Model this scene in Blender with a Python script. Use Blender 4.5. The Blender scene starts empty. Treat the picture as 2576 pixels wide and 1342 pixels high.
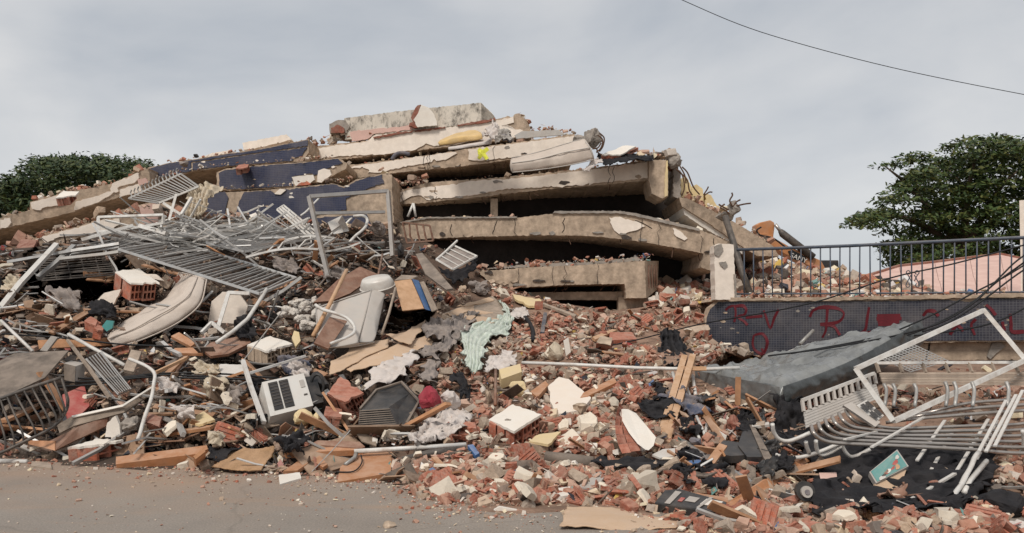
import bpy, bmesh, math, random
import numpy as np
from mathutils import Vector, Matrix, Euler, noise

rnd = random.Random(11)
scene = bpy.context.scene
COL = scene.collection
R = math.radians

# ------------------------------------------------------------------ camera, sky, sun, exposure
FPX, CX, HY, EYE = 1983.0, 1288.0, 832.0, 1.6        # focal length, centre and horizon of the 2576 px wide picture
cd = bpy.data.cameras.new('camera'); cam = bpy.data.objects.new('camera', cd); COL.objects.link(cam)
cd.sensor_width = 36.0; cd.lens = 36.0 * FPX / 2576.0
cd.shift_y = (HY - 671.0) / 2576.0
cd.clip_start = 0.05; cd.clip_end = 6000
cam.location = (0, 0, EYE); cam.rotation_euler = (R(90), 0, 0)
scene.camera = cam

SUN_EL, SUN_AZ = R(50), R(203)
world = bpy.data.worlds.new('World'); scene.world = world; world.use_nodes = True
nt = world.node_tree; nt.nodes.clear(); N = nt.nodes.new; LK = nt.links.new
wo = N('ShaderNodeOutputWorld'); mixs = N('ShaderNodeMixShader'); bg1 = N('ShaderNodeBackground'); bg2 = N('ShaderNodeBackground')
sky = N('ShaderNodeTexSky'); sky.sky_type = 'NISHITA'; sky.sun_disc = False; sky.sun_elevation = SUN_EL; sky.sun_rotation = SUN_AZ
LK(sky.outputs[0], bg1.inputs[0]); bg1.inputs[1].default_value = 0.1
tc = N('ShaderNodeTexCoord'); mp = N('ShaderNodeMapping'); mp.inputs['Scale'].default_value = (1.0, 1.0, 2.3); mp.inputs['Location'].default_value = (0.35, 0.0, 0.6); mp.inputs['Rotation'].default_value = (0, R(-12), 0)
LK(tc.outputs['Generated'], mp.inputs[0])
nz = N('ShaderNodeTexNoise'); nz.inputs['Scale'].default_value = 1.7; nz.inputs['Detail'].default_value = 9; nz.inputs['Roughness'].default_value = 0.50; nz.inputs['Distortion'].default_value = 0.35
LK(mp.outputs[0], nz.inputs['Vector'])
rp = N('ShaderNodeValToRGB'); cr = rp.color_ramp
cr.elements[0].position = 0.30; cr.elements[0].color = (0.37, 0.41, 0.465, 1)
cr.elements[1].position = 0.66; cr.elements[1].color = (0.76, 0.75, 0.735, 1)
e = cr.elements.new(0.47); e.color = (0.57, 0.585, 0.605, 1)
LK(nz.outputs[0], rp.inputs[0]); LK(rp.outputs[0], bg2.inputs[0]); bg2.inputs[1].default_value = 0.625
mixs.inputs[0].default_value = 0.93
LK(bg1.outputs[0], mixs.inputs[1]); LK(bg2.outputs[0], mixs.inputs[2]); LK(mixs.outputs[0], wo.inputs[0])

sd = bpy.data.lights.new('sun', 'SUN'); sd.energy = 1.5; sd.angle = R(14); sd.color = (1.0, 0.95, 0.88)
so = bpy.data.objects.new('sun', sd); COL.objects.link(so)
sdir = Vector((math.sin(SUN_AZ) * math.cos(SUN_EL), math.cos(SUN_AZ) * math.cos(SUN_EL), math.sin(SUN_EL)))   # towards the sun
so.rotation_euler = sdir.to_track_quat('Z', 'Y').to_euler(); so.location = sdir * 60
vs = scene.view_settings; vs.view_transform = 'Standard'; vs.look = 'None'; vs.gamma = 1.0; vs.exposure = 0.70

# ------------------------------------------------------------------ pixel <-> place helpers
def P(x, y, d):
    return Vector(((x - CX) / FPX * d, d, EYE + (HY - y) / FPX * d))

COLS = [0, 450, 900, 1340, 1790, 2240, 2576]
TAB = [
 [(1342, 6.22), (1154, 9.85), (1029, 10.8), (894, 12), (760, 14), (626, 16.5), (560, 18.5), (440, 20)],
 [(1342, 6.22), (1180, 9.12), (1073, 10), (984, 10.8), (894, 12), (805, 13.2), (715, 14.5), (626, 16), (555, 18), (440, 20)],
 [(1342, 6.22), (1203, 8.55), (1073, 9.8), (894, 12.2), (760, 14.5), (626, 17), (572, 18.3), (440, 20)],
 [(1342, 6.22), (1300, 6.75), (1163, 8.5), (1029, 10.4), (894, 13), (805, 15.5), (770, 17), (700, 19), (440, 22)],
 [(1342, 6.19), (1252, 7.35), (1118, 9), (984, 11), (903, 12.6), (850, 15.5), (770, 17.5), (700, 19), (440, 22)],
 [(1342, 6.13), (1252, 7.2), (1163, 8.2), (1073, 9.3), (984, 11), (894, 13), (850, 15), (770, 17), (440, 20)],
 [(1342, 6.13), (1252, 7.2), (1163, 8.2), (1073, 9.3), (984, 11), (894, 13), (850, 15), (770, 17), (440, 20)],
]
def lerp_tab(t, y):
    if y >= t[0][0]: return t[0][1]
    for (a, da), (b, db) in zip(t, t[1:]):
        if y >= b: return da + (db - da) * (a - y) / (a - b)
    return t[-1][1]
CAVES = [(195, 714, 145, 74, 4.8), (1030, 815, 85, 42, 2.2), (1870, 915, 90, 22, 1.5), (470, 835, 55, 30, 1.0)]
def D(x, y):
    xx = min(max(x, 0), 2576)
    for i in range(len(COLS) - 1):
        if xx <= COLS[i + 1]: break
    t = (xx - COLS[i]) / (COLS[i + 1] - COLS[i]); t = t * t * (3 - 2 * t)
    d = lerp_tab(TAB[i], y) * (1 - t) + lerp_tab(TAB[i + 1], y) * t
    if y > 1000: d = min(d, EYE * FPX / (y - HY))
    return d
def DC(x, y):
    d = D(x, y)
    for cx, cy, rx, ry, a in CAVES:
        w = 0.22 * math.sin(x * 0.083 + cy) + 0.16 * math.sin(y * 0.11 + x * 0.041)
        q = (abs((x - cx) / rx) ** 3 + abs((y - cy) / ry) ** 3) ** 0.333 + w
        if q < 1.0: d += a * min(1, (1 - q) * 3)
    return d
def S(x, y, off=0.0): return P(x, y, D(x, y) - off)
def itp(xs, ys, x): return float(np.interp(x, xs, ys))
def YB(x): return itp([-200, 0, 260, 420, 620, 800, 1000, 1060, 1110, 1300, 1420, 1560, 1640, 1720, 1900, 2800],
                      [1156, 1158, 1168, 1183, 1195, 1206, 1222, 1258, 1276, 1282, 1274, 1290, 1312, 1345, 1356, 1360], x)
def YT(x): return itp([-200, 0, 150, 300, 450, 700, 850, 985, 1080, 1200, 1300, 1400, 1560, 1640, 1760, 1785, 1960, 2060, 2800],
                      [600, 628, 618, 582, 572, 572, 580, 590, 612, 668, 735, 765, 788, 770, 770, 860, 915, 925, 935], x)

# ------------------------------------------------------------------ materials
MATS = {}
def mat(name, col, rough=0.8, var=0.2, scale=5.0, metal=0.0, bump=0.25, dust=0.0, rand=0.0, island=None, spec=0.3, fine=40.0, trans=0.0, alpha=1.0, dustcol=(0.42, 0.33, 0.26), settle=0.45):
    m = bpy.data.materials.new(name); m.use_nodes = True; t = m.node_tree; b = t.nodes['Principled BSDF']
    n = t.nodes.new; l = t.links.new
    tc = n('ShaderNodeTexCoord')
    n1 = n('ShaderNodeTexNoise'); n1.inputs['Scale'].default_value = scale; n1.inputs['Detail'].default_value = 6; n1.inputs['Roughness'].default_value = 0.62
    l(tc.outputs['Object'], n1.inputs['Vector'])
    mr = n('ShaderNodeMapRange'); mr.inputs[1].default_value = 0.3; mr.inputs[2].default_value = 0.7; mr.inputs[3].default_value = 1 - var; mr.inputs[4].default_value = 1 + var
    l(n1.outputs[0], mr.inputs[0])
    base = n('ShaderNodeRGB'); base.outputs[0].default_value = (*col, 1); src = base.outputs[0]
    if island:
        ge = n('ShaderNodeNewGeometry'); ra = n('ShaderNodeValToRGB'); ra.color_ramp.interpolation = 'CONSTANT'
        els = ra.color_ramp.elements
        while len(els) < len(island): els.new(0.5)
        for i, c in enumerate(island): els[i].position = i / len(island); els[i].color = (*c, 1)
        l(ge.outputs['Random Per Island'], ra.inputs[0]); src = ra.outputs[0]
    if rand:
        oi = n('ShaderNodeObjectInfo'); hs = n('ShaderNodeHueSaturation'); mv = n('ShaderNodeMapRange')
        mv.inputs[3].default_value = 1 - rand; mv.inputs[4].default_value = 1 + rand
        l(oi.outputs['Random'], mv.inputs[0]); l(mv.outputs[0], hs.inputs['Value']); l(src, hs.inputs['Color']); src = hs.outputs[0]
    mx = n('ShaderNodeMix'); mx.data_type = 'RGBA'; mx.blend_type = 'MULTIPLY'; mx.inputs[0].default_value = 1
    l(src, mx.inputs[6]); l(mr.outputs[0], mx.inputs[7]); out = mx.outputs[2]
    if dust:
        n2 = n('ShaderNodeTexNoise'); n2.inputs['Scale'].default_value = scale * 0.45; n2.inputs['Detail'].default_value = 8; n2.inputs['Roughness'].default_value = 0.7
        mo = n('ShaderNodeMapping'); mo.inputs['Location'].default_value = (3.1, 7.7, 1.3); l(tc.outputs['Object'], mo.inputs[0]); l(mo.outputs[0], n2.inputs['Vector'])
        m2 = n('ShaderNodeMapRange'); m2.inputs[1].default_value = 0.40; m2.inputs[2].default_value = 0.68; m2.inputs[4].default_value = dust
        l(n2.outputs[0], m2.inputs[0]); md = n('ShaderNodeMix'); md.data_type = 'RGBA'
        fac = m2.outputs[0]
        if settle:
            gn = n('ShaderNodeNewGeometry'); sz = n('ShaderNodeSeparateXYZ'); l(gn.outputs['Normal'], sz.inputs[0])
            m5 = n('ShaderNodeMapRange'); m5.inputs[1].default_value = 0.35; m5.inputs[2].default_value = 0.95; m5.inputs[4].default_value = settle; l(sz.outputs[2], m5.inputs[0])
            m6 = n('ShaderNodeMapRange'); m6.inputs[1].default_value = 0.30; m6.inputs[2].default_value = 0.60; l(n1.outputs[0], m6.inputs[0])
            mu = n('ShaderNodeMath'); mu.operation = 'MULTIPLY'; l(m5.outputs[0], mu.inputs[0]); l(m6.outputs[0], mu.inputs[1])
            mxx = n('ShaderNodeMath'); mxx.operation = 'MAXIMUM'; l(mu.outputs[0], mxx.inputs[0]); l(fac, mxx.inputs[1]); fac = mxx.outputs[0]
        l(fac, md.inputs[0]); l(out, md.inputs[6]); md.inputs[7].default_value = (*dustcol, 1); out = md.outputs[2]
    l(out, b.inputs['Base Color'])
    b.inputs['Roughness'].default_value = rough; b.inputs['Metallic'].default_value = metal; b.inputs['Specular IOR Level'].default_value = spec
    if trans: b.inputs['Transmission Weight'].default_value = trans
    if alpha < 1: b.inputs['Alpha'].default_value = alpha
    if bump:
        n3 = n('ShaderNodeTexNoise'); n3.inputs['Scale'].default_value = fine; n3.inputs['Detail'].default_value = 5
        l(tc.outputs['Object'], n3.inputs['Vector']); bp = n('ShaderNodeBump'); bp.inputs['Strength'].default_value = bump; bp.inputs['Distance'].default_value = 0.02
        l(n3.outputs[0], bp.inputs['Height']); l(bp.outputs[0], b.inputs['Normal'])
    MATS[name] = m
    return m
def nodes_of(m): return m.node_tree, m.node_tree.nodes, m.node_tree.links, m.node_tree.nodes['Principled BSDF']

mat('concrete', (0.42, 0.32, 0.235), 0.92, 0.34, 6.5, bump=0.8, dust=0.35, fine=11, dustcol=(0.44, 0.34, 0.25))
mat('concrete_gray', (0.27, 0.24, 0.21), 0.95, 0.3, 5, bump=0.7, dust=0.3, fine=14)
mat('plaster', (0.79, 0.695, 0.60), 0.9, 0.10, 5.5, bump=0.2, dust=0.25, fine=30, dustcol=(0.58, 0.47, 0.37))
mat('plaster_white', (0.76, 0.71, 0.64), 0.9, 0.10, 3, bump=0.2, dust=0.4, dustcol=(0.55, 0.46, 0.37))
mat('plaster_yellow', (0.72, 0.56, 0.30), 0.9, 0.12, 3, bump=0.2, dust=0.4)
mat('plaster_pink', (0.60, 0.39, 0.33), 0.9, 0.12, 2, bump=0.2, dust=0.4, dustcol=(0.62, 0.45, 0.38))
mat('brick', (0.35, 0.105, 0.060), 0.9, 0.3, 9, bump=0.5, dust=0.8, rand=0.25, dustcol=(0.40, 0.285, 0.225))
mat('brick_dark', (0.22, 0.07, 0.045), 0.9, 0.3, 9, bump=0.5, dust=0.4)
mat('wood_orange', (0.44, 0.185, 0.075), 0.65, 0.18, 6, bump=0.2, dust=0.3, rand=0.1)
mat('wood_brown', (0.20, 0.082, 0.045), 0.6, 0.25, 6, bump=0.2, dust=0.4, rand=0.2)
mat('wood_raw', (0.52, 0.30, 0.16), 0.8, 0.25, 7, bump=0.3, dust=0.3)
mat('wood_grey', (0.28, 0.22, 0.17), 0.85, 0.3, 7, bump=0.3, dust=0.3, rand=0.2)
mat('cardboard', (0.54, 0.37, 0.24), 0.9, 0.12, 5, bump=0.15, dust=0.25, rand=0.08)
mat('steel_white', (0.68, 0.66, 0.62), 0.45, 0.12, 11, bump=0.08, dust=0.6, spec=0.5, dustcol=(0.33, 0.25, 0.19))
mat('steel_grey', (0.36, 0.35, 0.33), 0.42, 0.2, 9, metal=0.3, bump=0.06, dust=0.4, rand=0.2)
mat('aluminium', (0.47, 0.465, 0.45), 0.38, 0.14, 11, metal=0.5, bump=0.06, dust=0.6, rand=0.15, dustcol=(0.34, 0.28, 0.23))
mat('chrome', (0.40, 0.37, 0.34), 0.33, 0.15, 9, metal=0.7, bump=0.05, dust=0.35)
mat('iron_dark', (0.07, 0.063, 0.058), 0.6, 0.3, 9, metal=0.3, bump=0.2, dust=0.3, settle=0.2)
mat('iron_rust', (0.14, 0.065, 0.04), 0.85, 0.3, 12, bump=0.3, dust=0.3)
mat('iron_blue', (0.050, 0.068, 0.098), 0.5, 0.2, 6, bump=0.1, dust=0.15)
mat('black_plastic', (0.020, 0.021, 0.023), 0.42, 0.3, 8, bump=0.06, dust=0.15, settle=0.06)
mat('black_cloth', (0.010, 0.010, 0.013), 0.8, 0.3, 6, bump=0.3, dust=0.04, settle=0.03)
mat('grey_cloth', (0.20, 0.175, 0.165), 0.9, 0.3, 6, bump=0.3, dust=0.4)
mat('beige_cloth', (0.52, 0.44, 0.33), 0.95, 0.2, 5, bump=0.3, dust=0.3)
mat('white_cloth', (0.60, 0.545, 0.51), 0.95, 0.12, 6, bump=0.3, dust=0.35)
mat('green_cloth', (0.47, 0.53, 0.46), 0.6, 0.25, 14, bump=0.3, dust=0.55, dustcol=(0.62, 0.60, 0.54))
mat('red_cloth', (0.30, 0.020, 0.042), 0.8, 0.2, 6, bump=0.2, dust=0.12, settle=0.1)
mat('blue_cloth', (0.05, 0.068, 0.115), 0.9, 0.3, 6, bump=0.3, dust=0.5)
mat('mattress', (0.58, 0.50, 0.43), 0.95, 0.16, 3, bump=0.3, dust=0.5, fine=60, dustcol=(0.40, 0.32, 0.26))
mat('mattress_grey', (0.47, 0.44, 0.405), 0.95, 0.10, 3, bump=0.2, dust=0.35, fine=60)
mat('foam', (0.66, 0.45, 0.19), 0.98, 0.2, 4, bump=0.5, dust=0.4)
mat('fluff', (0.60, 0.55, 0.49), 1.0, 0.15, 8, bump=0.8, dust=0.3)
mat('board_dark', (0.105, 0.085, 0.07), 0.7, 0.35, 4, bump=0.15, dust=0.4, rand=0.25)
mat('board_grey', (0.40, 0.385, 0.36), 0.7, 0.15, 4, bump=0.1, dust=0.4, rand=0.15)
mat('enamel', (0.66, 0.635, 0.59), 0.35, 0.08, 6, bump=0.03, dust=0.5, spec=0.5)
mat('red_paint', (0.42, 0.055, 0.05), 0.5, 0.15, 5, bump=0.05, dust=0.3)
mat('teal', (0.08, 0.28, 0.265), 0.5, 0.1, 5, bump=0.05, dust=0.2)
mat('blue_paint', (0.045, 0.16, 0.38), 0.5, 0.15, 5, bump=0.05, dust=0.25)
mat('yellow_plastic', (0.72, 0.52, 0.06), 0.55, 0.15, 8, bump=0.1, dust=0.2)
mat('orange_paint', (0.46, 0.185, 0.065), 0.45, 0.15, 3, bump=0.05, dust=0.35)
mat('black_paint', (0.012, 0.012, 0.012), 0.5, 0.1, 3, bump=0)
mat('graffiti', (0.105, 0.008, 0.014), 0.6, 0.25, 8, bump=0.0, dust=0.0)
mat('spray_yellow', (0.78, 0.80, 0.10), 0.7, 0.25, 9, bump=0)
mat('rebar', (0.10, 0.055, 0.035), 0.85, 0.3, 20, bump=0.2)
mat('cable', (0.011, 0.011, 0.012), 0.55, 0.1, 6, bump=0)
mat('bark', (0.12, 0.085, 0.06), 0.95, 0.3, 8, bump=0.6)
mat('leaf', (0.05, 0.085, 0.022), 0.55, 0.2, 3, bump=0, island=[(0.042, 0.070, 0.018), (0.078, 0.100, 0.025), (0.028, 0.048, 0.015), (0.105, 0.112, 0.030), (0.050, 0.077, 0.021)])
mat('leaf_dark', (0.04, 0.065, 0.02), 0.6, 0.2, 3, bump=0, island=[(0.030, 0.052, 0.018), (0.050, 0.070, 0.020), (0.024, 0.044, 0.016), (0.065, 0.078, 0.022)])
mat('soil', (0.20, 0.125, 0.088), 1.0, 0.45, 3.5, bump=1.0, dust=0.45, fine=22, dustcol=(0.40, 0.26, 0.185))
mat('sand', (0.42, 0.25, 0.13), 1.0, 0.3, 6, bump=0.8, dust=0.5, fine=60, dustcol=(0.38, 0.25, 0.17))
mat('dark_void', (0.025, 0.02, 0.018), 1.0, 0.3, 4, bump=0.3)  # near-black for cracks and for painted shade behind openings
RB = [(0.36, 0.12, 0.075), (0.28, 0.095, 0.06), (0.42, 0.20, 0.135), (0.42, 0.255, 0.185), (0.24, 0.09, 0.06), (0.47, 0.31, 0.235), (0.35, 0.15, 0.095), (0.38, 0.20, 0.14), (0.33, 0.105, 0.06), (0.44, 0.28, 0.21)]
mat('rubble_brick', (1, 1, 1), 0.92, 0.25, 14, bump=0.5, dust=0.6, island=RB, dustcol=(0.46, 0.31, 0.23))
mat('rubble_plaster', (1, 1, 1), 0.92, 0.12, 9, bump=0.25, dust=0.3, island=[(0.70, 0.63, 0.52), (0.74, 0.69, 0.62), (0.66, 0.52, 0.36), (0.60, 0.53, 0.46), (0.72, 0.62, 0.44), (0.54, 0.44, 0.36)], dustcol=(0.46, 0.36, 0.28))
mat('rubble_concrete', (1, 1, 1), 0.95, 0.25, 9, bump=0.6, dust=0.3, island=[(0.36, 0.265, 0.19), (0.44, 0.33, 0.24), (0.30, 0.21, 0.155), (0.38, 0.31, 0.25), (0.47, 0.34, 0.24), (0.24, 0.17, 0.13)])
mat('rubble_wood', (1, 1, 1), 0.8, 0.25, 9, bump=0.3, dust=0.3, island=[(0.28, 0.14, 0.08), (0.17, 0.095, 0.06), (0.36, 0.23, 0.15), (0.09, 0.062, 0.048), (0.22, 0.165, 0.12), (0.14, 0.07, 0.045), (0.10, 0.08, 0.065)])
mat('rubble_dark', (1, 1, 1), 0.75, 0.25, 9, bump=0.3, dust=0.2, settle=0.12, island=[(0.03, 0.028, 0.028), (0.06, 0.05, 0.045), (0.10, 0.08, 0.065), (0.045, 0.035, 0.03), (0.025, 0.03, 0.045), (0.16, 0.13, 0.11)])
mat('rubble_litter', (1, 1, 1), 0.7, 0.15, 9, bump=0.2, dust=0.25, island=[(0.70, 0.68, 0.66), (0.66, 0.64, 0.60), (0.40, 0.05, 0.05), (0.06, 0.14, 0.30), (0.72, 0.66, 0.58), (0.55, 0.50, 0.48), (0.62, 0.42, 0.10), (0.74, 0.72, 0.70), (0.50, 0.22, 0.20), (0.12, 0.30, 0.28)])

# mould-stained old white parapet
m = mat('parapet_old', (0.60, 0.54, 0.46), 0.95, 0.15, 2, bump=0.3, dust=0.3)
t, ns, ls, b = nodes_of(m)
src = b.inputs['Base Color'].links[0].from_socket
tcn = ns.new('ShaderNodeTexCoord'); mpn = ns.new('ShaderNodeMapping'); mpn.inputs['Scale'].default_value = (5.5, 5.5, 3.2); ls.new(tcn.outputs['Object'], mpn.inputs[0])
nn = ns.new('ShaderNodeTexNoise'); nn.inputs['Scale'].default_value = 1.1; nn.inputs['Detail'].default_value = 9; nn.inputs['Roughness'].default_value = 0.75; ls.new(mpn.outputs[0], nn.inputs['Vector'])
rr = ns.new('ShaderNodeMapRange'); rr.inputs[1].default_value = 0.48; rr.inputs[2].default_value = 0.66; ls.new(nn.outputs[0], rr.inputs[0])
mm = ns.new('ShaderNodeMix'); mm.data_type = 'RGBA'; ls.new(rr.outputs[0], mm.inputs[0]); ls.new(src, mm.inputs[6]); mm.inputs[7].default_value = (0.10, 0.088, 0.075, 1)
ls.new(mm.outputs[2], b.inputs['Base Color'])

# small glazed mosaic tiles (each about 4 cm) with pale grout
def tile_mat(name, c1, c2, grout, size, gw, dust):
    m = mat(name, c1, 0.45, 0.15, 2, bump=0.0, dust=dust, spec=0.35, settle=0, dustcol=(0.33, 0.28, 0.25))
    t, ns, ls, b = nodes_of(m)
    tcn = ns.new('ShaderNodeTexCoord'); sx = ns.new('ShaderNodeSeparateXYZ'); cb = ns.new('ShaderNodeCombineXYZ')
    ls.new(tcn.outputs['Object'], sx.inputs[0]); ls.new(sx.outputs[0], cb.inputs[0]); ls.new(sx.outputs[2], cb.inputs[1])
    br = ns.new('ShaderNodeTexBrick'); br.offset = 0.0; br.inputs['Scale'].default_value = 1.0
    br.inputs['Brick Width'].default_value = size; br.inputs['Row Height'].default_value = size; br.inputs['Mortar Size'].default_value = gw; br.inputs['Mortar Smooth'].default_value = 0.1
    br.inputs['Color1'].default_value = (*c1, 1); br.inputs['Color2'].default_value = (*c2, 1); br.inputs['Mortar'].default_value = (*grout, 1)
    ls.new(cb.outputs[0], br.inputs['Vector'])
    for n in ns:
        if n.type == 'MIX' and n.blend_type == 'MULTIPLY': ls.new(br.outputs[0], n.inputs[6])
    bp = ns.new('ShaderNodeBump'); bp.invert = True; bp.inputs['Strength'].default_value = 0.4; bp.inputs['Distance'].default_value = 0.004
    ls.new(br.outputs['Fac'], bp.inputs['Height']); ls.new(bp.outputs[0], b.inputs['Normal'])
tile_mat('tile_blue', (0.020, 0.025, 0.058), (0.031, 0.037, 0.078), (0.060, 0.060, 0.082), 0.045, 0.004, 0.22)
tile_mat('tile_street', (0.011, 0.013, 0.025), (0.023, 0.025, 0.041), (0.066, 0.067, 0.078), 0.046, 0.005, 0.25)

# road: worn asphalt under reddish dust
m = mat('asphalt', (0.255, 0.222, 0.192), 0.95, 0.14, 0.7, bump=0.35, dust=0.5, fine=150, dustcol=(0.32, 0.255, 0.20), settle=0)
t, ns, ls, b = nodes_of(m)
src = b.inputs['Base Color'].links[0].from_socket
tcn = ns.new('ShaderNodeTexCoord'); nn = ns.new('ShaderNodeTexNoise'); nn.inputs['Scale'].default_value = 60; nn.inputs['Detail'].default_value = 4; ls.new(tcn.outputs['Object'], nn.inputs['Vector'])
rr = ns.new('ShaderNodeMapRange'); rr.inputs[1].default_value = 0.35; rr.inputs[2].default_value = 0.65; rr.inputs[3].default_value = 0.84; rr.inputs[4].default_value = 1.14; ls.new(nn.outputs[0], rr.inputs[0])
mm = ns.new('ShaderNodeMix'); mm.data_type = 'RGBA'; mm.blend_type = 'MULTIPLY'; mm.inputs[0].default_value = 1; ls.new(src, mm.inputs[6]); ls.new(rr.outputs[0], mm.inputs[7])
vo = ns.new('ShaderNodeTexVoronoi'); vo.feature = 'DISTANCE_TO_EDGE'; vo.inputs['Scale'].default_value = 0.33
wn = ns.new('ShaderNodeTexNoise'); wn.inputs['Scale'].default_value = 2.5; wn.inputs['Detail'].default_value = 5; ls.new(tcn.outputs['Object'], wn.inputs['Vector'])
wm = ns.new('ShaderNodeMix'); wm.data_type = 'RGBA'; wm.inputs[0].default_value = 0.22; ls.new(tcn.outputs['Object'], wm.inputs[6]); ls.new(wn.outputs['Color'], wm.inputs[7]); ls.new(wm.outputs[2], vo.inputs['Vector'])
rc = ns.new('ShaderNodeMapRange'); rc.inputs[1].default_value = 0.0; rc.inputs[2].default_value = 0.006; rc.inputs[3].default_value = 0.85; rc.inputs[4].default_value = 1.0; ls.new(vo.outputs['Distance'], rc.inputs[0])
m3 = ns.new('ShaderNodeMix'); m3.data_type = 'RGBA'; m3.blend_type = 'MULTIPLY'; m3.inputs[0].default_value = 1; ls.new(mm.outputs[2], m3.inputs[6]); ls.new(rc.outputs[0], m3.inputs[7])
ls.new(m3.outputs[2], b.inputs['Base Color'])

m = MATS['concrete']; t, ns, ls, b = nodes_of(m); src = b.inputs['Base Color'].links[0].from_socket
tcn = ns.new('ShaderNodeTexCoord'); mpn = ns.new('ShaderNodeMapping'); mpn.inputs['Scale'].default_value = (2.4, 2.4, 1.1); ls.new(tcn.outputs['Object'], mpn.inputs[0])
nn = ns.new('ShaderNodeTexNoise'); nn.inputs['Scale'].default_value = 1.0; nn.inputs['Detail'].default_value = 8; nn.inputs['Roughness'].default_value = 0.7; ls.new(mpn.outputs[0], nn.inputs['Vector'])
rr = ns.new('ShaderNodeMapRange'); rr.inputs[1].default_value = 0.36; rr.inputs[2].default_value = 0.62; rr.inputs[3].default_value = 0.74; rr.inputs[4].default_value = 1.10; ls.new(nn.outputs[0], rr.inputs[0])
mm = ns.new('ShaderNodeMix'); mm.data_type = 'RGBA'; mm.blend_type = 'MULTIPLY'; mm.inputs[0].default_value = 1; ls.new(src, mm.inputs[6]); ls.new(rr.outputs[0], mm.inputs[7])
ls.new(mm.outputs[2], b.inputs['Base Color'])
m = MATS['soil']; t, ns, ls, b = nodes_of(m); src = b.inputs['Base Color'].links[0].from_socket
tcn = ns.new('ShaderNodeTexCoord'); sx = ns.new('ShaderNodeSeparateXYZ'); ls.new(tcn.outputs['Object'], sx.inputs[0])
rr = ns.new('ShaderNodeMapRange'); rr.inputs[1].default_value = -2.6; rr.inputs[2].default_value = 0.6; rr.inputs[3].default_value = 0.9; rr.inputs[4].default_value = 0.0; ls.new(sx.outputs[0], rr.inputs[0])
mm = ns.new('ShaderNodeMix'); mm.data_type = 'RGBA'; ls.new(rr.outputs[0], mm.inputs[0]); ls.new(src, mm.inputs[6]); mm.inputs[7].default_value = (0.045, 0.034, 0.027, 1); ls.new(mm.outputs[2], b.inputs['Base Color'])  # darkened towards the left, shade of the gaps put into the soil colour
m = MATS['asphalt']; t, ns, ls, b = nodes_of(m); src = b.inputs['Base Color'].links[0].from_socket
tcn = ns.new('ShaderNodeTexCoord'); sx = ns.new('ShaderNodeSeparateXYZ'); ls.new(tcn.outputs['Object'], sx.inputs[0])
nn = ns.new('ShaderNodeTexNoise'); nn.inputs['Scale'].default_value = 0.9; nn.inputs['Detail'].default_value = 9; nn.inputs['Roughness'].default_value = 0.72; ls.new(tcn.outputs['Object'], nn.inputs['Vector'])
ad = ns.new('ShaderNodeMath'); ad.operation = 'MULTIPLY_ADD'; ad.inputs[1].default_value = 5.5; ls.new(nn.outputs[0], ad.inputs[0]); ls.new(sx.outputs[1], ad.inputs[2])
rr = ns.new('ShaderNodeMapRange'); rr.inputs[1].default_value = 9.6; rr.inputs[2].default_value = 12.2; rr.inputs[3].default_value = 0.0; rr.inputs[4].default_value = 0.45; ls.new(ad.outputs[0], rr.inputs[0])
mm = ns.new('ShaderNodeMix'); mm.data_type = 'RGBA'; ls.new(rr.outputs[0], mm.inputs[0]); ls.new(src, mm.inputs[6]); mm.inputs[7].default_value = (0.36, 0.225, 0.145, 1)
mpn = ns.new('ShaderNodeMapping'); mpn.inputs['Scale'].default_value = (0.35, 2.2, 1); ls.new(tcn.outputs['Object'], mpn.inputs[0])
n4 = ns.new('ShaderNodeTexNoise'); n4.inputs['Scale'].default_value = 1.0; n4.inputs['Detail'].default_value = 7; n4.inputs['Roughness'].default_value = 0.6; ls.new(mpn.outputs[0], n4.inputs['Vector'])
r4 = ns.new('ShaderNodeMapRange'); r4.inputs[1].default_value = 0.54; r4.inputs[2].default_value = 0.70; r4.inputs[4].default_value = 0.38; ls.new(n4.outputs[0], r4.inputs[0])
m4 = ns.new('ShaderNodeMix'); m4.data_type = 'RGBA'; ls.new(r4.outputs[0], m4.inputs[0]); ls.new(mm.outputs[2], m4.inputs[6]); m4.inputs[7].default_value = (0.37, 0.235, 0.15, 1); ls.new(m4.outputs[2], b.inputs['Base Color'])

# grey plastic film round a mattress; lit and shaded tones painted as two copies
m = mat('plastic_film', (0.15, 0.151, 0.147), 0.27, 0.3, 2.5, bump=0.6, dust=0.55, spec=0.5, fine=9, dustcol=(0.38, 0.38, 0.36), settle=0)
mat('film_shaded', (0.050, 0.054, 0.054), 0.33, 0.3, 2.5, bump=0.6, dust=0.35, spec=0.5, fine=9, dustcol=(0.13, 0.135, 0.13), settle=0)

# ------------------------------------------------------------------ object helpers
WM = {}
def tag(o, label=None, cat=None, group=None, kind=None):
    if label: o['label'] = label
    if cat: o['category'] = cat
    if group: o['group'] = group
    if kind: o['kind'] = kind
    return o
def mk(name, verts, faces, material, parent=None, M=None, smooth=False):
    """verts in place coordinates when M is None, else in M's own frame"""
    if M is None:
        vs_ = [Vector(v) for v in verts]
        c = Vector((sum(v.x for v in vs_) / len(vs_), sum(v.y for v in vs_) / len(vs_), min(v.z for v in vs_)))
        M = Matrix.Translation(c); verts = [v - c for v in vs_]
    me = bpy.data.meshes.new(name); me.from_pydata([tuple(v) for v in verts], [], faces)
    if isinstance(material, (list, tuple)):
        for q in material: me.materials.append(MATS[q])
    else: me.materials.append(MATS[material])
    me.polygons.foreach_set('use_smooth', [bool(smooth)] * len(me.polygons))
    o = bpy.data.objects.new(name, me); COL.objects.link(o)
    if parent is not None:
        o.parent = parent; o.matrix_parent_inverse = WM[parent.name].inverted()
    o.matrix_basis = M; WM[o.name] = M.copy()
    return o
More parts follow.
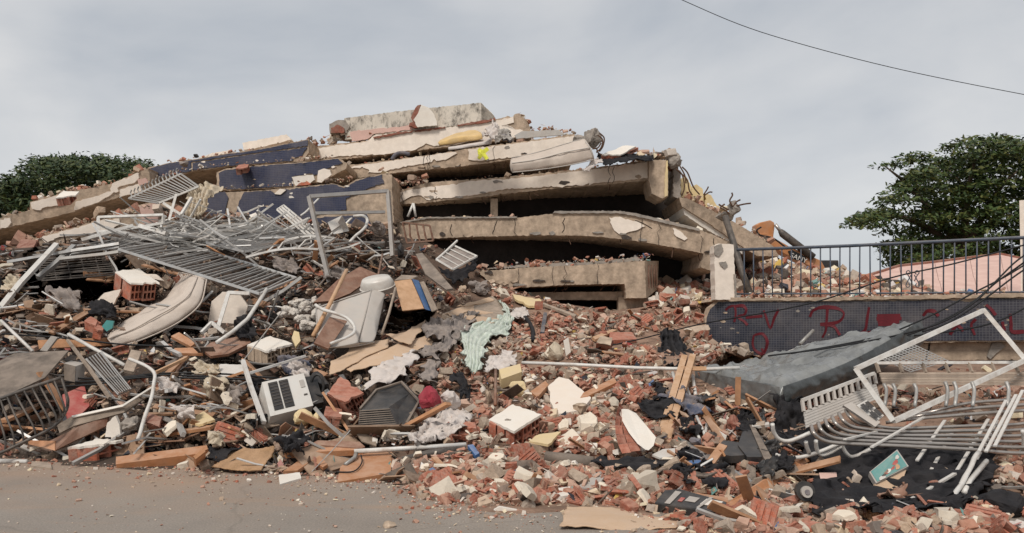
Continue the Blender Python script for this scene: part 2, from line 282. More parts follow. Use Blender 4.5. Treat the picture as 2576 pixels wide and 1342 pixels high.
def thing(name, loc, label, cat, group=None, kind=None):
    o = bpy.data.objects.new(name, None); COL.objects.link(o); o.empty_display_size = 0.2
    o.location = loc; WM[o.name] = Matrix.Translation(loc)
    return tag(o, label, cat, group, kind)
def fix_normals(o):
    bm = bmesh.new(); bm.from_mesh(o.data); bmesh.ops.recalc_face_normals(bm, faces=bm.faces); sm_ = o.data.polygons[0].use_smooth; bm.to_mesh(o.data); bm.free(); o.data.polygons.foreach_set('use_smooth', [sm_] * len(o.data.polygons))
def prism(pts, ext):
    n = len(pts); v = [Vector(p) for p in pts] + [Vector(p) + ext for p in pts]
    f = [list(range(n)), list(range(2 * n - 1, n - 1, -1))] + [[i, i + n, (i + 1) % n + n, (i + 1) % n] for i in range(n)]
    return v, f
def jag(pts, step=7, amp=1.6, seed=0, closed=True):
    r = random.Random(seed + len(pts) * 13 + int(pts[0][0])); out = []
    n = len(pts)
    for i in range(n if closed else n - 1):
        a, b = pts[i], pts[(i + 1) % n]; L = math.hypot(b[0] - a[0], b[1] - a[1]); k = max(1, int(L / step))
        for j in range(k):
            q = j / k
            w = amp if j else amp * 0.5
            if amp > 1.1 and j and r.random() < 0.07: w *= 2.6
            out.append((a[0] + (b[0] - a[0]) * q + r.gauss(0, w * 0.6), a[1] + (b[1] - a[1]) * q + r.gauss(0, w * 0.6)))
    if not closed: out.append(pts[-1])
    return out
def PL(x, pl):            # depth on a vertical plane given as (xa, da, xb, db)
    xa, da, xb, db = pl; t = (x - xa) / (xb - xa)
    return 1.0 / ((1 - t) / da + t / db)
def box_vf(a, b):
    x0, y0, z0 = a; x1, y1, z1 = b
    return [Vector(c) for c in ((x0, y0, z0), (x1, y0, z0), (x1, y1, z0), (x0, y1, z0), (x0, y0, z1), (x1, y0, z1), (x1, y1, z1), (x0, y1, z1))], \
        [[0, 3, 2, 1], [4, 5, 6, 7], [0, 1, 5, 4], [1, 2, 6, 5], [2, 3, 7, 6], [3, 0, 4, 7]]
def join(parts):
    V, F = [], []
    for v, f in parts:
        k = len(V); V += list(v); F += [[i + k for i in q] for q in f]
    return V, F
def tube_vf(pts, r, n=6, closed=False, flat=1.0):
    pts = [Vector(p) for p in pts]; V, F = [], []; m = len(pts); up = Vector((0.13, 0.2, 1)).normalized(); prev = None
    for i, p in enumerate(pts):
        a = pts[i - 1] if (i > 0 or closed) else p; b = pts[(i + 1) % m] if (i < m - 1 or closed) else p
        t = (b - a).normalized()
        if prev is None:
            s = t.cross(up)
            if s.length < 0.1: s = t.cross(Vector((1, 0, 0)))
        else: s = prev - t * prev.dot(t)
        s.normalize(); prev = s; u = t.cross(s)
        rr_ = r[i] if isinstance(r, (list, tuple)) else r
        for k in range(n):
            an = 2 * math.pi * (k + 0.5) / n
            V.append(p + s * (math.cos(an) * rr_) + u * (math.sin(an) * rr_ * flat))
    for i in range(m if closed else m - 1):
        j = (i + 1) % m
        for k in range(n): F.append([i * n + k, i * n + (k + 1) % n, j * n + (k + 1) % n, j * n + k])
    if not closed: F += [list(range(n - 1, -1, -1)), list(range((m - 1) * n, m * n))]
    return V, F
def smooth_line(pts, k=4):
    """Catmull-Rom through 3-D points"""
    pts = [Vector(p) for p in pts]
    if len(pts) < 3: return pts
    q = [pts[0] * 2 - pts[1]] + pts + [pts[-1] * 2 - pts[-2]]; out = []
    for i in range(1, len(q) - 2):
        for j in range(k):
            t = j / k; a, b, c, d = q[i - 1], q[i], q[i + 1], q[i + 2]
            out.append(0.5 * ((2 * b) + (c - a) * t + (2 * a - 5 * b + 4 * c - d) * t * t + (3 * b - a - 3 * c + d) * t ** 3))
    out.append(pts[-1]); return out
def dep(pts, off, ds):
    return [P(x, y, (ds[i] if isinstance(ds, (list, tuple)) else ds) if ds is not None else D(x, y) - off) for i, (x, y) in enumerate(pts)]
def pnormal(pts):
    n = Vector((0, 0, 0))
    for a, b in zip(pts, pts[1:] + pts[:1]): n += a.cross(b)
    n.normalize()
    c = sum(pts, Vector()) / len(pts)
    if n.dot(c - Vector((0, 0, EYE))) < 0: n = -n
    return n           # points away from the camera
def frame_from(pts):
    """frame whose x runs along the longest edge of the outline"""
    n = pnormal(pts); best = max(range(len(pts)), key=lambda i: (pts[(i + 1) % len(pts)] - pts[i]).length)
    x = (pts[(best + 1) % len(pts)] - pts[best]).normalized(); x = (x - n * x.dot(n)).normalized(); y = n.cross(x)
    c = sum(pts, Vector()) / len(pts)
    return Matrix(((x.x, y.x, n.x, c.x), (x.y, y.y, n.y, c.y), (x.z, y.z, n.z, c.z), (0, 0, 0, 1)))
def board(label, cat, px, material, th=0.03, off=0.12, ds=None, name='board', parent=None, jg=0.0, group=None, seed=0, warp=0.0):
    if jg: px = jag(px, 8, jg, seed)
    pts = dep(px, off, ds) if not (jg and isinstance(ds, (list, tuple))) else [P(x, y, sum(ds) / len(ds)) for x, y in px]
    M = frame_from(pts); Mi = M.inverted(); loc = [Mi @ p for p in pts]
    if warp == 0: loc = [Vector((p.x, p.y, p.z * 0.6)) for p in loc]
    v, f = prism(loc, Vector((0, 0, th)))
    o = mk(name, v, f, material, parent, M); fix_normals(o)
    if parent is None: tag(o, label, cat, group)
    return o
def bar(label, cat, px, r, material, off=0.25, ds=None, name='metal_tube', parent=None, n=6, curve=False, group=None, flat=1.0):
    pts = dep(px, off, ds)
    if curve:
        pts = smooth_line(pts, 5)
        if r > 0.018: pts = [p + Vector((noise.noise(p * 3), noise.noise(p * 3 + Vector((5, 0, 0))), noise.noise(p * 3 + Vector((0, 5, 0))))) * 0.02 for p in pts]; r = [r * (1 + 0.12 * noise.noise(p * 6)) for p in pts]
    v, f = tube_vf(pts, r, n, flat=flat)
    o = mk(name, v, f, material, parent, smooth=(n > 4))
    if parent is None: tag(o, label, cat, group)
    return o

def ribbon_vf(pts, normal, hw, th=0.004):
    V, F = [], []; m = len(pts)
    for i, p in enumerate(pts):
        t = (pts[min(m - 1, i + 1)] - pts[max(0, i - 1)]).normalized(); c = t.cross(normal).normalized() * hw * (0.75 + 0.5 * noise.noise(p * 4))
        V += [p + c, p - c, p - c - normal * th, p + c - normal * th]
    for i in range(m - 1):
        for k in range(4): F.append([i * 4 + k, i * 4 + (k + 1) % 4, i * 4 + 4 + (k + 1) % 4, i * 4 + 4 + k])
    F += [[3, 2, 1, 0], [m * 4 - 4, m * 4 - 3, m * 4 - 2, m * 4 - 1]]
    return V, F
# ------------------------------------------------------------------ ground and rubble mounds
v, f = [], []
nx, ny = 60, 40
gx = [-1500, -400, -120, -60, -40, -30] + [i * 1.0 - 24 for i in range(49)] + [30, 40, 60, 120, 400, 1500]
gy = [-60, -20, -8, -3] + [i * 0.7 for i in range(40)] + [40, 60, 120, 400, 1500, 4000]
for y in gy:
    for x in gx: v.append((x, y, 0.0))
W = len(gx)
f = [[j * W + i, j * W + i + 1, (j + 1) * W + i + 1, (j + 1) * W + i] for j in range(len(gy) - 1) for i in range(W - 1)]
tag(mk('road', v, f, 'asphalt', M=Matrix.Identity(4)), kind='structure')

def heap_noise(p): return (noise.fractal(p * 1.1, 0.9, 2.1, 5) * 0.13)
v, f = [], []
xs = np.arange(-760, 3260, 12); NR = 84
for x in xs:
    yt, yb = YT(x), YB(x) + 14
    for j in range(NR + 1):
        y = yb + (yt - yb) * j / NR
        d = DC(x, y)
        p = P(x, y, d)
        fade = min(1.0, max(0.0, (yb - 12 - y) / 60))
        nn_ = heap_noise(p)
        p = P(x, y, d + (0.12 + 0.16 * min(1, max(0, (1150 - x) / 300)) + nn_) * fade)
        if j == 0: p.z = -0.06
        v.append(p)
    p = v[-1].copy(); v.append(p + Vector((0, 1.5, 0.1))); v.append(p + Vector((0, 4.0, -3.0)))
H = NR + 3
for i in range(len(xs) - 1):
    for j in range(H - 1): f.append([i * H + j, (i + 1) * H + j, (i + 1) * H + j + 1, i * H + j + 1])
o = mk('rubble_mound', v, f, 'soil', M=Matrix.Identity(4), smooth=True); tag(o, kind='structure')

# second mound, seen through the railing
def D2(x, y): return itp([600, 645, 690, 740, 770], [25.5, 23.5, 21.0, 18.5, 17.5], y)
def YT2(x): return itp([1640, 1700, 1800, 1870, 1950, 2020, 2060, 2120, 2180, 2250, 2330], [700, 690, 665, 645, 655, 668, 676, 692, 706, 716, 728], x)
v, f = [], []
xs = np.arange(1640, 2341, 12)
for x in xs:
    for j in range(21):
        y = 775 + (YT2(x) - 775) * j / 20; p = P(x, y, D2(x, y)); v.append(p + Vector((0, heap_noise(p) * 1.2, 0)))
    v.append(v[-1] + Vector((0, 3.0, -1.5)))
H = 22
for i in range(len(xs) - 1):
    for j in range(H - 1): f.append([i * H + j, (i + 1) * H + j, (i + 1) * H + j + 1, i * H + j + 1])
tag(mk('rubble_mound', v, f, 'soil', M=Matrix.Identity(4), smooth=True), kind='structure')

# ------------------------------------------------------------------ the collapsed building
BLD = thing('collapsed_building', (0, 21, 0), 'pancaked apartment building of tilted cream and blue-tiled floor slabs', 'building')
PR = (740, 21.5, 1700, 18.8)        # the front plane of the right half
PB = (370, 21.5, 970, 19.6)         # the front plane of the tiled walls
def beam(px, pl, back, material='concrete', name='floor_beam', fwd=0.0, amp=1.15, parent=BLD, step=5):
    q = jag(px, step, amp, 3)
    pts = [P(x, y, PL(x, pl) - fwd) for x, y in q]
    v, f = prism(pts, Vector((0, back, 0)))
    o = mk(name, v, f, material, parent); fix_normals(o); return o
def patch(par, px, pl, material='plaster', th=0.03, name='plaster_patch', amp=1.5, fwd=0.0, step=6):
    q = jag(px, step, amp, 5)
    pts = [P(x, y, PL(x, pl) - fwd - th) for x, y in q]
    v, f = prism(pts, Vector((0, th + 0.01, 0)))
    o = mk(name, v, f, material, par); fix_normals(o); return o

# roof parapet
b = beam([(866, 298), (1000, 281), (1120, 268), (1210, 259), (1228, 276), (1243, 292), (1243, 312), (1040, 332), (935, 345), (868, 352)], PR, 0.25, 'parapet_old', 'roof_parapet')
v, f = prism([P(1210, 259, PL(1210, PR)), P(1243, 292, PL(1243, PR)), P(1243, 312, PL(1243, PR)), P(1212, 312, PL(1212, PR))], Vector((0.35, 3.0, 0)))
mk('parapet_return', v, f, 'parapet_old', BLD)
b = beam([(828, 312), (845, 304), (868, 303), (880, 318), (872, 335), (830, 336)], PR, 0.6, 'concrete_gray', 'parapet_end', 0.05)
patch(b, [(832, 322), (850, 314), (866, 322), (866, 334), (832, 335)], PR, 'brick_dark', 0.04, 'broken_brickwork', fwd=0.08)
# top floor beam
b = beam([(751, 379), (800, 371), (835, 364), (925, 354), (938, 340), (1050, 328), (1120, 320), (1241, 302), (1305, 286), (1326, 306), (1338, 335), (1300, 350), (1215, 358), (1092, 374), (1000, 386), (852, 402), (760, 407)], PR, 6, amp=1.5)
patch(b, [(753, 381), (800, 374), (835, 368), (925, 356), (940, 341), (1050, 329), (1120, 322), (1238, 306), (1238, 350), (1160, 356), (1092, 368), (1072, 362), (1040, 378), (960, 389), (850, 393), (830, 397), (765, 403)], PR)
patch(b, [(1244, 304), (1292, 294), (1293, 308), (1262, 316), (1290, 320), (1318, 330), (1300, 345), (1242, 350)], PR)
patch(b, [(880, 333), (940, 325), (1040, 316), (1045, 326), (938, 338), (925, 350), (885, 356)], PR, 'plaster_pink', 0.02)
# white curved shard on the parapet, with broken brick beside it
patch(b, [(1050, 320), (1040, 302), (1052, 285), (1060, 264), (1078, 271), (1092, 288), (1099, 305), (1100, 316)], PR, 'plaster_white', 0.05, 'plaster_shard', 0.7, fwd=0.14)
patch(b, [(1028, 318), (1034, 296), (1045, 272), (1058, 263), (1052, 290), (1042, 302), (1050, 322)], PR, 'brick_dark', 0.1, 'broken_brickwork', 2.2, fwd=0.06)
patch(b, [(938, 345), (990, 335), (1050, 327), (1120, 319), (1120, 322), (1050, 331), (990, 340), (940, 349)], PR, 'brick_dark', 0.03, 'exposed_brick', 1.2, fwd=0.05)
patch(b, [(1150, 314), (1240, 299), (1246, 296), (1246, 301), (1225, 308), (1152, 318)], PR, 'brick_dark', 0.03, 'exposed_brick', 1.2, fwd=0.05)
# second beam
b = beam([(814, 428), (860, 418), (1010, 400), (1150, 380), (1180, 374), (1300, 358), (1445, 338), (1452, 352), (1450, 378), (1288, 402), (1176, 417), (1073, 427), (964, 439), (871, 453), (818, 454)], PR, 6)
patch(b, [(858, 426), (880, 420), (1010, 402), (1145, 382), (1150, 386), (1120, 402), (1073, 410), (1040, 416), (964, 433), (925, 436), (930, 428), (910, 420), (880, 424), (868, 430)], PR)
patch(b, [(1178, 376), (1300, 361), (1400, 348), (1445, 342), (1446, 372), (1288, 396), (1205, 405), (1178, 402)], PR)
o = mk('spray_mark', *join([ribbon_vf(smooth_line([P(x, y, PL(x, PR) - 0.036) for x, y in ln], 3), Vector((0, 1, 0)), 0.055) for ln in ([(1203, 376), (1214, 384), (1226, 401)], [(1228, 374), (1216, 384), (1204, 400)], [(1202, 386), (1212, 384)])]), 'spray_yellow', b)
# third beam with its heavier end
b = beam([(989, 486), (1020, 476), (1073, 460), (1269, 446), (1462, 426), (1633, 404), (1676, 403), (1680, 448), (1640, 453), (1504, 467), (1381, 476), (1185, 498), (1073, 510), (1000, 516)], PR, 6)
patch(b, [(990, 488), (1030, 478), (1073, 472), (1160, 460), (1185, 455), (1269, 452), (1380, 440), (1462, 430), (1560, 417), (1640, 407), (1655, 425), (1650, 446), (1504, 461), (1440, 468), (1381, 470), (1330, 473), (1270, 476), (1200, 490), (1073, 503), (1060, 492), (1035, 494), (1004, 510)], PR)
pts = [(1633, 404), (1676, 403), (1681, 446), (1681, 495), (1666, 500), (1640, 488), (1632, 452)]
b = beam(pts, (1600, 18.95, 1700, 18.65), 0.9, 'concrete', 'beam_end', 0.12, 0.8)
patch(b, [(1677, 405), (1680, 404), (1680, 440), (1680, 492), (1672, 496), (1672, 450)], (1600, 18.95, 1700, 18.65), 'plaster_yellow', 0.02, amp=0.5, fwd=0.13)
# fourth, arched beam
P5 = (1000, 19.6, 1834, 17.4)
b = beam([(998, 562), (1020, 556), (1073, 548), (1305, 548), (1395, 537), (1560, 537), (1640, 552), (1716, 571), (1767, 580), (1838, 612), (1838, 655), (1797, 684), (1764, 673), (1770, 638), (1690, 622), (1600, 607), (1520, 597), (1450, 593), (1353, 592), (1200, 596), (1073, 601), (1005, 604)], P5, 6, amp=1.0)
patch(b, [(1532, 548), (1560, 546), (1585, 554), (1608, 560), (1622, 570), (1605, 578), (1580, 584), (1562, 592), (1545, 580), (1538, 565)], P5, 'plaster', 0.03)
patch(b, [(1692, 574), (1712, 582), (1730, 600), (1722, 606), (1708, 598), (1696, 588)], P5, 'plaster', 0.03)
for ln in ([(1420, 549), (1416, 560), (1420, 572), (1414, 585)], [(1794, 600), (1797, 616), (1806, 632), (1812, 650)], [(1136, 565), (1132, 580), (1138, 594)], [(1250, 556), (1244, 574), (1240, 590)], [(1598, 556), (1618, 562), (1640, 575)]):
    mk('crack', *tube_vf([P(x, y, PL(x, P5) - 0.003) for x, y in jag(ln, 5, 1.2, 1, False)], 0.010, 4), 'dark_void', b)
beam([(1390, 537), (1395, 531), (1560, 531), (1600, 537), (1700, 561), (1760, 576), (1760, 582), (1690, 566), (1600, 544), (1555, 537)], P5, 3.5, 'concrete_gray', 'floor_screed', 0.05, 0.8)
beam([(1005, 560), (1073, 546), (1300, 545), (1300, 549), (1073, 550), (1010, 563)], P5, 3.5, 'concrete_gray', 'floor_screed', 0.05, 0.8)
# lowest beam, its ledge and its rusty return
P6 = (1200, 18.4, 1650, 17.4)
b = beam([(1203, 684), (1330, 673), (1431, 669), (1560, 661), (1622, 656), (1626, 750), (1575, 751), (1571, 714), (1431, 717), (1319, 723), (1241, 720)], P6, 5, amp=0.9)
v, f = prism([P(1625, 657, PL(1625, P6)), P(1657, 657, 18.3), P(1654, 728, 18.3), P(1628, 750, PL(1628, P6))], Vector((-0.1, 0.3, 0)))
mk('beam_return', v, f, 'concrete', BLD)
for x0 in (1632, 1639, 1646, 1651):
    mk('rust_streak', *tube_vf([P(x0, 668, 17.55 + (x0 - 1630) * 0.03), P(x0 - 1, 690, 17.5 + (x0 - 1630) * 0.03), P(x0 + 1, 725, 17.5 + (x0 - 1630) * 0.03)], 0.022, 4), 'iron_rust', BLD)
beam([(1300, 736), (1574, 734), (1574, 755), (1305, 755)], P6, 1.0, 'concrete', 'floor_beam', -0.5, 0.6)
beam([(1225, 676), (1340, 664), (1480, 660), (1605, 648), (1620, 655), (1480, 668), (1340, 673)], P6, 4.0, 'concrete_gray', 'floor_screed', -0.2, 1.6)
# short columns left standing between the floors
for (x, y0, y1, w, d) in ((1243, 500, 548, 9, 20.2), (1600, 748, 790, 44, 17.9)):
    v, f = prism([P(x - w, y0, d), P(x + w, y0, d), P(x + w, y1, d), P(x - w, y1, d)], Vector((0, 0.3, 0))); mk('column', v, f, 'concrete', BLD)
# near-black backing sheets that paint the shade between floors
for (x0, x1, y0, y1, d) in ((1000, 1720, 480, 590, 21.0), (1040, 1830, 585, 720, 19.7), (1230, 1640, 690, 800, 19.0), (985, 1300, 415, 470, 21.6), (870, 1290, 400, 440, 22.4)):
    v, f = prism([P(x0, y0, d), P(x1, y0, d), P(x1, y1, d), P(x0, y1, d)], Vector((0, 0.2, 0))); mk('shade_backing', v, f, 'dark_void', BLD)
# sloping stair slab on the right
PS = (1705, 18.8, 1945, 19.8)
b = beam([(1708, 497), (1730, 500), (1830, 549), (1890, 585), (1945, 620), (1960, 645), (1905, 645), (1840, 603), (1780, 560), (1716, 520)], PS, 2.6, 'concrete', 'sloping_slab', amp=0.8)
beam([(1714, 512), (1778, 552), (1840, 590), (1868, 612), (1868, 640), (1838, 610), (1780, 580), (1722, 540)], PS, 2.2, 'plaster_white', 'sloping_soffit', -0.08, 0.8)
beam([(1739, 470), (1752, 464), (1768, 476), (1770, 508), (1742, 500)], PS, 0.8, 'plaster_yellow', 'column', -1.0, 0.8)
beam([(1712, 450), (1726, 444), (1738, 466), (1740, 500), (1714, 496)], PS, 0.8, 'plaster_yellow', 'column', -0.6, 0.8)
beam([(1772, 486), (1790, 492), (1800, 512), (1822, 535), (1815, 550), (1775, 520)], PS, 0.8, 'plaster_yellow', 'column', -1.0, 1.5)
beam([(1694, 410), (1712, 430), (1714, 480), (1712, 505), (1694, 495)], PR, 1.2, 'concrete_gray', 'column', -0.3, 1.5)

# blue tiled walls on the left half: raw beams with a tiled skin
B1 = [(371, 423), (420, 411), (500, 399), (572, 386), (643, 377), (716, 362), (776, 351), (776, 385), (762, 406), (572, 420), (480, 433), (376, 458)]
B2 = [(545, 434), (572, 424), (700, 412), (768, 407), (852, 398), (872, 410), (870, 425), (815, 455), (735, 472), (572, 480), (545, 474)]
B3 = [(505, 492), (526, 487), (614, 482), (700, 476), (838, 462), (866, 470), (894, 453), (961, 438), (985, 440), (990, 560), (768, 585), (505, 590)]
b1 = beam(B1, PB, 5, 'concrete', 'tiled_wall', 0, 1.0)
patch(b1, [(372, 425), (420, 412), (500, 401), (572, 388), (643, 379), (716, 364), (774, 353), (774, 367), (586, 392), (480, 408), (480, 430), (378, 454)], PB, 'tile_blue', 0.03, 'tile_facing', 1.0)
patch(b1, [(484, 411), (586, 396), (772, 371), (760, 392), (738, 398), (735, 405), (572, 417), (484, 428)], PB, 'tile_blue', 0.03, 'tile_facing', 1.0)
b2 = beam(B2, PB, 5, 'concrete', 'tiled_wall', 0.15, 1.0)
patch(b2, [(550, 436), (572, 427), (700, 414), (768, 409), (850, 400), (862, 410), (832, 421), (812, 432), (808, 441), (790, 441), (786, 437), (735, 444), (737, 468), (572, 477), (552, 470)], PB, 'tile_blue', 0.03, 'tile_facing', 1.2, 0.15)
patch(b2, [(734, 446), (787, 440), (791, 452), (780, 462), (742, 468)], PB, 'plaster_white', 0.05, 'plaster_patch', 1.2, 0.18)
patch(b2, [(752, 462), (772, 456), (782, 463), (746, 468)], PB, 'brick', 0.07, 'exposed_brick', 1.0, 0.18)
patch(b2, [(798, 458), (800, 430), (815, 424), (830, 428), (834, 440), (822, 450), (808, 460)], PB, 'plaster', 0.05, 'plaster_patch', 1.0, 0.3)
b3 = beam(B3, PB, 4, 'concrete', 'tiled_wall', 0.35, 1.0)
patch(b3, [(526, 488), (565, 483), (574, 497), (568, 525), (562, 557), (512, 555), (518, 525)], PB, 'tile_blue', 0.03, 'tile_facing', 1.6, 0.35)
patch(b3, [(588, 556), (596, 528), (600, 512), (614, 484), (680, 480), (690, 486), (706, 488), (716, 477), (838, 464), (866, 474), (894, 455), (960, 440), (966, 462), (930, 472), (902, 488), (870, 500), (872, 528), (800, 540), (768, 556), (640, 562)], PB, 'tile_blue', 0.03, 'tile_facing', 1.5, 0.35)
patch(b3, [(760, 552), (850, 545), (922, 540), (934, 566), (915, 580), (830, 586), (765, 578)], PB, 'tile_blue', 0.03, 'tile_facing', 1.5, 0.4)
patch(b3, [(690, 488), (704, 476), (720, 478), (706, 490)], PB, 'plaster', 0.04, 'plaster_patch', 1.0, 0.38)
b = beam([(610, 360), (660, 350), (720, 339), (733, 352), (640, 374), (612, 377)], PB, 0.3, 'plaster', 'roof_upstand', -1.0, 1.0)
beam([(500, 396), (545, 384), (582, 378), (584, 386), (510, 400)], PB, 0.6, 'plaster', 'roof_upstand', -0.6, 1.2)
# left wing: two tilted slabs
PS1 = (0, 19.5, 375, 20.8)
s1 = beam([(-620, 702), (-160, 588), (0, 549), (75, 529), (76, 508), (143, 489), (200, 478), (280, 463), (350, 432), (374, 424), (378, 462), (358, 482), (260, 508), (185, 534), (0, 578), (-160, 618), (-620, 735)], PS1, 6, 'concrete', 'wing_slab', 0, 1.2)
patch(s1, [(77, 510), (143, 492), (168, 488), (174, 498), (158, 514), (120, 520), (92, 529), (80, 526)], PS1)
patch(s1, [(186, 530), (190, 508), (240, 495), (278, 482), (282, 462), (348, 434), (350, 448), (338, 460), (300, 470), (298, 482), (266, 498), (250, 508)], PS1)
patch(s1, [(300, 478), (352, 462), (360, 466), (354, 482), (302, 496)], PS1)
patch(s1, [(0, 553), (25, 548), (28, 560), (18, 572), (0, 575)], PS1)
patch(s1, [(345, 452), (366, 448), (374, 460), (350, 466)], PS1, 'plaster_pink', 0.05)
PS2 = (0, 18.3, 375, 19.0)
s2 = beam([(-620, 742), (-160, 650), (0, 634), (60, 612), (123, 590), (250, 554), (340, 540), (400, 536), (400, 566), (300, 582), (190, 600), (110, 622), (0, 668), (-160, 690), (-620, 792)], PS2, 5, 'concrete', 'wing_slab', 0, 1.4)
patch(s2, [(75, 608), (123, 592), (250, 557), (300, 550), (300, 566), (270, 580), (190, 594), (150, 596), (115, 612), (104, 600)], PS2)
patch(s2, [(0, 638), (16, 632), (22, 648), (10, 660), (0, 662)], PS2)
patch(s2, [(350, 520), (392, 510), (398, 560), (360, 566)], (0, 18.1, 375, 18.8), 'plaster_pink', 0.05)
beam([(300, 530), (392, 506), (440, 512), (440, 575), (300, 575)], PS2, 3, 'concrete', 'wing_wall', -0.25, 1.2)
beam([(-100, 640), (90, 634), (300, 612), (440, 606), (440, 622), (300, 640), (90, 668), (-100, 690)], (0, 16.9, 375, 16.9), 3.0, 'concrete', 'wing_slab', 0, 2.0)
beam([(158, 784), (200, 778), (350, 774), (345, 800), (290, 816), (165, 806)], (0, 14.1, 375, 13.9), 2.0, 'concrete', 'floor_beam', 0.2, 1.4)

rs = random.Random(91)
def blob(x, y, w, h, n=9): return [(x + w * math.cos(k * 6.283 / n) * rs.uniform(.5, 1.15), y + h * math.sin(k * 6.283 / n) * rs.uniform(.5, 1.15)) for k in range(n)]
SP = [(P5, 1050, 1800, [1000, 1305, 1560, 1834], [558, 548, 537, 612], [604, 592, 600, 655]), (PR, 1000, 1640, [989, 1269, 1640], [486, 446, 404], [516, 488, 453]), (P6, 1230, 1610, [1203, 1622], [684, 656], [722, 714]), (PR, 830, 1440, [814, 1150, 1445], [428, 380, 338], [454, 420, 378])]
for pl, x0, x1, xs_, t_, b_ in SP:
    for k in range(9):
        x = rs.uniform(x0, x1); y0, y1 = itp(xs_, t_, x), itp(xs_, b_, x); y = y1 - rs.uniform(3, 14) if rs.random() < .7 else y0 + rs.uniform(3, 10)
        patch(BLD, blob(x, y, rs.uniform(5, 18), rs.uniform(2, 6)), pl, rs.choice(['concrete_gray', 'concrete_gray', 'rubble_dark', 'concrete']), 0.034 + rs.uniform(0, .008), 'spalled_patch', 1.0, 0.0, 4)
    for k in range(7):
        x = rs.uniform(x0, x1); y1 = itp(xs_, b_, x); d_ = PL(x, pl) + rs.uniform(0.05, .5)
        mk('rebar_stub', *tube_vf(smooth_line([P(x, y1 - 4, d_), P(x + rs.uniform(-4, 4), y1 + rs.uniform(4, 10), d_ - .05), P(x + rs.uniform(-10, 10), y1 + rs.uniform(10, 22), d_ - .1)], 3), 0.011, 4), 'rebar', BLD)
    for k in range(4):
        x = rs.uniform(x0, x1); y0, y1 = itp(xs_, t_, x), itp(xs_, b_, x); pts = [P(x + rs.gauss(0, 3), y0 + (y1 - y0) * q / 5, PL(x, pl) - 0.036) for q in range(6)]
        mk('crack', *ribbon_vf(pts, Vector((0, 1, 0)), 0.007, 0.003), 'dark_void', BLD)
for k in range(26):
    x = rs.uniform(380, 960); bandy = rs.choice([(itp([371, 572, 776], [440, 402, 372], x), 0.0, 776), (itp([548, 868], [452, 425], x), 0.15, 860), (itp([590, 960], [520, 470], x), 0.35, 940)])
    if x > bandy[2] or (bandy[1] > 0 and x < 600): continue
    patch(BLD, blob(x, bandy[0] + rs.uniform(-14, 14), rs.uniform(2, 9), rs.uniform(1.5, 4)), PB, rs.choice(['concrete', 'plaster', 'plaster_white']), 0.033, 'missing_tiles', 0.8, bandy[1], 4)

# ------------------------------------------------------------------ street wall, post, railing
PW = (1771, 16.4, 2576, 13.9)
def W3(x, y, off=0.0): return P(x, y, PL(x, PW) - off)
wall = thing('boundary_wall', W3(2170, 900), 'fallen wall of dark blue mosaic tiles with red graffiti below the railing', 'wall')
v, f = prism([W3(x, y) for x, y in jag([(1806, 757), (1785, 775), (1775, 800), (1771, 838), (1786, 862), (1788, 894), (1926, 899), (2030, 880), (2180, 858), (2330, 862), (2760, 858), (2760, 748), (2576, 747), (2300, 752), (2050, 756)], 12, 1.2, 2)], Vector((0, 0.3, 0)))
o = mk('wall_core', v, f, 'concrete', wall); fix_normals(o)
v, f = prism([W3(x, y, 0.02) for x, y in jag([(1808, 760), (1787, 777), (1778, 800), (1774, 836), (1788, 862), (1790, 892), (1926, 897), (2030, 878), (2180, 855), (2330, 858), (2760, 855), (2760, 753), (2576, 752), (2480, 750), (2440, 760), (2380, 755), (2300, 757), (2050, 760)], 10, 1.2, 4)], Vector((0, 0.018, 0)))
o = mk('tile_facing', v, f, 'tile_street', wall); fix_normals(o)
v, f = prism([W3(x, y, 0.06) for x, y in jag([(1798, 757), (1806, 750), (2050, 749), (2300, 744), (2576, 738), (2760, 735), (2760, 748), (2576, 748), (2300, 753), (2050, 757)], 14, 1.6, 5)], Vector((0, 7.0, 0)))
o = mk('wall_coping', v, f, 'concrete', wall); fix_normals(o)
for k in range(22):
    x = rs.uniform(1800, 2560); y = rs.uniform(762, 850)
    v, f = prism([W3(a, b_, 0.0225) for a, b_ in jag(blob(x, y, rs.uniform(2, 9), rs.uniform(1.5, 4)), 4, 0.6, k)], Vector((0, 0.01, 0))); o = mk('missing_tiles', v, f, rs.choice(['concrete_gray', 'concrete', 'board_dark']), wall); fix_normals(o)
g1 = lambda z: (1610 + z[0] * 0.2798, 697.6 + z[1] * 0.2798)
g2 = lambda z: (1932 + z[0] * 0.2798, 697.6 + z[1] * 0.2798)
strokes = [[g1(z) for z in s] for s in (
    [(770, 300), (800, 270), (850, 262), (862, 330), (850, 405)], [(850, 262), (925, 258), (958, 290), (940, 335), (880, 358), (940, 400), (968, 430)],
    [(950, 365), (1100, 350)], [(1112, 300), (1140, 370), (1172, 460), (1210, 370), (1250, 290)],
    [(1030, 520), (1100, 510), (1145, 560), (1145, 620), (1105, 690), (1040, 660), (1015, 600), (1025, 520)], [(1095, 640), (1120, 690)],
    [(1530, 360), (1560, 300), (1640, 272), (1760, 278), (1828, 315), (1820, 370), (1760, 410), (1620, 425)], [(1690, 290), (1680, 400), (1672, 480), (1640, 545)], [(1620, 425), (1740, 440), (1800, 520)],
    [(2062, 270), (2045, 380), (2025, 480), (1960, 520), (2080, 498)])]
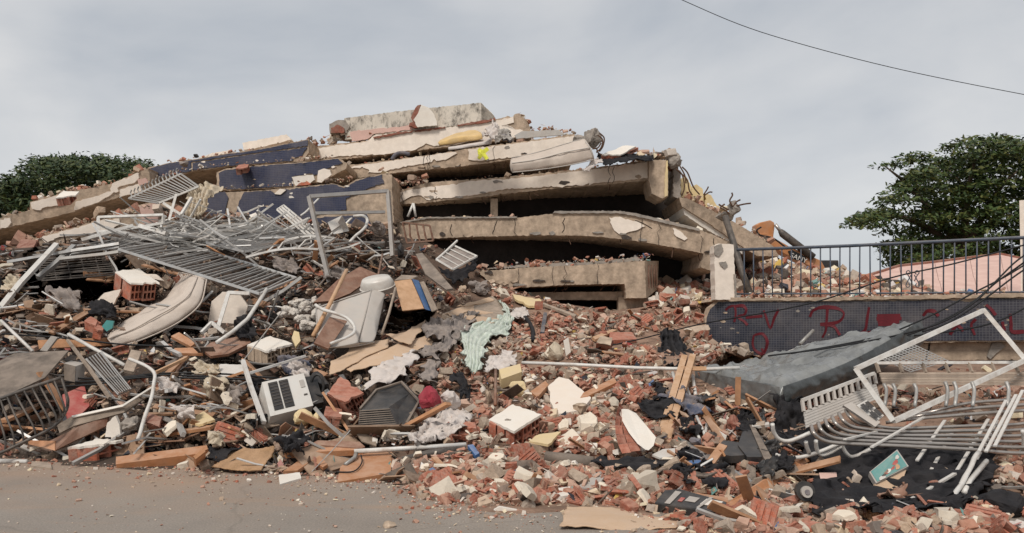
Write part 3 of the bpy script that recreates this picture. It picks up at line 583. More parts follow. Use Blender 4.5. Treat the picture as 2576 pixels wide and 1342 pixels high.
strokes += [[g2(z) for z in s] for s in (
    [(980, 350), (1190, 345)], [(975, 375), (1200, 372)], [(985, 400), (1180, 400)], [(990, 425), (1160, 430)], [(850, 500), (960, 515)],
    [(1395, 350), (1440, 305), (1500, 310), (1535, 350)], [(1640, 520), (1700, 440), (1760, 480)], [(1860, 520), (1830, 430), (1870, 380)], [(1960, 250), (2010, 290), (2050, 340)], [(2180, 330), (2190, 420), (2200, 490), (2300, 490)], [(2110, 400), (2130, 480)])]
for s in strokes:
    pts = smooth_line([W3(x, y, 0.024) for x, y in s], 4)
    mk('graffiti_stroke', *ribbon_vf(pts, Vector((0, 1, 0)), 0.042), 'graffiti', wall)
# broken raw concrete beside and under it
tag(beam([(1708, 845), (1740, 836), (1771, 832), (1786, 862), (1788, 895), (1736, 895), (1722, 872)], PW, 0.5, 'concrete', 'concrete_block', -0.02, 1.2, None), 'cracked brown concrete stub at the broken end of the tiled wall', 'concrete')
bb = tag(beam([(2250, 858), (2330, 864), (2440, 858), (2480, 862), (2760, 858), (2760, 908), (2470, 906), (2338, 908), (2240, 900)], PW, 1.2, 'concrete', 'concrete_beam', -0.15, 1.2, None), 'tan concrete beam with a dark crack under the tiled wall', 'beam')
mk('crack', *tube_vf([P(x, y, PL(x, PW) + 0.14) for x, y in jag([(2338, 866), (2334, 890), (2330, 906)], 6, 1, 1, False)], 0.015, 4), 'dark_void', bb)
mk('broken_edge', *prism([P(x, y, PL(x, PW) + 0.12) for x, y in [(2496, 864), (2516, 860), (2530, 872), (2506, 890), (2492, 904), (2484, 898)]], Vector((0, 0.03, 0))), 'concrete_gray', bb)
v, f = prism([P(1700, 890, 17.6), P(2760, 850, 15.6), P(2760, 1010, 15.6), P(1700, 1010, 17.6)], Vector((0, 0.2, 0)))  # near-black sheet painting the shade under the wall
tag(mk('gap_shade_sheet', v, f, 'dark_void'), 'dark sheet standing in for shade in the gap below the tiled wall', 'wall')

post = thing('concrete_post', P(1826, 752, 16.0), 'weathered square concrete gate post at the end of the railing', 'post')
v, f = prism([P(x, y, 16.1) for x, y in jag([(1797, 618), (1806, 613), (1845, 616), (1849, 690), (1853, 754), (1800, 754), (1798, 690)], 9, 0.9, 3)], Vector((0, 0.36, 0))); o = mk('shaft', v, f, 'plaster', post); fix_normals(o)
for q in ([(1797, 620), (1815, 614), (1820, 628), (1808, 646), (1798, 642)], [(1809, 660), (1826, 658), (1831, 668), (1822, 676), (1812, 668)], [(1846, 690), (1852, 690), (1853, 752), (1849, 752)]):
    v, f = prism([P(x, y, 16.07) for x, y in jag(q, 5, 0.8, 3)], Vector((0, 0.035, 0))); o = mk('spalled_patch', v, f, 'concrete_gray', post); fix_normals(o)

rail = thing('railing', W3(2200, 742), 'dark blue steel railing on top of the tiled wall', 'railing')
def rt(x): return itp([1855, 2134, 2576, 2800], [629, 619, 598, 588], x)
def rb(x): return itp([1855, 2134, 2576, 2800], [740, 739, 735, 733], x)
mk('top_rail', *tube_vf([W3(x, rt(x), -0.1) for x in (1853, 2000, 2134, 2300, 2450, 2576, 2800)], 0.033, 6), 'iron_blue', rail, smooth=True)
mk('bottom_rail', *tube_vf([W3(x, rb(x), -0.1) for x in (1853, 2000, 2134, 2300, 2450, 2576, 2800)], 0.018, 6), 'iron_blue', rail, smooth=True)
x = 1872.0
while x < 2790:
    mk('bar', *tube_vf([W3(x, rt(x), -0.1), W3(x + rnd.uniform(-1, 1.5), rb(x) + 6, -0.1)], 0.014, 5), 'iron_blue', rail, smooth=True)
    x += itp([1870, 2134, 2576], [23.5, 25, 30], x)
for s in (-1, 1):
    pts = [W3(2296 + s * (4 + 12 * t) * 1.0, 692 + 22 * t, -0.08) for t in (0, 0.4, 0.8)] + [W3(2296 + s * (12 + 5 * math.cos(a)), 718 - 5 * math.sin(a), -0.08) for a in (0.4, -0.6, -1.8, -3.2, -4.4)]
    mk('scroll', *tube_vf(smooth_line(pts, 3), 0.010, 5), 'iron_blue', rail, smooth=True)
    pts = [W3(2296 + s * (4 + 10 * t), 708 - 20 * t, -0.08) for t in (0, 0.4, 0.8)] + [W3(2296 + s * (11 + 5 * math.cos(a)), 686 + 5 * math.sin(a), -0.08) for a in (0.4, -0.6, -1.8, -3.2, -4.4)]
    mk('scroll', *tube_vf(smooth_line(pts, 3), 0.010, 5), 'iron_blue', rail, smooth=True)

# pink painted slab that slid down behind the railing
pk = thing('pink_roof', P(2400, 740, 22), 'faded pink roof sagging behind the railing on the right', 'roof')
ridge = [(2135, 712, 23), (2200, 690, 24), (2262, 671, 25), (2352, 661, 26), (2440, 650, 27), (2517, 641, 27), (2620, 662, 27), (2760, 690, 27)]
for i in range(len(ridge) - 1):
    a, b_ = ridge[i], ridge[i + 1]
    q = [P(a[0], a[1], a[2]), P(b_[0] - 1, b_[1], b_[2]), P(b_[0] + 24, 775, 19.2), P(a[0] + 25, 775, 19.2)]
    mid1 = [q[0].lerp(q[3], 0.5), q[1].lerp(q[2], 0.5)]
    v, f = prism([q[0], q[1], mid1[1], mid1[0]], Vector((0, 0.05, -0.10))); mk('roof_panel', v, f, 'plaster_pink', pk)
    up = Vector((0, -0.03, 0.035))
    v, f = prism([mid1[0] + up, mid1[1] + up, q[2] + up, q[3] + up], Vector((0, 0.05, -0.10))); mk('roof_panel', v, f, 'plaster_pink', pk)
mk('ridge_tiles', *tube_vf([P(a, y - 1, d) for a, y, d in ridge], 0.06, 5), 'brick_dark', pk)
tag(mk('side_post', *tube_vf([P(2571, 505, 20), P(2573, 600, 20), P(2576, 760, 20)], 0.075, 4), 'plaster'), 'pale pinkish post at the right edge behind the railing', 'post')
bar('black steel pole leaning beside the gate post', 'pole', [(1824, 545), (1845, 612), (1868, 690), (1888, 742)], 0.07, 'iron_dark', ds=[17.3, 17.0, 16.7, 16.5], name='leaning_pole', n=8)

# ------------------------------------------------------------------ excavator behind the rubble
ex = thing('excavator', P(2010, 745, 28), 'orange excavator with its arm bent over the rubble behind the railing', 'excavator')
def exp(px, mt, nm, th, d=27.5, par=ex):
    v, f = prism([P(x, y, d) for x, y in px], Vector((0, th, 0))); o = mk(nm, v, f, mt, par); fix_normals(o)
    bv = o.modifiers.new('b', 'BEVEL'); bv.width = 0.03; bv.segments = 2; return o
exp([(1902, 566), (1912, 560), (1938, 554), (1948, 560), (1949, 572), (1945, 602), (1930, 608), (1912, 590), (1903, 582)], 'orange_paint', 'stick', 0.5)
bm_ = exp([(1910, 588), (1926, 586), (1950, 600), (1985, 620), (2030, 640), (2066, 656), (2085, 690), (2078, 712), (2040, 672), (1985, 645), (1945, 625), (1918, 610)], 'orange_paint', 'boom', 0.55, 27.45)
exp([(1915, 596), (1928, 594), (1938, 604), (1934, 616), (1922, 614), (1914, 606)], 'iron_dark', 'pivot', 0.7, 27.35)
mk('piston_rod', *tube_vf([P(1950, 565, 27.4), P(1968, 588, 27.4)], 0.06, 8), 'chrome', ex, smooth=True)
mk('hydraulic_cylinder', *tube_vf([P(1962, 580, 27.4), P(1968, 588, 27.4), P(2046, 648, 27.4)], [0.08, 0.13, 0.13], 8), 'iron_dark', ex, smooth=True)
mk('hydraulic_hose', *tube_vf(smooth_line([P(1915, 572, 27.2), P(1904, 580, 27.2), P(1912, 592, 27.2), P(1945, 600, 27.2), P(1975, 622, 27.2)], 4), 0.03, 5), 'cable', ex, smooth=True)
exp([(1982, 632), (1994, 629), (2028, 647), (2024, 662), (1990, 650)], 'black_paint', 'name_plate', 0.02, 27.41)
tcu = bpy.data.curves.new('t', 'FONT'); tcu.body = 'SANY'; tcu.size = 0.24; tcu.extrude = 0.004
to = bpy.data.objects.new('t', tcu); COL.objects.link(to); bpy.context.view_layer.update()
tm = bpy.data.meshes.new_from_object(to.evaluated_get(bpy.context.evaluated_depsgraph_get())); bpy.data.objects.remove(to)
lo = bpy.data.objects.new('lettering', tm); COL.objects.link(lo); tm.materials.clear(); tm.materials.append(MATS['enamel'])
Mx = Matrix.Translation(P(1987, 647, 27.38)) @ Matrix.Rotation(R(22), 4, 'Y') @ Matrix.Rotation(R(90), 4, 'X')
lo.parent = ex; lo.matrix_parent_inverse = WM[ex.name].inverted(); lo.matrix_basis = Mx
exp([(2060, 690), (2200, 690), (2210, 740), (2050, 740)], 'orange_paint', 'body', 2.4, 28.0)
exp([(2065, 655), (2110, 655), (2112, 692), (2062, 692)], 'black_plastic', 'cab', 1.2, 28.2)
exp([(2040, 750), (2060, 738), (2210, 738), (2226, 750), (2215, 800), (2050, 800)], 'iron_dark', 'track', 0.5, 27.8)
exp([(2040, 750), (2060, 738), (2210, 738), (2226, 750), (2215, 800), (2050, 800)], 'iron_dark', 'track', 0.5, 30.0)

# ------------------------------------------------------------------ trees
def in_poly(x, y, poly):
    c = False; n = len(poly)
    for i in range(n):
        (x1, y1), (x2, y2) = poly[i], poly[i - 1]
        if (y1 > y) != (y2 > y) and x < (x2 - x1) * (y - y1) / (y2 - y1) + x1: c = not c
    return c
def tree(label, poly, holes, d0, dr, nclump, nleaf, leaf, base, fork, seed, material, limbs, flatness=0.35, extra=(), cs=0.55, tiers=0):
    r = random.Random(seed); t = thing('tree', P(base[0], base[1], d0), label, 'tree')
    t.location.z = 0; WM[t.name] = Matrix.Translation(t.location)
    xs_ = [p[0] for p in poly]; ys_ = [p[1] for p in poly]
    cl = []
    while len(cl) < nclump:
        x, y = r.uniform(min(xs_), max(xs_)), r.uniform(min(ys_), max(ys_))
        if tiers: y = round((y + x * 0.06) / tiers) * tiers - x * 0.06 + r.gauss(0, tiers * 0.30)
        if not in_poly(x, y, poly): continue
        if any(math.hypot(x - a, (y - b) * 1.4) < q for a, b, q in holes) : continue
        cl.append(P(x, y, d0 + r.uniform(-dr, dr)))
    for (x, y) in extra: cl.append(P(x, y, d0 + r.uniform(-0.5, 0.5)))
    k = len(cl) * nleaf
    rg = np.random.default_rng(seed)
    C = np.repeat(np.array([tuple(c) for c in cl]), nleaf, axis=0)
    off = rg.normal(0, 1, (k, 3)); off /= np.linalg.norm(off, axis=1)[:, None]; off *= (rg.random((k, 1)) ** 0.45) * cs
    off[:, 2] *= flatness
    pos = C + off
    nrm = rg.normal(0, 0.55, (k, 3)); nrm[:, 2] += 1.0; nrm[:, 1] -= 0.35; nrm /= np.linalg.norm(nrm, axis=1)[:, None]
    ax = rg.normal(0, 1, (k, 3)); ax -= nrm * (ax * nrm).sum(1)[:, None]; ax /= np.linalg.norm(ax, axis=1)[:, None]
    bx = np.cross(nrm, ax); s = leaf * rg.uniform(0.6, 1.3, (k, 1))
    V = np.stack([pos - ax * s, pos + bx * s * 0.45, pos + ax * s, pos - bx * s * 0.45], 1)
    L = np.array(t.location); V = (V - L).reshape(-1, 3)
    me = bpy.data.meshes.new('crown'); me.vertices.add(len(V)); me.vertices.foreach_set('co', V.ravel())
    me.loops.add(k * 4); me.loops.foreach_set('vertex_index', np.arange(k * 4)); me.polygons.add(k); me.polygons.foreach_set('loop_start', np.arange(0, k * 4, 4))
    me.update(); me.validate(); me.materials.append(MATS[material])
    o = bpy.data.objects.new('crown', me); COL.objects.link(o); o.parent = t
    Fk = P(fork[0], fork[1], d0); G = Vector(t.location)
    mk('trunk', *tube_vf(smooth_line([G, G.lerp(Fk, 0.5) + Vector((0.15, 0, 0)), Fk], 4), [0.45 - 0.2 * i / 8 for i in range(9)], 9), 'bark', t, smooth=True)
    for (x, y) in limbs:
        e = P(x, y, d0 + r.uniform(-dr, dr) * 0.6); mid = Fk.lerp(e, 0.5) + Vector((r.uniform(-.4, .4), r.uniform(-.4, .4), 0.5))
        pts = smooth_line([Fk - Vector((0, 0, 0.6)), mid, e], 4); mk('limb', *tube_vf(pts, [0.2 - 0.17 * i / (len(pts) - 1) for i in range(len(pts))], 6), 'bark', t, smooth=True)
    return t
tree('large broad-leaved tree in layered tiers behind the railing at right', [(2142, 566), (2166, 540), (2198, 518), (2240, 486), (2270, 470), (2307, 434), (2330, 410), (2352, 391), (2385, 377), (2413, 349), (2450, 332), (2480, 344), (2534, 346), (2575, 358), (2680, 380), (2800, 450), (2840, 560), (2800, 690), (2420, 668), (2256, 672), (2236, 636), (2232, 612), (2266, 600), (2232, 588), (2242, 572), (2186, 570)],
     [(2254, 540, 20), (2371, 497, 13), (2533, 442, 15), (2455, 503, 13), (2530, 503, 12), (2264, 578, 12), (2420, 440, 11), (2330, 520, 11), (2490, 440, 10), (2300, 590, 9), (2350, 450, 8), (2280, 505, 9)], 38, 3.2, 760, 64, 0.13, (2424, 760), (2424, 600), 5, 'leaf',
     [(2226, 418), (2300, 520), (2170, 555), (2380, 420), (2460, 380), (2560, 430), (2680, 480), (2330, 600), (2520, 560)], 0.27, [(2228, 418), (2257, 415), (2278, 410), (2282, 398), (2300, 392), (2318, 396), (2330, 402), (2282, 446), (2300, 440), (2268, 465), (2236, 636), (2250, 650), (2150, 565)], 0.78, 34)
tree('dense dark green tree behind the tilted slab at left', [(-260, 600), (-260, 470), (-100, 470), (0, 478), (20, 455), (60, 425), (95, 404), (140, 400), (180, 402), (220, 397), (270, 402), (310, 412), (350, 418), (362, 412), (366, 424), (360, 470), (300, 560), (200, 600)],
     [], 46, 4.5, 620, 90, 0.14, (120, 760), (120, 560), 9, 'leaf_dark', [(40, 470), (140, 430), (250, 430), (320, 450), (-80, 500)], 0.6, [(362, 416), (355, 420), (8, 470)], 0.85)
_before = set(o.name for o in bpy.data.objects)
# ------------------------------------------------------------------ builders for the things in the rubble
def loft(label, cat, A, B, C, material, name='mattress', quilt=0.012, parent=None, piping=None, rnd_=0.16, seed=0, crush=0.0, mats=None):
    """soft slab: A far top edge, B near top edge, C near bottom edge (3-D polylines of equal length)"""
    n = len(A); k = 6
    A, B, C = [smooth_line(q, k) if n > 2 else [Vector(q[0]).lerp(Vector(q[1]), i / 10) for i in range(11)] for q in (A, B, C)]
    Dd = [a + (c - b) for a, b, c in zip(A, B, C)]
    ring = []
    for cx, cy, a0 in ((1, 0, -90), (1, 1, 0), (0, 1, 90), (0, 0, 180)):
        rx, ry = 0.07, 0.30
        for a in (0, 30, 60, 90):
            an = R(a0 + a); ring.append((cx + (-rx if cx else rx) + rx * math.cos(an), cy + (-ry if cy else ry) + ry * math.sin(an)))
        if cx == 1 and cy == 1:
            ring += [(q, 1.0) for q in (0.8, 0.65, 0.5, 0.35, 0.2)]
        if cx == 0 and cy == 0:
            ring += [(q, 0.0) for q in (0.2, 0.35, 0.5, 0.65, 0.8)]
    m = len(ring); V, F = [], []
    L = len(A)
    st = [(0, 0.0), (0, 0.86), (0, 0.97)] + [(i, 1.0) for i in range(0, L)] + [(L - 1, 0.97), (L - 1, 0.86), (L - 1, 0.0)]
    ends = [(-0.4, 0), (-0.35, 0.0)]
    du = 0.035
    for si, (i, sc) in enumerate(st):
        ctr = (A[i] + B[i] + C[i] + Dd[i]) / 4
        sh = Vector()
        if si < 3: t = (A[0] - A[min(1, L - 1)]).normalized(); sh = t * (du * (1.0, 0.9, 0.4)[si])
        if si >= len(st) - 3: t = (A[-1] - A[-2]).normalized(); sh = t * (du * (0.4, 0.9, 1.0)[si - len(st) + 3])
        for (u, w) in ring:      # u: 0 far .. 1 near, w: 0 top .. 1 bottom
            p = (A[i] * (1 - u) + B[i] * u) * (1 - w) + (Dd[i] * (1 - u) + C[i] * u) * w
            q = ctr + (p - ctr) * sc + sh
            nn_ = noise.fractal(q * 5.0 + Vector((seed, 0, 0)), 1, 2, 3)
            q += (q - ctr).normalized() * (nn_ * quilt * 2 + crush * noise.noise(q * 1.7 + Vector((seed, 3, 0))))
            V.append(q)
    for s in range(len(st) - 1):
        for r_ in range(m): F.append([s * m + r_, s * m + (r_ + 1) % m, (s + 1) * m + (r_ + 1) % m, (s + 1) * m + r_])
    o = mk(name, V, F, material, parent, smooth=True); fix_normals(o)
    if mats:
        for q in mats[1:]: o.data.materials.append(MATS[q])
    if parent is None: tag(o, label, cat)
    if piping:
        for E in (B, C, A): mk('piping', *tube_vf([p.copy() for p in E], 0.013, 5), piping, o, smooth=True)
        for i in (0, -1): mk('piping', *tube_vf([A[i], B[i], C[i]], 0.013, 5), piping, o, smooth=True)
    return o
def grille(label, cat, c4, nb, ds, material, rr_=0.022, br=0.013, name='window_grille', group=None, flat=1.0, mid=0, skip=0.0, hook=0.0, bent=0.0, square=True):
    a, b, c, d = [P(x, y, q) for (x, y), q in zip(c4, ds)]
    t = thing(name, (a + b + c + d) / 4, label, cat, group)
    def rl(p, q): return [p.lerp(q, i / 6) + Vector((0, 0, bent * math.sin(math.pi * i / 6))) for i in range(7)]
    near, far = rl(a, d), rl(b, c)
    for q in (near, far): mk('rail', *tube_vf(q, rr_, 4), material, t)
    for q in ([a, b], [d, c]): mk('end_bar', *tube_vf(q, rr_ * 0.9, 4), material, t)
    def at(q, s):
        z = s * 6; i = min(5, int(z)); return q[i].lerp(q[i + 1], z - i)
    for i in range(1, nb):
        if rnd.random() < skip: continue
        s = i / nb; p, q = at(near, s), at(far, min(1, max(0, s + rnd.uniform(-.012, .012))))
        k_ = bent + 0.02; pts = [p, p.lerp(q, rnd.uniform(.3, .7)) + Vector((rnd.gauss(0, k_), rnd.gauss(0, k_), rnd.gauss(0, k_ * 0.6))), q]
        if hook:
            h = (p - q).normalized(); pts = [q, p, p + h * hook * 0.5 + Vector((0, 0, hook * 0.5)), p + h * hook * 0.2 + Vector((0, 0, hook))]
        mk('bar', *tube_vf(pts, br, 4 if square and not hook else 6, flat=flat), material, t)
    for j in range(mid):
        s = (j + 1) / (mid + 1); mk('cross_bar', *tube_vf([a.lerp(b, s), d.lerp(c, s)], br, 4), material, t)
    return t
def cloth(label, cat, rows, material, name='cloth', off=0.15, ds=None, amp=0.05, freq=3.0, th=0.008, seed=0, nu=26, nv=22, parent=None, fold=0.0, folds=7, group=None):
    """rows: list of polylines (px), same length; surface runs through them"""
    R3 = []
    for i, row in enumerate(rows):
        dd = None if ds is None else ds[i]
        R3.append(smooth_line(dep(row, off, dd), 11) if len(row) > 2 else [dep(row, off, dd)[0].lerp(dep(row, off, dd)[1], j / 20) for j in range(21)])
    cols = [smooth_line([r_[j] for r_ in R3], 12) if len(R3) > 2 else [R3[0][j].lerp(R3[1][j], q / 20) for q in range(21)] for j in range(len(R3[0]))]
    nu, nv = len(cols), len(cols[0])
    V = []; stiff = material in ('cardboard', 'sand')
    for i in range(nu):
        for j in range(nv):
            p = cols[i][j]; q = p * freq + Vector((seed, seed * 0.7, 0))
            rd = 1 - 2 * abs(noise.noise(q * 1.5 + Vector((noise.noise(q) * 1.2, 4, 2)))); rd2 = 1 - 2 * abs(noise.noise(q * 3.3 + Vector((1, 8, 2))))
            w = noise.fractal(q, 0.8, 2.2, 5) * amp * 0.8 + (0 if stiff else (max(0, rd) ** 2 * 0.9 + max(0, rd2) ** 2 * 0.4) * amp) + (math.sin(i / (nu - 1) * folds * 6.28 + noise.noise(q * 0.4) * 3) * fold)
            eg = max(0, 1 - min(i, nu - 1 - i, j, nv - 1 - j) / 4.0) * (0.25 if stiff else 1.0); k2 = q * 1.4 + Vector((0, 0, 11))
            jx, jz = noise.fractal(k2, 0.7, 2.3, 4), noise.fractal(k2 + Vector((5, 5, 0)), 0.7, 2.3, 4)
            V.append(p + Vector((0.25 * w * noise.noise(q + Vector((9, 9, 9))) + 0.10 * eg * jx, -w, 0.55 * w + 0.09 * eg * jz)))
    F = [[i * nv + j, (i + 1) * nv + j, (i + 1) * nv + j + 1, i * nv + j + 1] for i in range(nu - 1) for j in range(nv - 1)]
    o = mk(name, V, F, material, parent, smooth=True)
    sm = o.modifiers.new('s', 'SOLIDIFY'); sm.thickness = th
    if parent is None: tag(o, label, cat, group)
    return o
def rock_vf(seed, sx=1, sy=1, sz=1, n=22, sub=0, rough=0.0):
    r = random.Random(seed); bm = bmesh.new()
    for _ in range(n):
        p = Vector((r.gauss(0, 1), r.gauss(0, 1), r.gauss(0, 1))).normalized() * r.uniform(0.75, 1.0)
        bm.verts.new((p.x * sx * 0.5, p.y * sy * 0.5, p.z * sz * 0.5))
    res = bmesh.ops.convex_hull(bm, input=bm.verts); bmesh.ops.delete(bm, geom=[g for g in res['geom_interior'] if isinstance(g, bmesh.types.BMVert)], context='VERTS')
    if sub:
        bmesh.ops.subdivide_edges(bm, edges=bm.edges, cuts=sub, use_grid_fill=True)
        for q in bm.verts: q.co += q.co.normalized() * noise.fractal(q.co * 6 + Vector((seed, 0, 0)), 1, 2, 4) * rough
    bm.verts.index_update(); V = [q.co.copy() for q in bm.verts]; F = [[w.index for w in f_.verts] for f_ in bm.faces]; bm.free()
    return V, F
def lump(label, cat, x, y, w, h, material, off=0.1, d=None, name='concrete_lump', seed=1, sub=2, rough=0.05, group=None, dd=None):
    dd_ = d if d is not None else D(x, y) - off; s = dd_ / FPX
    V, F = rock_vf(seed, w * s, (dd or max(w, h)) * s, h * s, 26, sub, rough)
    o = mk(name, V, F, material, None, Matrix.Translation(P(x, y, dd_)), smooth=False); return tag(o, label, cat, group)
def hollow_vf(nx=3, nz=2, th=0.085, yo=0.0):
    parts = []
    for i in range(nx + 1):
        x = i / nx * (1 - th); parts.append(box_vf((x, 0.0, 0.0), (x + th, 1.0, 1.0)))
    for j in range(nz + 1):
        z = j / nz * (1 - th * 1.3)
        for i in range(nx):
            x = i / nx * (1 - th) + th; parts.append(box_vf((x, 0.002, z), (x + (1 - th) / nx - th, 0.998, z + th * 1.3)))
    return join(parts)
HV, HF = hollow_vf()
def hollow_brick(par, o_, ex_, ey_, ez_, material='brick', name='brick', nx=3, nz=2):
    v, f = (HV, HF) if (nx, nz) == (3, 2) else hollow_vf(nx, nz)
    return mk(name, [o_ + ex_ * p.x + ey_ * p.y + ez_ * p.z for p in v], f, material, par)
def masonry(label, top, h, plaster='plaster_white', off=0.3, ds=None, nx=3, ny=2, jg=1.4, name='masonry_chunk', brickmat='brick', down=None, over=1.0, hole=(2, 1)):
    """lump of hollow brickwork with plaster still on one face; top = px corners a b c d (a-b near-left edge, then round)"""
    a, b, c, d = dep(top, off, ds); n = pnormal([a, b, c, d]) if down is None else Vector(down).normalized()
    t = thing(name, (a + b + c + d) / 4 + n * h, label, 'masonry')
    px = jag(top, 9, jg, 7); 
    M = frame_from([a, b, c, d]); Mi = M.inverted()
    # plaster sheet: jagged outline projected on the top plane
    nn_ = pnormal([a, b, c, d]); c0 = (a + b + c + d) / 4; cam_ = Vector((0, 0, EYE))
    pts = []
    for x, y in px:
        dv = P(x, y, 1.0) - cam_; s = (c0 - cam_).dot(nn_) / dv.dot(nn_); pts.append(cam_ + dv * s)
    v, f = prism(pts, n * 0.03); o = mk('plaster_layer', v, f, plaster, t); fix_normals(o)
    g = n * 0.031
    for i in range(nx):
        for j in range(ny):
            u0, u1, w0, w1 = i / nx, (i + 0.965) / nx, j / ny, (j + 0.965) / ny
            def bl(u, w): return (a.lerp(b, u)).lerp(d.lerp(c, u), w)
            p00 = bl(u0, w0); e1 = bl(u1, w0) - p00; e2 = bl(u0, w1) - p00
            sh = 1.0 - rnd.uniform(0, 0.3)
            if nx * ny > 2 and rnd.random() < 0.08: continue
            e1 = e1 * rnd.uniform(0.85, 1.0) + e2 * rnd.uniform(-.06, .06)
            hollow_brick(t, p00 + g + e2 * 0 + e1 * rnd.uniform(0, .03), e1, e2, n * (h * sh), brickmat, nx=hole[0], nz=hole[1]) if hole[2:] else hollow_brick(t, p00 + g, e2, e1, n * (h * sh), brickmat, nx=hole[0], nz=hole[1])
    return t

# ------------------------------------------------------------------ things lying on the upper floors
A = [P(1288, 398, 18.9), P(1350, 384, 18.8), P(1420, 363, 18.7), P(1467, 350, 18.6)]
B = [P(1288, 411, 18.2), P(1350, 402, 18.1), P(1420, 384, 18.0), P(1484, 372, 18.0)]
C = [P(1289, 434, 18.25), P(1350, 428, 18.15), P(1420, 418, 18.05), P(1494, 402, 18.05)]
loft('thick beige mattress with piped edge hanging over the third floor beam', 'mattress', A, B, C, 'mattress', piping='mattress_grey', crush=0.03)
A = [P(1108, 352, 19.6), P(1150, 334, 19.6), P(1193, 326, 19.6)]; B = [P(1104, 358, 18.9), P(1150, 344, 18.9), P(1211, 340, 18.9)]; C = [P(1108, 367, 18.9), P(1150, 360, 18.9), P(1213, 352, 18.9)]
loft('yellow foam block lying near the top of the collapsed building', 'foam', A, B, C, 'foam', 'foam_block', 0.02, crush=0.05)
A = [P(1140, 366, 19.6), P(1190, 354, 19.6), P(1230, 348, 19.6)]; B = [P(1130, 371, 18.8), P(1190, 362, 18.8), P(1232, 354, 18.8)]; C = [P(1132, 379, 18.8), P(1190, 371, 18.8), P(1232, 364, 18.8)]
loft('thin white cushion under the yellow foam block', 'cushion', A, B, C, 'white_cloth', 'cushion', 0.02, crush=0.04)
cloth('crumpled white sheet beside the foam block on the roof floor', 'cloth', [[(1240, 305), (1252, 318), (1256, 330)], [(1225, 330), (1245, 340), (1258, 348)], [(1215, 345), (1232, 355), (1250, 362)]], 'white_cloth', ds=[19.1, 18.9, 18.7], amp=0.10)
cloth('pale blue bundle of bedding by the white sheet near the top', 'bedding', [[(1250, 340), (1262, 328), (1276, 338)], [(1248, 355), (1265, 345), (1282, 350)], [(1252, 362), (1270, 360), (1292, 360)]], 'board_grey', ds=[19.0, 18.8, 18.6], amp=0.12, name='bedding')
cloth('dark blue scrap of cloth next to the pale bedding bundle', 'cloth', [[(1274, 340), (1286, 350)], [(1268, 360), (1290, 362)]], 'blue_cloth', ds=[18.85, 18.6], amp=0.06)
board('flat grey-blue sheet of board on the second floor edge', 'board', [(1294, 341), (1314, 330), (1403, 327), (1424, 339), (1300, 349)], 'board_grey', 0.05, ds=[18.6, 19.3, 19.2, 18.5, 18.4], jg=1.0)
lump('round dark concrete column head with hanging rebar at the second floor', 'concrete', 1487, 348, 62, 58, 'concrete_gray', d=18.7, seed=4, name='column_head', sub=3, rough=0.07)
lump('ragged grey column head at the end of the third floor beam', 'concrete', 1694, 404, 46, 62, 'concrete_gray', d=19.0, seed=6, name='column_head', sub=3, rough=0.07)
lump('flat broken concrete between the two column heads', 'concrete', 1655, 392, 60, 22, 'concrete_gray', d=19.2, seed=7, sub=2)
lump('grey rubble knob beside the blue board at the second floor', 'concrete', 1455, 352, 40, 26, 'concrete_gray', d=18.9, seed=9, sub=2)
cloth('black tarpaulin spread on the third floor', 'tarpaulin', [[(1510, 396), (1560, 388), (1645, 392)], [(1505, 404), (1560, 398), (1640, 402)], [(1515, 414), (1565, 412), (1632, 408)]], 'black_cloth', 'tarpaulin', ds=[19.2, 18.7, 18.3], amp=0.07)
cloth('white rag trailing off the third floor by the mattress', 'cloth', [[(1495, 402), (1520, 405)], [(1478, 415), (1500, 418)], [(1463, 430), (1472, 436)]], 'white_cloth', ds=[18.4, 18.2, 18.1], amp=0.06)
masonry('brick wedge with red end lying on the black tarpaulin', [(1512, 389), (1560, 389), (1600, 368), (1575, 366)], 0.12, 'plaster_white', ds=[18.5, 18.5, 19.0, 19.2], nx=2, ny=1)
for i, (pts, d) in enumerate([([(1503, 340), (1516, 352), (1512, 372), (1500, 384)], 18.4), ([(1508, 335), (1520, 348), (1517, 368), (1508, 382)], 18.4), ([(1500, 372), (1505, 385), (1514, 390)], 18.4), ([(1490, 375), (1504, 372), (1512, 360)], 18.3),
     ([(1700, 425), (1716, 440), (1722, 470), (1716, 492)], 18.6), ([(1708, 432), (1728, 452), (1734, 478), (1742, 492)], 18.7), ([(1716, 420), (1730, 436), (1744, 470), (1760, 490)], 18.8), ([(1710, 418), (1722, 440), (1726, 462)], 18.7),
     ([(1770, 490), (1778, 478), (1782, 470)], 19.2), ([(1772, 492), (1784, 484), (1792, 484)], 19.2)]):
    bar(['bent rebar loop hanging from the dark round column head', 'rusty rebar dangling beside the end of the third floor'][0 if i < 4 else 1], 'rebar', pts, 0.018, 'rebar', ds=d, curve=True, name='rebar', n=5, group=['rebar of the round column head', 'rebar at the right edge of the floors'][0 if i < 4 else 1])
tag(mk('concrete_lump', *rock_vf(21, 0.35, 0.35, 0.4, 24, 2, 0.04), 'concrete_gray', None, Matrix.Translation(P(1848, 525, 18.6))), 'small concrete knob with rebar sticking up above the sloping slab', 'concrete')
lump('broken concrete saddle under the knob above the sloping slab', 'concrete', 1826, 546, 60, 26, 'concrete_gray', d=18.8, seed=31)
for pts in ([(1842, 520), (1836, 505), (1842, 492), (1840, 485)], [(1852, 518), (1870, 514), (1888, 512)], [(1845, 520), (1852, 508), (1862, 502)], [(1832, 530), (1816, 520), (1808, 514)], [(1834, 540), (1820, 528), (1812, 522), (1822, 514)]):
    bar('thin rebar prong on the concrete knob above the sloping slab', 'rebar', pts, 0.02, 'rebar', ds=18.5, curve=True, name='rebar', n=5, group='rebar on the concrete knob')
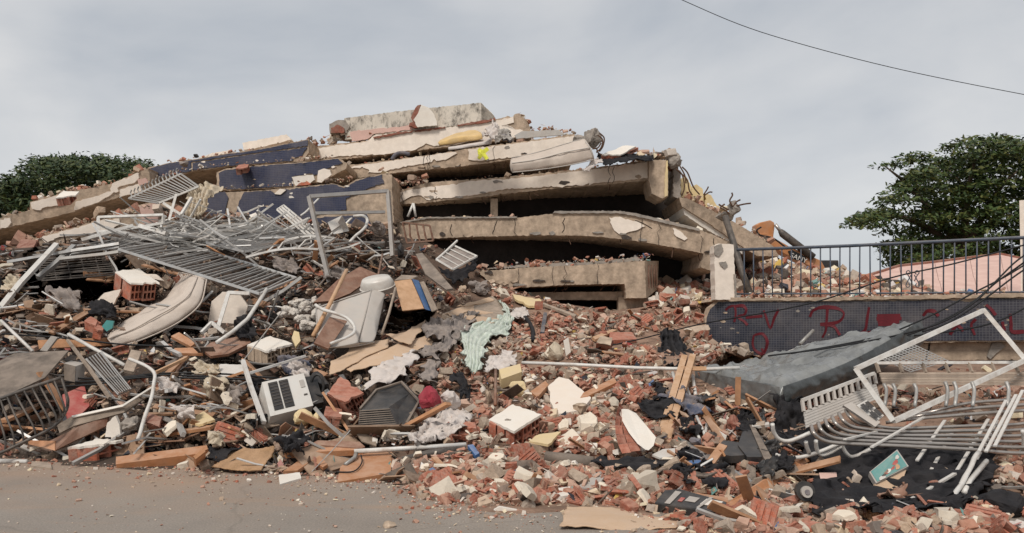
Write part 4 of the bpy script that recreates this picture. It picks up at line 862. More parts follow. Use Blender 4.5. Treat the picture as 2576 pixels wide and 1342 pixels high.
lump('dark plastic tub on top of the left tiled wall', 'tub', 493, 393, 15, 14, 'black_plastic', d=20.4, seed=12, sub=0, name='plastic_tub')
lump('grey bundle on the left end of the tiled wall', 'bundle', 462, 412, 26, 18, 'grey_cloth', d=20.3, seed=14, name='bundle')
masonry('red brick stub on the lip of the middle tiled wall', [(592, 424), (622, 421), (626, 414), (600, 416)], 0.15, 'brick', ds=[20.0, 20.0, 20.4, 20.4], nx=2, ny=1)
bar('dark blue hoop lying between the top two floors', 'hoop', [(985, 402), (995, 390), (1012, 384), (1030, 388)], 0.05, 'blue_cloth', ds=20.2, curve=True, name='hoop', n=8)
masonry('red brick lump on the left slab under the tree', [(140, 498), (190, 492), (200, 482), (160, 480)], 0.2, 'plaster_white', ds=[19.2, 19.2, 19.8, 19.8], nx=3, ny=1)
masonry('dark red brick chunk on the lower left slab', [(35, 628), (85, 622), (92, 604), (55, 602)], 0.3, 'brick_dark', ds=[17.6, 17.6, 18.1, 18.1], nx=2, ny=1)

# ------------------------------------------------------------------ metal grilles and frames, left of centre
grille('large aluminium window grille sloping over the bent mattress', 'grille', [(299, 628), (439, 607), (746, 700), (654, 740)], 26, [14.6, 16.2, 15.0, 13.4], 'aluminium', 0.034, 0.020)
grille('second aluminium grille tilted behind the big sloping grille', 'grille', [(520, 612), (688, 579), (800, 596), (615, 634)], 11, [15.8, 17.2, 16.8, 15.2], 'aluminium', 0.03, 0.018)
grille('flattened grey louvre grille below the tiled wall', 'grille', [(394, 596), (674, 549), (706, 576), (441, 606)], 22, [16.6, 18.0, 17.2, 16.0], 'steel_grey', 0.03, 0.016, flat=2.0)
grille('upright grey grille with hooked bar ends against the left tiled wall', 'grille', [(324, 500), (400, 512), (500, 470), (455, 438)], 15, [18.2, 17.6, 17.8, 18.6], 'steel_grey', 0.028, 0.016, hook=0.16)
grille('tangled white tube grille lying right of the second grille', 'grille', [(620, 648), (700, 610), (842, 600), (800, 628)], 7, [15.2, 16.4, 16.6, 15.6], 'steel_white', 0.028, 0.017, bent=0.08)
grille('narrow grille of leaning white slats in front of the tiled wall', 'grille', [(697, 528), (714, 517), (800, 588), (776, 596)], 5, [17.4, 17.6, 17.0, 16.8], 'steel_white', 0.026, 0.03, mid=2)
grille('small grey grille left of the big sloping grille', 'grille', [(180, 640), (330, 596), (412, 590), (300, 622)], 9, [15.6, 16.8, 16.8, 15.6], 'aluminium', 0.026, 0.014)
grille('dark grating inside the black hollow at left', 'grating', [(100, 655), (270, 640), (285, 690), (110, 705)], 10, [16.8, 16.8, 16.2, 16.4], 'iron_dark', 0.02, 0.013, mid=4)
def frame_thing(label, px, w, material, ds, name='window_frame', cat='frame', closed=True, glass=None):
    pts = dep(px, 0, ds); t = thing(name, sum(pts, Vector()) / len(pts), label, cat)
    k = len(pts)
    for i in range(k if closed else k - 1):
        a, b = pts[i], pts[(i + 1) % k]; mk('frame_member', *tube_vf([a, b], w, 4), material, t)
    if glass: v, f = prism(pts, Vector((0, 0.01, 0))); mk('pane', v, f, glass, t)
    return t
frame_thing('thin white window frame standing at the foot of the left slabs', [(247, 547), (411, 541), (411, 562), (300, 580), (247, 584)], 0.035, 'steel_white', [16.8, 16.8, 16.8, 16.5, 16.5])
frame_thing('V-shaped broken white frame below the hooked grille', [(412, 512), (456, 541), (482, 498)], 0.04, 'steel_white', [17.2, 17.0, 17.3], closed=False)
bar('upright white stick by the V-shaped frame', 'stick', [(425, 556), (443, 490)], 0.035, 'steel_white', ds=[16.9, 17.3], name='white_stick', n=4)
bar('thick white beam leaning at the far left over the dark hollow', 'beam', [(142, 616), (50, 715), (-10, 790)], 0.06, 'steel_white', ds=[15.6, 14.2, 13.4], name='white_beam', n=4)
bar('second grey beam behind the thick white beam at left', 'beam', [(186, 620), (150, 655), (96, 700)], 0.06, 'aluminium', ds=[15.9, 15.4, 14.9], name='grey_beam', n=4)
bar('white bar sloping up to the thin window frame', 'bar', [(205, 604), (335, 568)], 0.045, 'steel_white', ds=[16.0, 16.5], name='white_bar', n=4)
bar('white bar sloping down right of the thin window frame', 'bar', [(352, 569), (420, 588)], 0.06, 'steel_white', ds=[16.3, 15.9], name='white_bar', n=4)
bar('long grey rail across the top of the dark hollow', 'rail', [(20, 660), (180, 632), (300, 614)], 0.04, 'aluminium', ds=[15.6, 15.5, 15.6], name='grey_rail', n=4)
bar('pale rail lying under the long grey rail', 'rail', [(150, 652), (262, 640), (300, 634)], 0.04, 'board_grey', ds=[15.3, 15.1, 15.0], name='grey_rail', n=4)
# chrome gate frame
G = lambda x, y, d: P(x, y, d)
t = thing('gate_frame', P(880, 700, 15.6), 'tall chrome gate frame standing in the debris before the tiled wall', 'frame')
for nm, pts, r_ in (('top_rail', [(778, 495, 15.9), (976, 481, 16.6)], 0.05), ('middle_rail', [(792, 537, 15.8), (968, 534, 16.5)], 0.04), ('post', [(778, 495, 15.9), (800, 590, 15.6), (830, 712, 15.0)], 0.055), ('post', [(976, 481, 16.6), (982, 560, 16.4), (988, 646, 16.0)], 0.055)):
    mk(nm, *tube_vf([P(*q) for q in pts], r_, 4), 'chrome', t)
grille('dark square rebar cage standing before the arched beam', 'rebar cage', [(1024, 612), (1013, 560), (1081, 568), (1090, 606)], 4, [16.6, 16.8, 16.8, 16.6], 'iron_rust', 0.024, 0.022, name='rebar_cage')
t = grille('folded chair frame with four white slats by the lowest beam', 'chair', [(1098, 653), (1140, 617), (1200, 645), (1140, 678)], 1, [15.2, 16.0, 15.6, 14.8], 'steel_white', 0.024, 0.014, mid=3, name='folded_chair')
mk('seat_panel', *prism([P(1100, 653, 15.24), P(1140, 619, 16.04), P(1198, 645, 15.64), P(1140, 677, 14.84)], Vector((0, 0.02, -0.03))), 'grey_cloth', t)
mk('leg', *tube_vf([P(1098, 655, 15.2), P(1150, 606, 16.1)], 0.024, 5), 'steel_white', t)
cloth('black cloth hanging under the folded chair frame', 'cloth', [[(1106, 678), (1150, 682), (1205, 655)], [(1125, 700), (1150, 700), (1190, 680)], [(1140, 712), (1155, 715), (1170, 706)]], 'black_cloth', off=0.35, amp=0.06)
t = thing('metal_box', P(850, 583, 16.4), 'dented open white metal box behind the chrome gate frame', 'box')
for q in ([(824, 560), (860, 543), (866, 560), (834, 582)], [(860, 543), (878, 580), (866, 584), (850, 560)], [(834, 582), (866, 562), (877, 582), (840, 590)]):
    v, f = prism(dep(q, 0, [16.3, 16.7, 16.6, 16.2]), Vector((0, 0.03, 0.01))); o = mk('side', v, f, 'enamel', t); fix_normals(o)
bar('bent white pipe right of the dented metal box', 'pipe', [(891, 543), (912, 543), (925, 554), (920, 570), (900, 590), (880, 610)], 0.032, 'steel_white', ds=[16.8, 16.7, 16.6, 16.4, 16.1, 15.8], curve=True, name='bent_pipe')
bar('thin white pipe leaning on the tiled wall', 'pipe', [(757, 543), (775, 528), (802, 500)], 0.022, 'steel_white', ds=[17.2, 17.4, 17.8], curve=True, name='bent_pipe')
for i, q in enumerate([[(1026, 546), (1040, 512)], [(1040, 512), (1046, 546)]]):
    bar('white propped stick under the left end of the third beam', 'stick', q, 0.03, 'steel_white', ds=18.6, name='white_stick', n=5, group='propped sticks under the third beam')
cloth('beige curtain draped over the wall beside the hooked grille', 'curtain', [[(480, 484), (505, 472), (528, 464), (560, 472)], [(482, 510), (498, 500), (512, 496), (530, 498)], [(474, 535), (490, 530), (505, 525), (520, 522)], [(468, 555), (485, 556), (498, 552), (512, 548)]], 'beige_cloth', 'curtain', ds=[18.2, 17.8, 17.6, 17.4], amp=0.08, fold=0.05, folds=5)
lump('grey torn cloth bundle inside the chrome gate frame', 'bundle', 950, 570, 44, 40, 'grey_cloth', d=16.8, seed=41, name='bundle', sub=3, rough=0.09)
lump('old car tyre leaning at the foot of the gate frame', 'tyre', 1008, 632, 18, 44, 'black_plastic', d=15.9, seed=43, name='tyre', sub=1)

# ------------------------------------------------------------------ left slope
A = [P(274, 846, 13.1), P(315, 803, 14.0), P(371, 764, 14.6), P(402, 757, 14.6), P(427, 733, 14.9), P(450, 688, 15.3)]
B = [P(276, 851, 12.7), P(335, 828, 12.8), P(390, 798, 13.0), P(440, 770, 13.2), P(474, 742, 13.4), P(494, 699, 14.0)]
C = [P(292, 872, 12.7), P(350, 856, 12.8), P(412, 830, 13.0), P(464, 800, 13.2), P(503, 762, 13.4), P(517, 706, 14.0)]
loft('long dirty beige mattress bent over the debris under the big grille', 'mattress', A, B, C, 'mattress', piping='mattress', quilt=0.014, crush=0.05)
masonry('brick lump with cream plaster left of the bent mattress', [(290, 684), (330, 712), (402, 712), (350, 676)], 0.36, 'plaster_white', ds=[14.2, 13.7, 13.9, 14.9], nx=2, ny=2, down=(-0.15, 0.1, -1), hole=(3, 2))
board('cream plaster flake leaning in the dark hollow', 'plaster', [(240, 760), (262, 738), (304, 728), (286, 766)], 'plaster', 0.05, ds=13.9, jg=1.2, name='plaster_flake')
board('small grey plaster flake behind the cream brick lump', 'plaster', [(358, 690), (390, 690), (410, 706), (380, 702)], 'plaster', 0.05, ds=14.4, jg=1.0, name='plaster_flake')
frame_thing('white door frame corner standing right of the bent mattress', [(548, 826), (575, 737), (628, 739)], 0.04, 'steel_white', [12.6, 13.2, 13.2], closed=False, name='door_frame')
board('rounded grey board behind the white door frame corner', 'board', [(524, 812), (532, 760), (560, 735), (600, 738), (622, 770), (610, 815), (570, 830)], 'plaster', 0.05, ds=13.6, jg=0.8)
frame_thing('small white angle frame lying under the door frame', [(507, 838), (533, 812), (566, 838)], 0.035, 'steel_white', [12.4, 12.6, 12.4], closed=False)
bar('bent white pole lying across the slope left of the fluff', 'pole', [(671, 728), (648, 765), (623, 803), (585, 835), (545, 863)], 0.032, 'steel_white', ds=[13.6, 13.2, 12.6, 12.2, 11.9], name='bent_pole', n=6)
board('orange drawer front lying below the door frame', 'drawer front', [(430, 846), (450, 836), (493, 862), (480, 872)], 'wood_orange', 0.05, off=0.25, name='orange_board')
board('wide orange-red board across the left slope', 'board', [(429, 888), (440, 876), (520, 874), (510, 890)], 'wood_orange', 0.04, off=0.25)
board('dark brown round-edged board left of the plastered block', 'board', [(508, 880), (530, 862), (620, 842), (632, 862), (575, 890), (530, 896)], 'wood_brown', 0.04, off=0.3)
masonry('tan brick block with a white plaster top in mid slope', [(622, 868), (676, 884), (736, 864), (680, 846)], 0.22, 'plaster_white', ds=[11.9, 11.6, 12.0, 12.6], nx=3, ny=2, down=(0, 0.1, -1), hole=(3, 2), brickmat='concrete')
for i, (x, y, w, h) in enumerate([(745, 760, 34, 26), (768, 775, 40, 32), (790, 762, 26, 40), (735, 785, 30, 22), (760, 800, 44, 26), (778, 815, 40, 24), (722, 780, 26, 18), (800, 800, 24, 26), (712, 795, 24, 16)]):
    lump(['upper left', 'largest central', 'tall upper right', 'left', 'lower', 'lowest', 'far left', 'far right', 'leftmost lower'][i] + ' tuft of white stuffing beside the grey mattress', 'stuffing', x, y, w, h, 'fluff', off=0.45, seed=60 + i, name='stuffing', sub=4, rough=0.12, group='stuffing tufts beside the grey mattress')
board('orange-yellow plaster chip below the white stuffing', 'plaster', [(734, 850), (740, 832), (752, 836), (756, 858), (744, 872)], 'plaster_yellow', 0.04, off=0.4, name='plaster_flake')
bar('tall brown wooden pole leaning before the grey mattress', 'pole', [(872, 680), (830, 765), (788, 846)], 0.035, 'wood_raw', ds=[13.6, 12.6, 11.9], name='wooden_pole', n=5)
board('dark brown door panel propped behind the grey mattress', 'door panel', [(788, 764), (850, 702), (905, 672), (950, 690), (880, 738), (835, 756)], 'wood_brown', 0.05, ds=[13.5, 14.0, 14.6, 14.6, 13.9, 13.6], name='door_panel')
A = [P(812, 772, 13.2), P(870, 748, 13.3), P(934, 731, 13.4)]; 
V4 = [(800, 778), (934, 731), (900, 862), (806, 880)]
A = [P(795, 776, 12.7), P(865, 752, 13.0), P(934, 730, 13.3)]; B = [P(800, 876, 11.6), P(852, 872, 11.8), P(902, 862, 12.0)]
off_ = Vector((0.20, 0.22, 0.0)); C = [p + off_ for p in B]
loft('grey mattress standing on edge in the middle of the slope', 'mattress', A, B, C, 'mattress_grey', piping='mattress_grey', crush=0.02)
board('brown cabinet door leaning on the grey mattress', 'cabinet door', [(829, 798), (874, 807), (826, 878), (790, 862)], 'wood_brown', 0.03, ds=[12.2, 12.3, 11.5, 11.45], name='brown_board')
bar('bent white tube looping over the cabinet door', 'tube', [(793, 767), (815, 780), (845, 790), (874, 801), (891, 822), (882, 842), (832, 866)], 0.026, 'steel_white', ds=[12.3, 12.2, 12.1, 12.1, 12.0, 11.8, 11.5], curve=True, name='bent_tube')
t = thing('cabinet', P(1040, 790, 13.2), 'old brown cabinet carcass with a blue side tipped on the slope', 'cabinet')
for nm, q, ds_, mt in (('front_panel', [(992, 708), (1034, 702), (1066, 776), (1012, 782)], [13.4, 13.6, 13.2, 12.9], 'wood_raw'), ('side_panel', [(1036, 702), (1052, 706), (1084, 782), (1068, 777)], [13.6, 13.9, 13.6, 13.2], 'blue_paint'), ('top_panel', [(992, 706), (1010, 692), (1050, 694), (1036, 702)], [13.4, 14.0, 14.1, 13.6], 'wood_grey'), ('edge_board', [(1056, 710), (1066, 708), (1100, 778), (1086, 784)], [13.9, 14.0, 13.7, 13.5], 'wood_grey')):
    v, f = prism(dep(q, 0, ds_), Vector((0.01, 0.04, -0.01))); o = mk(nm, v, f, mt, t); fix_normals(o)
board('long dark curved sheet sliding down right of the cabinet', 'sheet', [(1046, 640), (1062, 636), (1085, 660), (1140, 728), (1122, 728), (1070, 690)], 'board_dark', 0.03, ds=[15.4, 15.4, 14.9, 13.9, 13.8, 14.5], name='metal_sheet')
bar('thin wooden stick standing right of the grey mattress', 'stick', [(995, 725), (978, 790), (960, 842)], 0.022, 'wood_grey', ds=[13.0, 12.5, 12.2], name='wooden_stick', n=5)
bar('rusty upright bar above the grey mattress', 'bar', [(962, 640), (950, 700), (942, 735)], 0.022, 'iron_rust', ds=[14.6, 13.9, 13.6], name='rusty_bar', n=5)
t = thing('plastic_basin', P(960, 725, 13.5), 'white oval plastic basin upside down above the grey mattress', 'basin')
bv, bf = [], []
for j, (rr0, zz) in enumerate(((1.0, 0.0), (0.97, 0.06), (0.86, 0.13), (0.80, 0.16), (0.0, 0.165))):
    for i in range(20): bv.append((0.30 * rr0 * math.cos(i * math.pi / 10), 0.22 * rr0 * math.sin(i * math.pi / 10), zz))
for j in range(4):
    for i in range(20): bf.append([j * 20 + i, j * 20 + (i + 1) % 20, (j + 1) * 20 + (i + 1) % 20, (j + 1) * 20 + i])
o = mk('bowl', bv, bf, 'enamel', t, Matrix.Translation(P(950, 722, 13.6)) @ Euler((R(25), R(-8), 0)).to_matrix().to_4x4(), smooth=True)
mk('rim', *tube_vf([(0.305 * math.cos(i * math.pi / 10), 0.225 * math.sin(i * math.pi / 10), 0) for i in range(20)], 0.012, 5, True), 'enamel', t, Matrix.Translation(P(950, 722, 13.6)) @ Euler((R(25), R(-8), 0)).to_matrix().to_4x4(), smooth=True)
# cardboard
cloth('long strip of brown cardboard curling down the middle of the slope', 'cardboard', [[(832, 912), (874, 890), (895, 866), (978, 856)], [(830, 930), (872, 908), (905, 885), (976, 862)], [(829, 946), (868, 930), (905, 905), (974, 876)]], 'cardboard', 'cardboard_sheet', off=0.35, amp=0.02, th=0.012)
cloth('lower cardboard strip with a dark fold under it', 'cardboard', [[(869, 912), (980, 876), (1084, 842)], [(872, 928), (985, 892), (1087, 854)], [(880, 938), (990, 906), (1087, 868)]], 'cardboard', 'cardboard_sheet', off=0.28, amp=0.015, th=0.012)
cloth('curled corner of cardboard above the two strips', 'cardboard', [[(970, 843), (1010, 838), (1072, 808)], [(1000, 858), (1022, 855), (1060, 832)], [(1028, 868), (1034, 866), (1040, 852)]], 'cardboard', 'cardboard_sheet', off=0.5, amp=0.02, th=0.012)
board('wide dark stack of boards under torn cardboard right of the cabinet', 'board', [(1112, 790), (1180, 764), (1240, 744), (1262, 770), (1276, 806), (1219, 828), (1160, 814)], 'wood_grey', 0.08, off=0.3, name='board_stack')
for i, q in enumerate([[(1118, 790), (1180, 766), (1205, 772), (1150, 794)], [(1196, 780), (1250, 778), (1240, 788), (1196, 792)], [(1188, 812), (1200, 796), (1256, 802), (1226, 820)], [(1150, 770), (1230, 748), (1244, 756), (1180, 772)], [(1165, 798), (1190, 770), (1196, 796), (1186, 806)]]):
    board(['torn cardboard flap at the left end of the board stack', 'torn cardboard flap at the right of the board stack', 'large torn cardboard flap at the lower edge of the board stack', 'brown cardboard layer on top of the board stack', 'upright torn cardboard flap in the middle of the board stack'][i], 'cardboard', q, 'cardboard', 0.012, off=0.42 + 0.02 * i, jg=1.6, name='cardboard_flap', warp=1)
cloth('pale green plastic curtain spilling down beside the board stack', 'curtain', [[(1252, 758), (1262, 764), (1270, 772)], [(1270, 790), (1280, 798), (1288, 806)], [(1225, 812), (1250, 822), (1282, 832)], [(1174, 832), (1200, 850), (1228, 862)], [(1164, 872), (1190, 885), (1220, 886)], [(1172, 925), (1190, 934), (1212, 932)]], 'green_cloth', 'plastic_curtain', off=0.3, amp=0.07, fold=0.035, folds=6)
cloth('white sheet spread on the slope under the cardboard strips', 'sheet', [[(950, 916), (1000, 900), (1048, 885)], [(930, 945), (985, 928), (1046, 905)], [(914, 978), (965, 968), (1012, 948)]], 'white_cloth', 'bed_sheet', off=0.25, amp=0.05)
cloth('long twisted grey cloth hanging from the cardboard pile', 'cloth', [[(1150, 800), (1170, 792), (1205, 790)], [(1120, 830), (1150, 838), (1180, 828)], [(1100, 868), (1130, 862), (1150, 868)], [(1050, 890), (1080, 900), (1100, 908)]], 'grey_cloth', off=0.4, amp=0.09)
cloth('dirty brown-grey cloth trailing left of the green curtain', 'cloth', [[(1118, 850), (1135, 850)], [(1090, 892), (1112, 900)], [(1068, 930), (1096, 940)], [(1050, 962), (1085, 970)]], 'grey_cloth', off=0.25, amp=0.06)
cloth('crumpled black bin liner left of the grey cloth', 'bin liner', [[(1070, 820), (1100, 806), (1130, 812)], [(1064, 840), (1100, 832), (1140, 836)], [(1075, 858), (1105, 852), (1132, 858)]], 'grey_cloth', 'bin_liner', off=0.45, amp=0.1)

# ------------------------------------------------------------------ window air conditioner
t = thing('air_conditioner', P(720, 1046, 10.2), 'white window air conditioner with its black inside exposed, tipped on its side', 'air conditioner')
O_ = P(659, 962, 10.15); EX = P(764, 939, 10.55) - O_; EY = P(680, 1048, 9.75) - O_; EZ = EX.cross(EY).normalized()
if EZ.y < 0: EZ = -EZ
def acp(nm, u0, w0, u1, w1, z0, z1, mt, par=None):
    v, f = box_vf((u0, w0, z0), (u1, w1, z1)); o = mk(nm, [O_ + EX * p.x + EY * p.y + EZ * p.z for p in v], f, mt, par or t); fix_normals(o); return o
acp('casing', 0, 0, 1, 1, 0, 0.42, 'enamel')
for u0, u1 in ((0.12, 0.33), (0.37, 0.58)):
    g = acp('air_vent', u0, 0.08, u1, 0.88, -0.012, 0.002, 'black_plastic')
    for k in range(8): acp('vent_slat', u0 + 0.01, 0.12 + 0.09 * k, u1 - 0.01, 0.14 + 0.09 * k, -0.018, -0.011, 'iron_dark', g)
acp('control_panel', 0.84, 0.2, 0.94, 0.42, -0.010, 0.002, 'board_grey')
acp('badge', 0.86, 0.62, 0.94, 0.66, -0.008, 0.002, 'iron_dark')
acp('rear_unit', 1.005, 0.06, 1.30, 0.9, 0.05, 0.40, 'black_plastic')
v, f = rock_vf(77, 0.36, 0.3, 0.42, 30, 1, 0.03); mk('fan_motor', v, f, 'black_plastic', t, Matrix.Translation(P(800, 968, 10.8)))
mk('fan_ring', *tube_vf([P(798 + 16 * math.cos(a * 0.52), 972 + 30 * math.sin(a * 0.52), 10.55) for a in range(12)], 0.02, 5, True), 'black_plastic', t, smooth=True)
bar('slanted white post in front of the air conditioner', 'post', [(611, 908), (632, 975), (664, 1064)], 0.033, 'steel_white', ds=[10.7, 10.2, 9.6], name='white_post', n=4)
bar('thin white rail meeting the slanted post', 'rail', [(628, 939), (768, 896)], 0.022, 'steel_white', ds=[10.5, 11.3], name='white_rail', n=4)
bar('straight thin wire running up from the slanted post', 'wire', [(612, 908), (712, 780)], 0.009, 'steel_grey', ds=[10.7, 12.6], name='wire', n=4)
board('grey metal bracket below the air conditioner', 'bracket', [(762, 1012), (824, 978), (832, 988), (770, 1025)], 'aluminium', 0.03, off=0.35, name='metal_bracket')
t = masonry('broken hollow red brick cluster right of the air conditioner', [(822, 990), (868, 1012), (914, 988), (856, 948)], 0.30, 'brick', ds=[9.95, 9.75, 10.1, 10.6], nx=2, ny=2, hole=(3, 2), down=(0.2, 0.5, -0.8))
masonry('red grooved brick below the air conditioner', [(815, 1046), (858, 1050), (860, 1030), (820, 1022)], 0.16, 'brick', ds=[9.6, 9.6, 9.9, 9.9], nx=2, ny=1)
lump('yellowish broken wall piece beside the red grooved brick', 'masonry', 760, 1052, 56, 52, 'plaster_yellow', off=0.3, seed=81, name='masonry_lump', sub=3, rough=0.05)
lump('tan wedge of plaster between wall piece and grooved brick', 'plaster', 800, 1054, 30, 54, 'plaster_yellow', off=0.3, seed=83, name='masonry_lump', sub=1)
# black television casing
t = thing('television_casing', P(970, 1078, 9.7), 'cracked black television back casing lying face down', 'television')
for nm, q, ds_, mt in (('ribbed_panel', [(905, 1030), (978, 1025), (1004, 1080), (900, 1086)], [9.75, 9.7, 9.5, 9.55], 'black_plastic'), ('upper_shell', [(905, 1030), (946, 982), (1010, 962), (1030, 990), (1002, 1030), (978, 1025)], [9.75, 10.2, 10.3, 10.1, 9.8, 9.7], 'black_plastic'), ('side_shell', [(1010, 962), (1054, 1010), (1022, 1066), (1004, 1080), (978, 1025), (1002, 1030), (1030, 990)], [10.3, 10.0, 9.6, 9.5, 9.7, 9.8, 10.1], 'black_plastic')):
    v, f = prism(dep(q, 0, ds_), Vector((0.02, 0.1, 0))); o = mk(nm, v, f, mt, t); fix_normals(o)
for k in range(9):
    w = 0.08 + k * 0.10; mk('rib', *tube_vf([P(905 - 4 * w, 1030 + 55 * w, 9.73 - 0.2 * w), P(979 + 22 * w, 1025 + 52 * w, 9.68 - 0.2 * w)], 0.008, 4), 'board_dark', t)
mk('rim', *tube_vf(dep([(905, 1030), (946, 982), (1010, 962), (1054, 1010), (1022, 1066)], 0, [9.73, 10.15, 10.25, 9.95, 9.55]), 0.02, 5), 'board_dark', t)
lump('crimson cloth bag stuffed full beside the television casing', 'bag', 1082, 1003, 66, 72, 'red_cloth', d=9.9, seed=91, name='cloth_bag', sub=4, rough=0.04)
lump('white bundle tied behind the crimson bag', 'bundle', 1128, 1000, 44, 56, 'white_cloth', d=10.1, seed=93, name='bundle', sub=4, rough=0.10)
cloth('crumpled white fabric spilling below the crimson bag', 'fabric', [[(1110, 1040), (1145, 1028), (1186, 1052)], [(1066, 1068), (1120, 1062), (1180, 1072)], [(1045, 1095), (1095, 1100), (1130, 1098)], [(1028, 1116), (1050, 1122), (1080, 1118)]], 'white_cloth', 'fabric', off=0.22, amp=0.09, freq=5)
cloth('dark bundle of brown cloth lying above the crimson bag', 'cloth', [[(1140, 950), (1165, 942), (1176, 965)], [(1150, 975), (1168, 965), (1182, 990)], [(1158, 1005), (1166, 1000), (1176, 1018)]], 'black_cloth', off=0.25, amp=0.08)

# ------------------------------------------------------------------ foot of the slope, left
board('orange wood panel lying on the road edge', 'wood panel', [(849, 1213), (857, 1174), (899, 1143), (986, 1138), (982, 1190)], 'wood_orange', 0.05, ds=[8.35, 8.75, 9.15, 9.2, 8.6], name='orange_board')
bar('long white plastic pipe resting on the orange wood panel', 'pipe', [(891, 1136), (1030, 1128), (1173, 1119)], 0.028, 'steel_white', ds=[8.95, 9.05, 9.1], name='plastic_pipe', n=8)
bar('short elbow of white pipe on the orange wood panel', 'pipe', [(896, 1140), (892, 1152), (868, 1170)], 0.024, 'steel_grey', ds=[8.95, 8.85, 8.7], name='plastic_pipe', n=8)
bar('black cable curling over the orange wood panel', 'cable', [(845, 1188), (890, 1186), (910, 1165), (908, 1145)], 0.008, 'cable', ds=[8.5, 8.5, 8.7, 8.85], curve=True, name='cable', n=5)
board('long orange plank left of the white plastic pipe', 'plank', [(714, 1130), (716, 1140), (912, 1132), (912, 1122)], 'wood_orange', 0.07, off=0.2, name='plank')
board('dark red moulded rail behind the long orange plank', 'rail', [(780, 1118), (800, 1108), (905, 1112), (918, 1124), (910, 1128)], 'wood_brown', 0.06, off=0.22, name='moulded_rail')
board('broken V-shaped piece of orange plank', 'plank', [(712, 1186), (785, 1136), (798, 1140), (824, 1168), (812, 1176), (786, 1158), (748, 1184)], 'wood_orange', 0.04, off=0.12, name='broken_plank')
board('white tile shard on the road edge by the broken plank', 'tile', [(701, 1196), (754, 1188), (758, 1204), (704, 1218)], 'plaster_white', 0.04, off=0.1, name='tile_shard', jg=0.7)
board('heavy orange-brown beam at the foot of the left slope', 'beam', [(291, 1168), (292, 1150), (520, 1120), (523, 1130), (500, 1142)], 'wood_orange', 0.12, off=0.18, name='wooden_beam')
cloth('tan sandy sheet of cardboard sloping to the road', 'cardboard', [[(615, 1130), (655, 1128), (695, 1124)], [(565, 1150), (620, 1150), (680, 1148)], [(532, 1176), (590, 1186), (660, 1182)]], 'sand', 'cardboard_sheet', off=0.16, amp=0.03)
cloth('black plastic sheet between beam and tan cardboard', 'plastic sheet', [[(525, 1130), (560, 1128), (600, 1130)], [(520, 1148), (545, 1150), (575, 1146)], [(505, 1160), (530, 1166), (545, 1166)]], 'black_cloth', 'plastic_sheet', off=0.14, amp=0.05)
masonry('red brick course with a white plaster top at the road edge', [(170, 1126), (240, 1120), (310, 1106), (240, 1104)], 0.24, 'plaster_white', ds=[9.55, 9.5, 9.65, 9.95], nx=3, ny=1, down=(0, 0.15, -1), hole=(2, 2))
board('crimson panel standing left of the wooden drawer', 'panel', [(157, 994), (212, 968), (225, 1022), (174, 1072)], 'red_paint', 0.03, ds=[10.6, 10.9, 10.6, 10.1], name='painted_panel')
t = thing('drawer', P(200, 1110, 9.9), 'open brown wooden drawer with a pale upper edge at left', 'drawer')
for nm, q, ds_, mt, th in (('long_side', [(143, 1070), (182, 1047), (308, 1020), (385, 972), (388, 986), (312, 1038), (186, 1072), (150, 1090)], [9.9, 10.0, 10.2, 10.7, 10.7, 10.15, 9.9, 9.8], 'wood_grey', 0.03), ('pale_edge', [(180, 1046), (308, 1018), (385, 970), (385, 974), (309, 1023), (182, 1051)], [9.98, 10.15, 10.65, 10.63, 10.13, 9.95], 'plaster_white', 0.02), ('front', [(120, 1112), (200, 1072), (272, 1048), (268, 1072), (190, 1108), (138, 1134)], [9.75, 9.9, 10.1, 10.05, 9.8, 9.6], 'wood_brown', 0.03), ('bottom', [(70, 1108), (138, 1110), (138, 1134), (72, 1118)], [9.8, 9.72, 9.58, 9.7], 'wood_orange', 0.03)):
    v, f = prism(dep(q, 0, ds_), Vector((0.0, th, -0.01))); o = mk(nm, v, f, mt, t); fix_normals(o)
bar('tall bent white curtain pole standing on the left slope', 'pole', [(326, 906), (360, 918), (386, 938), (389, 965), (375, 1020), (345, 1108)], 0.024, 'steel_white', ds=[10.9, 10.7, 10.5, 10.3, 10.0, 9.5], curve=True, name='curtain_pole', n=7)
# curved iron balcony railing
t = thing('balcony_railing', P(70, 1140, 9.8), 'curved dark iron balcony railing at the far left edge', 'railing')
tp = [P(-40, 1018, 9.6), P(0, 1004, 9.65), P(80, 975, 9.8), P(154, 951, 10.0)]; bt = [P(-40, 1150, 9.35), P(0, 1140, 9.4), P(60, 1112, 9.5), P(118, 1084, 9.6), P(150, 1058, 9.75), P(170, 1022, 9.9), P(165, 985, 10.0), P(154, 951, 10.0)]
mk('top_rail', *tube_vf(smooth_line(tp, 4), 0.024, 6), 'iron_dark', t, smooth=True); mk('bottom_rail', *tube_vf(smooth_line(bt, 4), 0.02, 6), 'iron_dark', t, smooth=True)
for i in range(13):
    s = i / 12; a = smooth_line(tp, 8); b_ = smooth_line(bt[:6], 8); p = a[int(s * (len(a) - 1))]; q = b_[int(s * (len(b_) - 1))]
    mk('bar', *tube_vf(smooth_line([p, p.lerp(q, 0.35) + Vector((0.05, -0.06, 0)), p.lerp(q, 0.75) + Vector((0.06, -0.05, 0)), q], 4), 0.013, 5), 'iron_dark', t, smooth=True)
board('large brown metal sheet with a dusty pale stain at far left', 'sheet', [(36, 892), (172, 880), (112, 950), (0, 1004), (-50, 1015), (-50, 930)], 'board_dark', 0.02, ds=[11.2, 11.2, 10.6, 10.2, 10.1, 10.7], name='metal_sheet')
bar('long dirty white pole crossing the left slope', 'pole', [(172, 842), (240, 880), (314, 920)], 0.028, 'steel_white', ds=[11.9, 11.5, 11.1], name='white_pole', n=5)
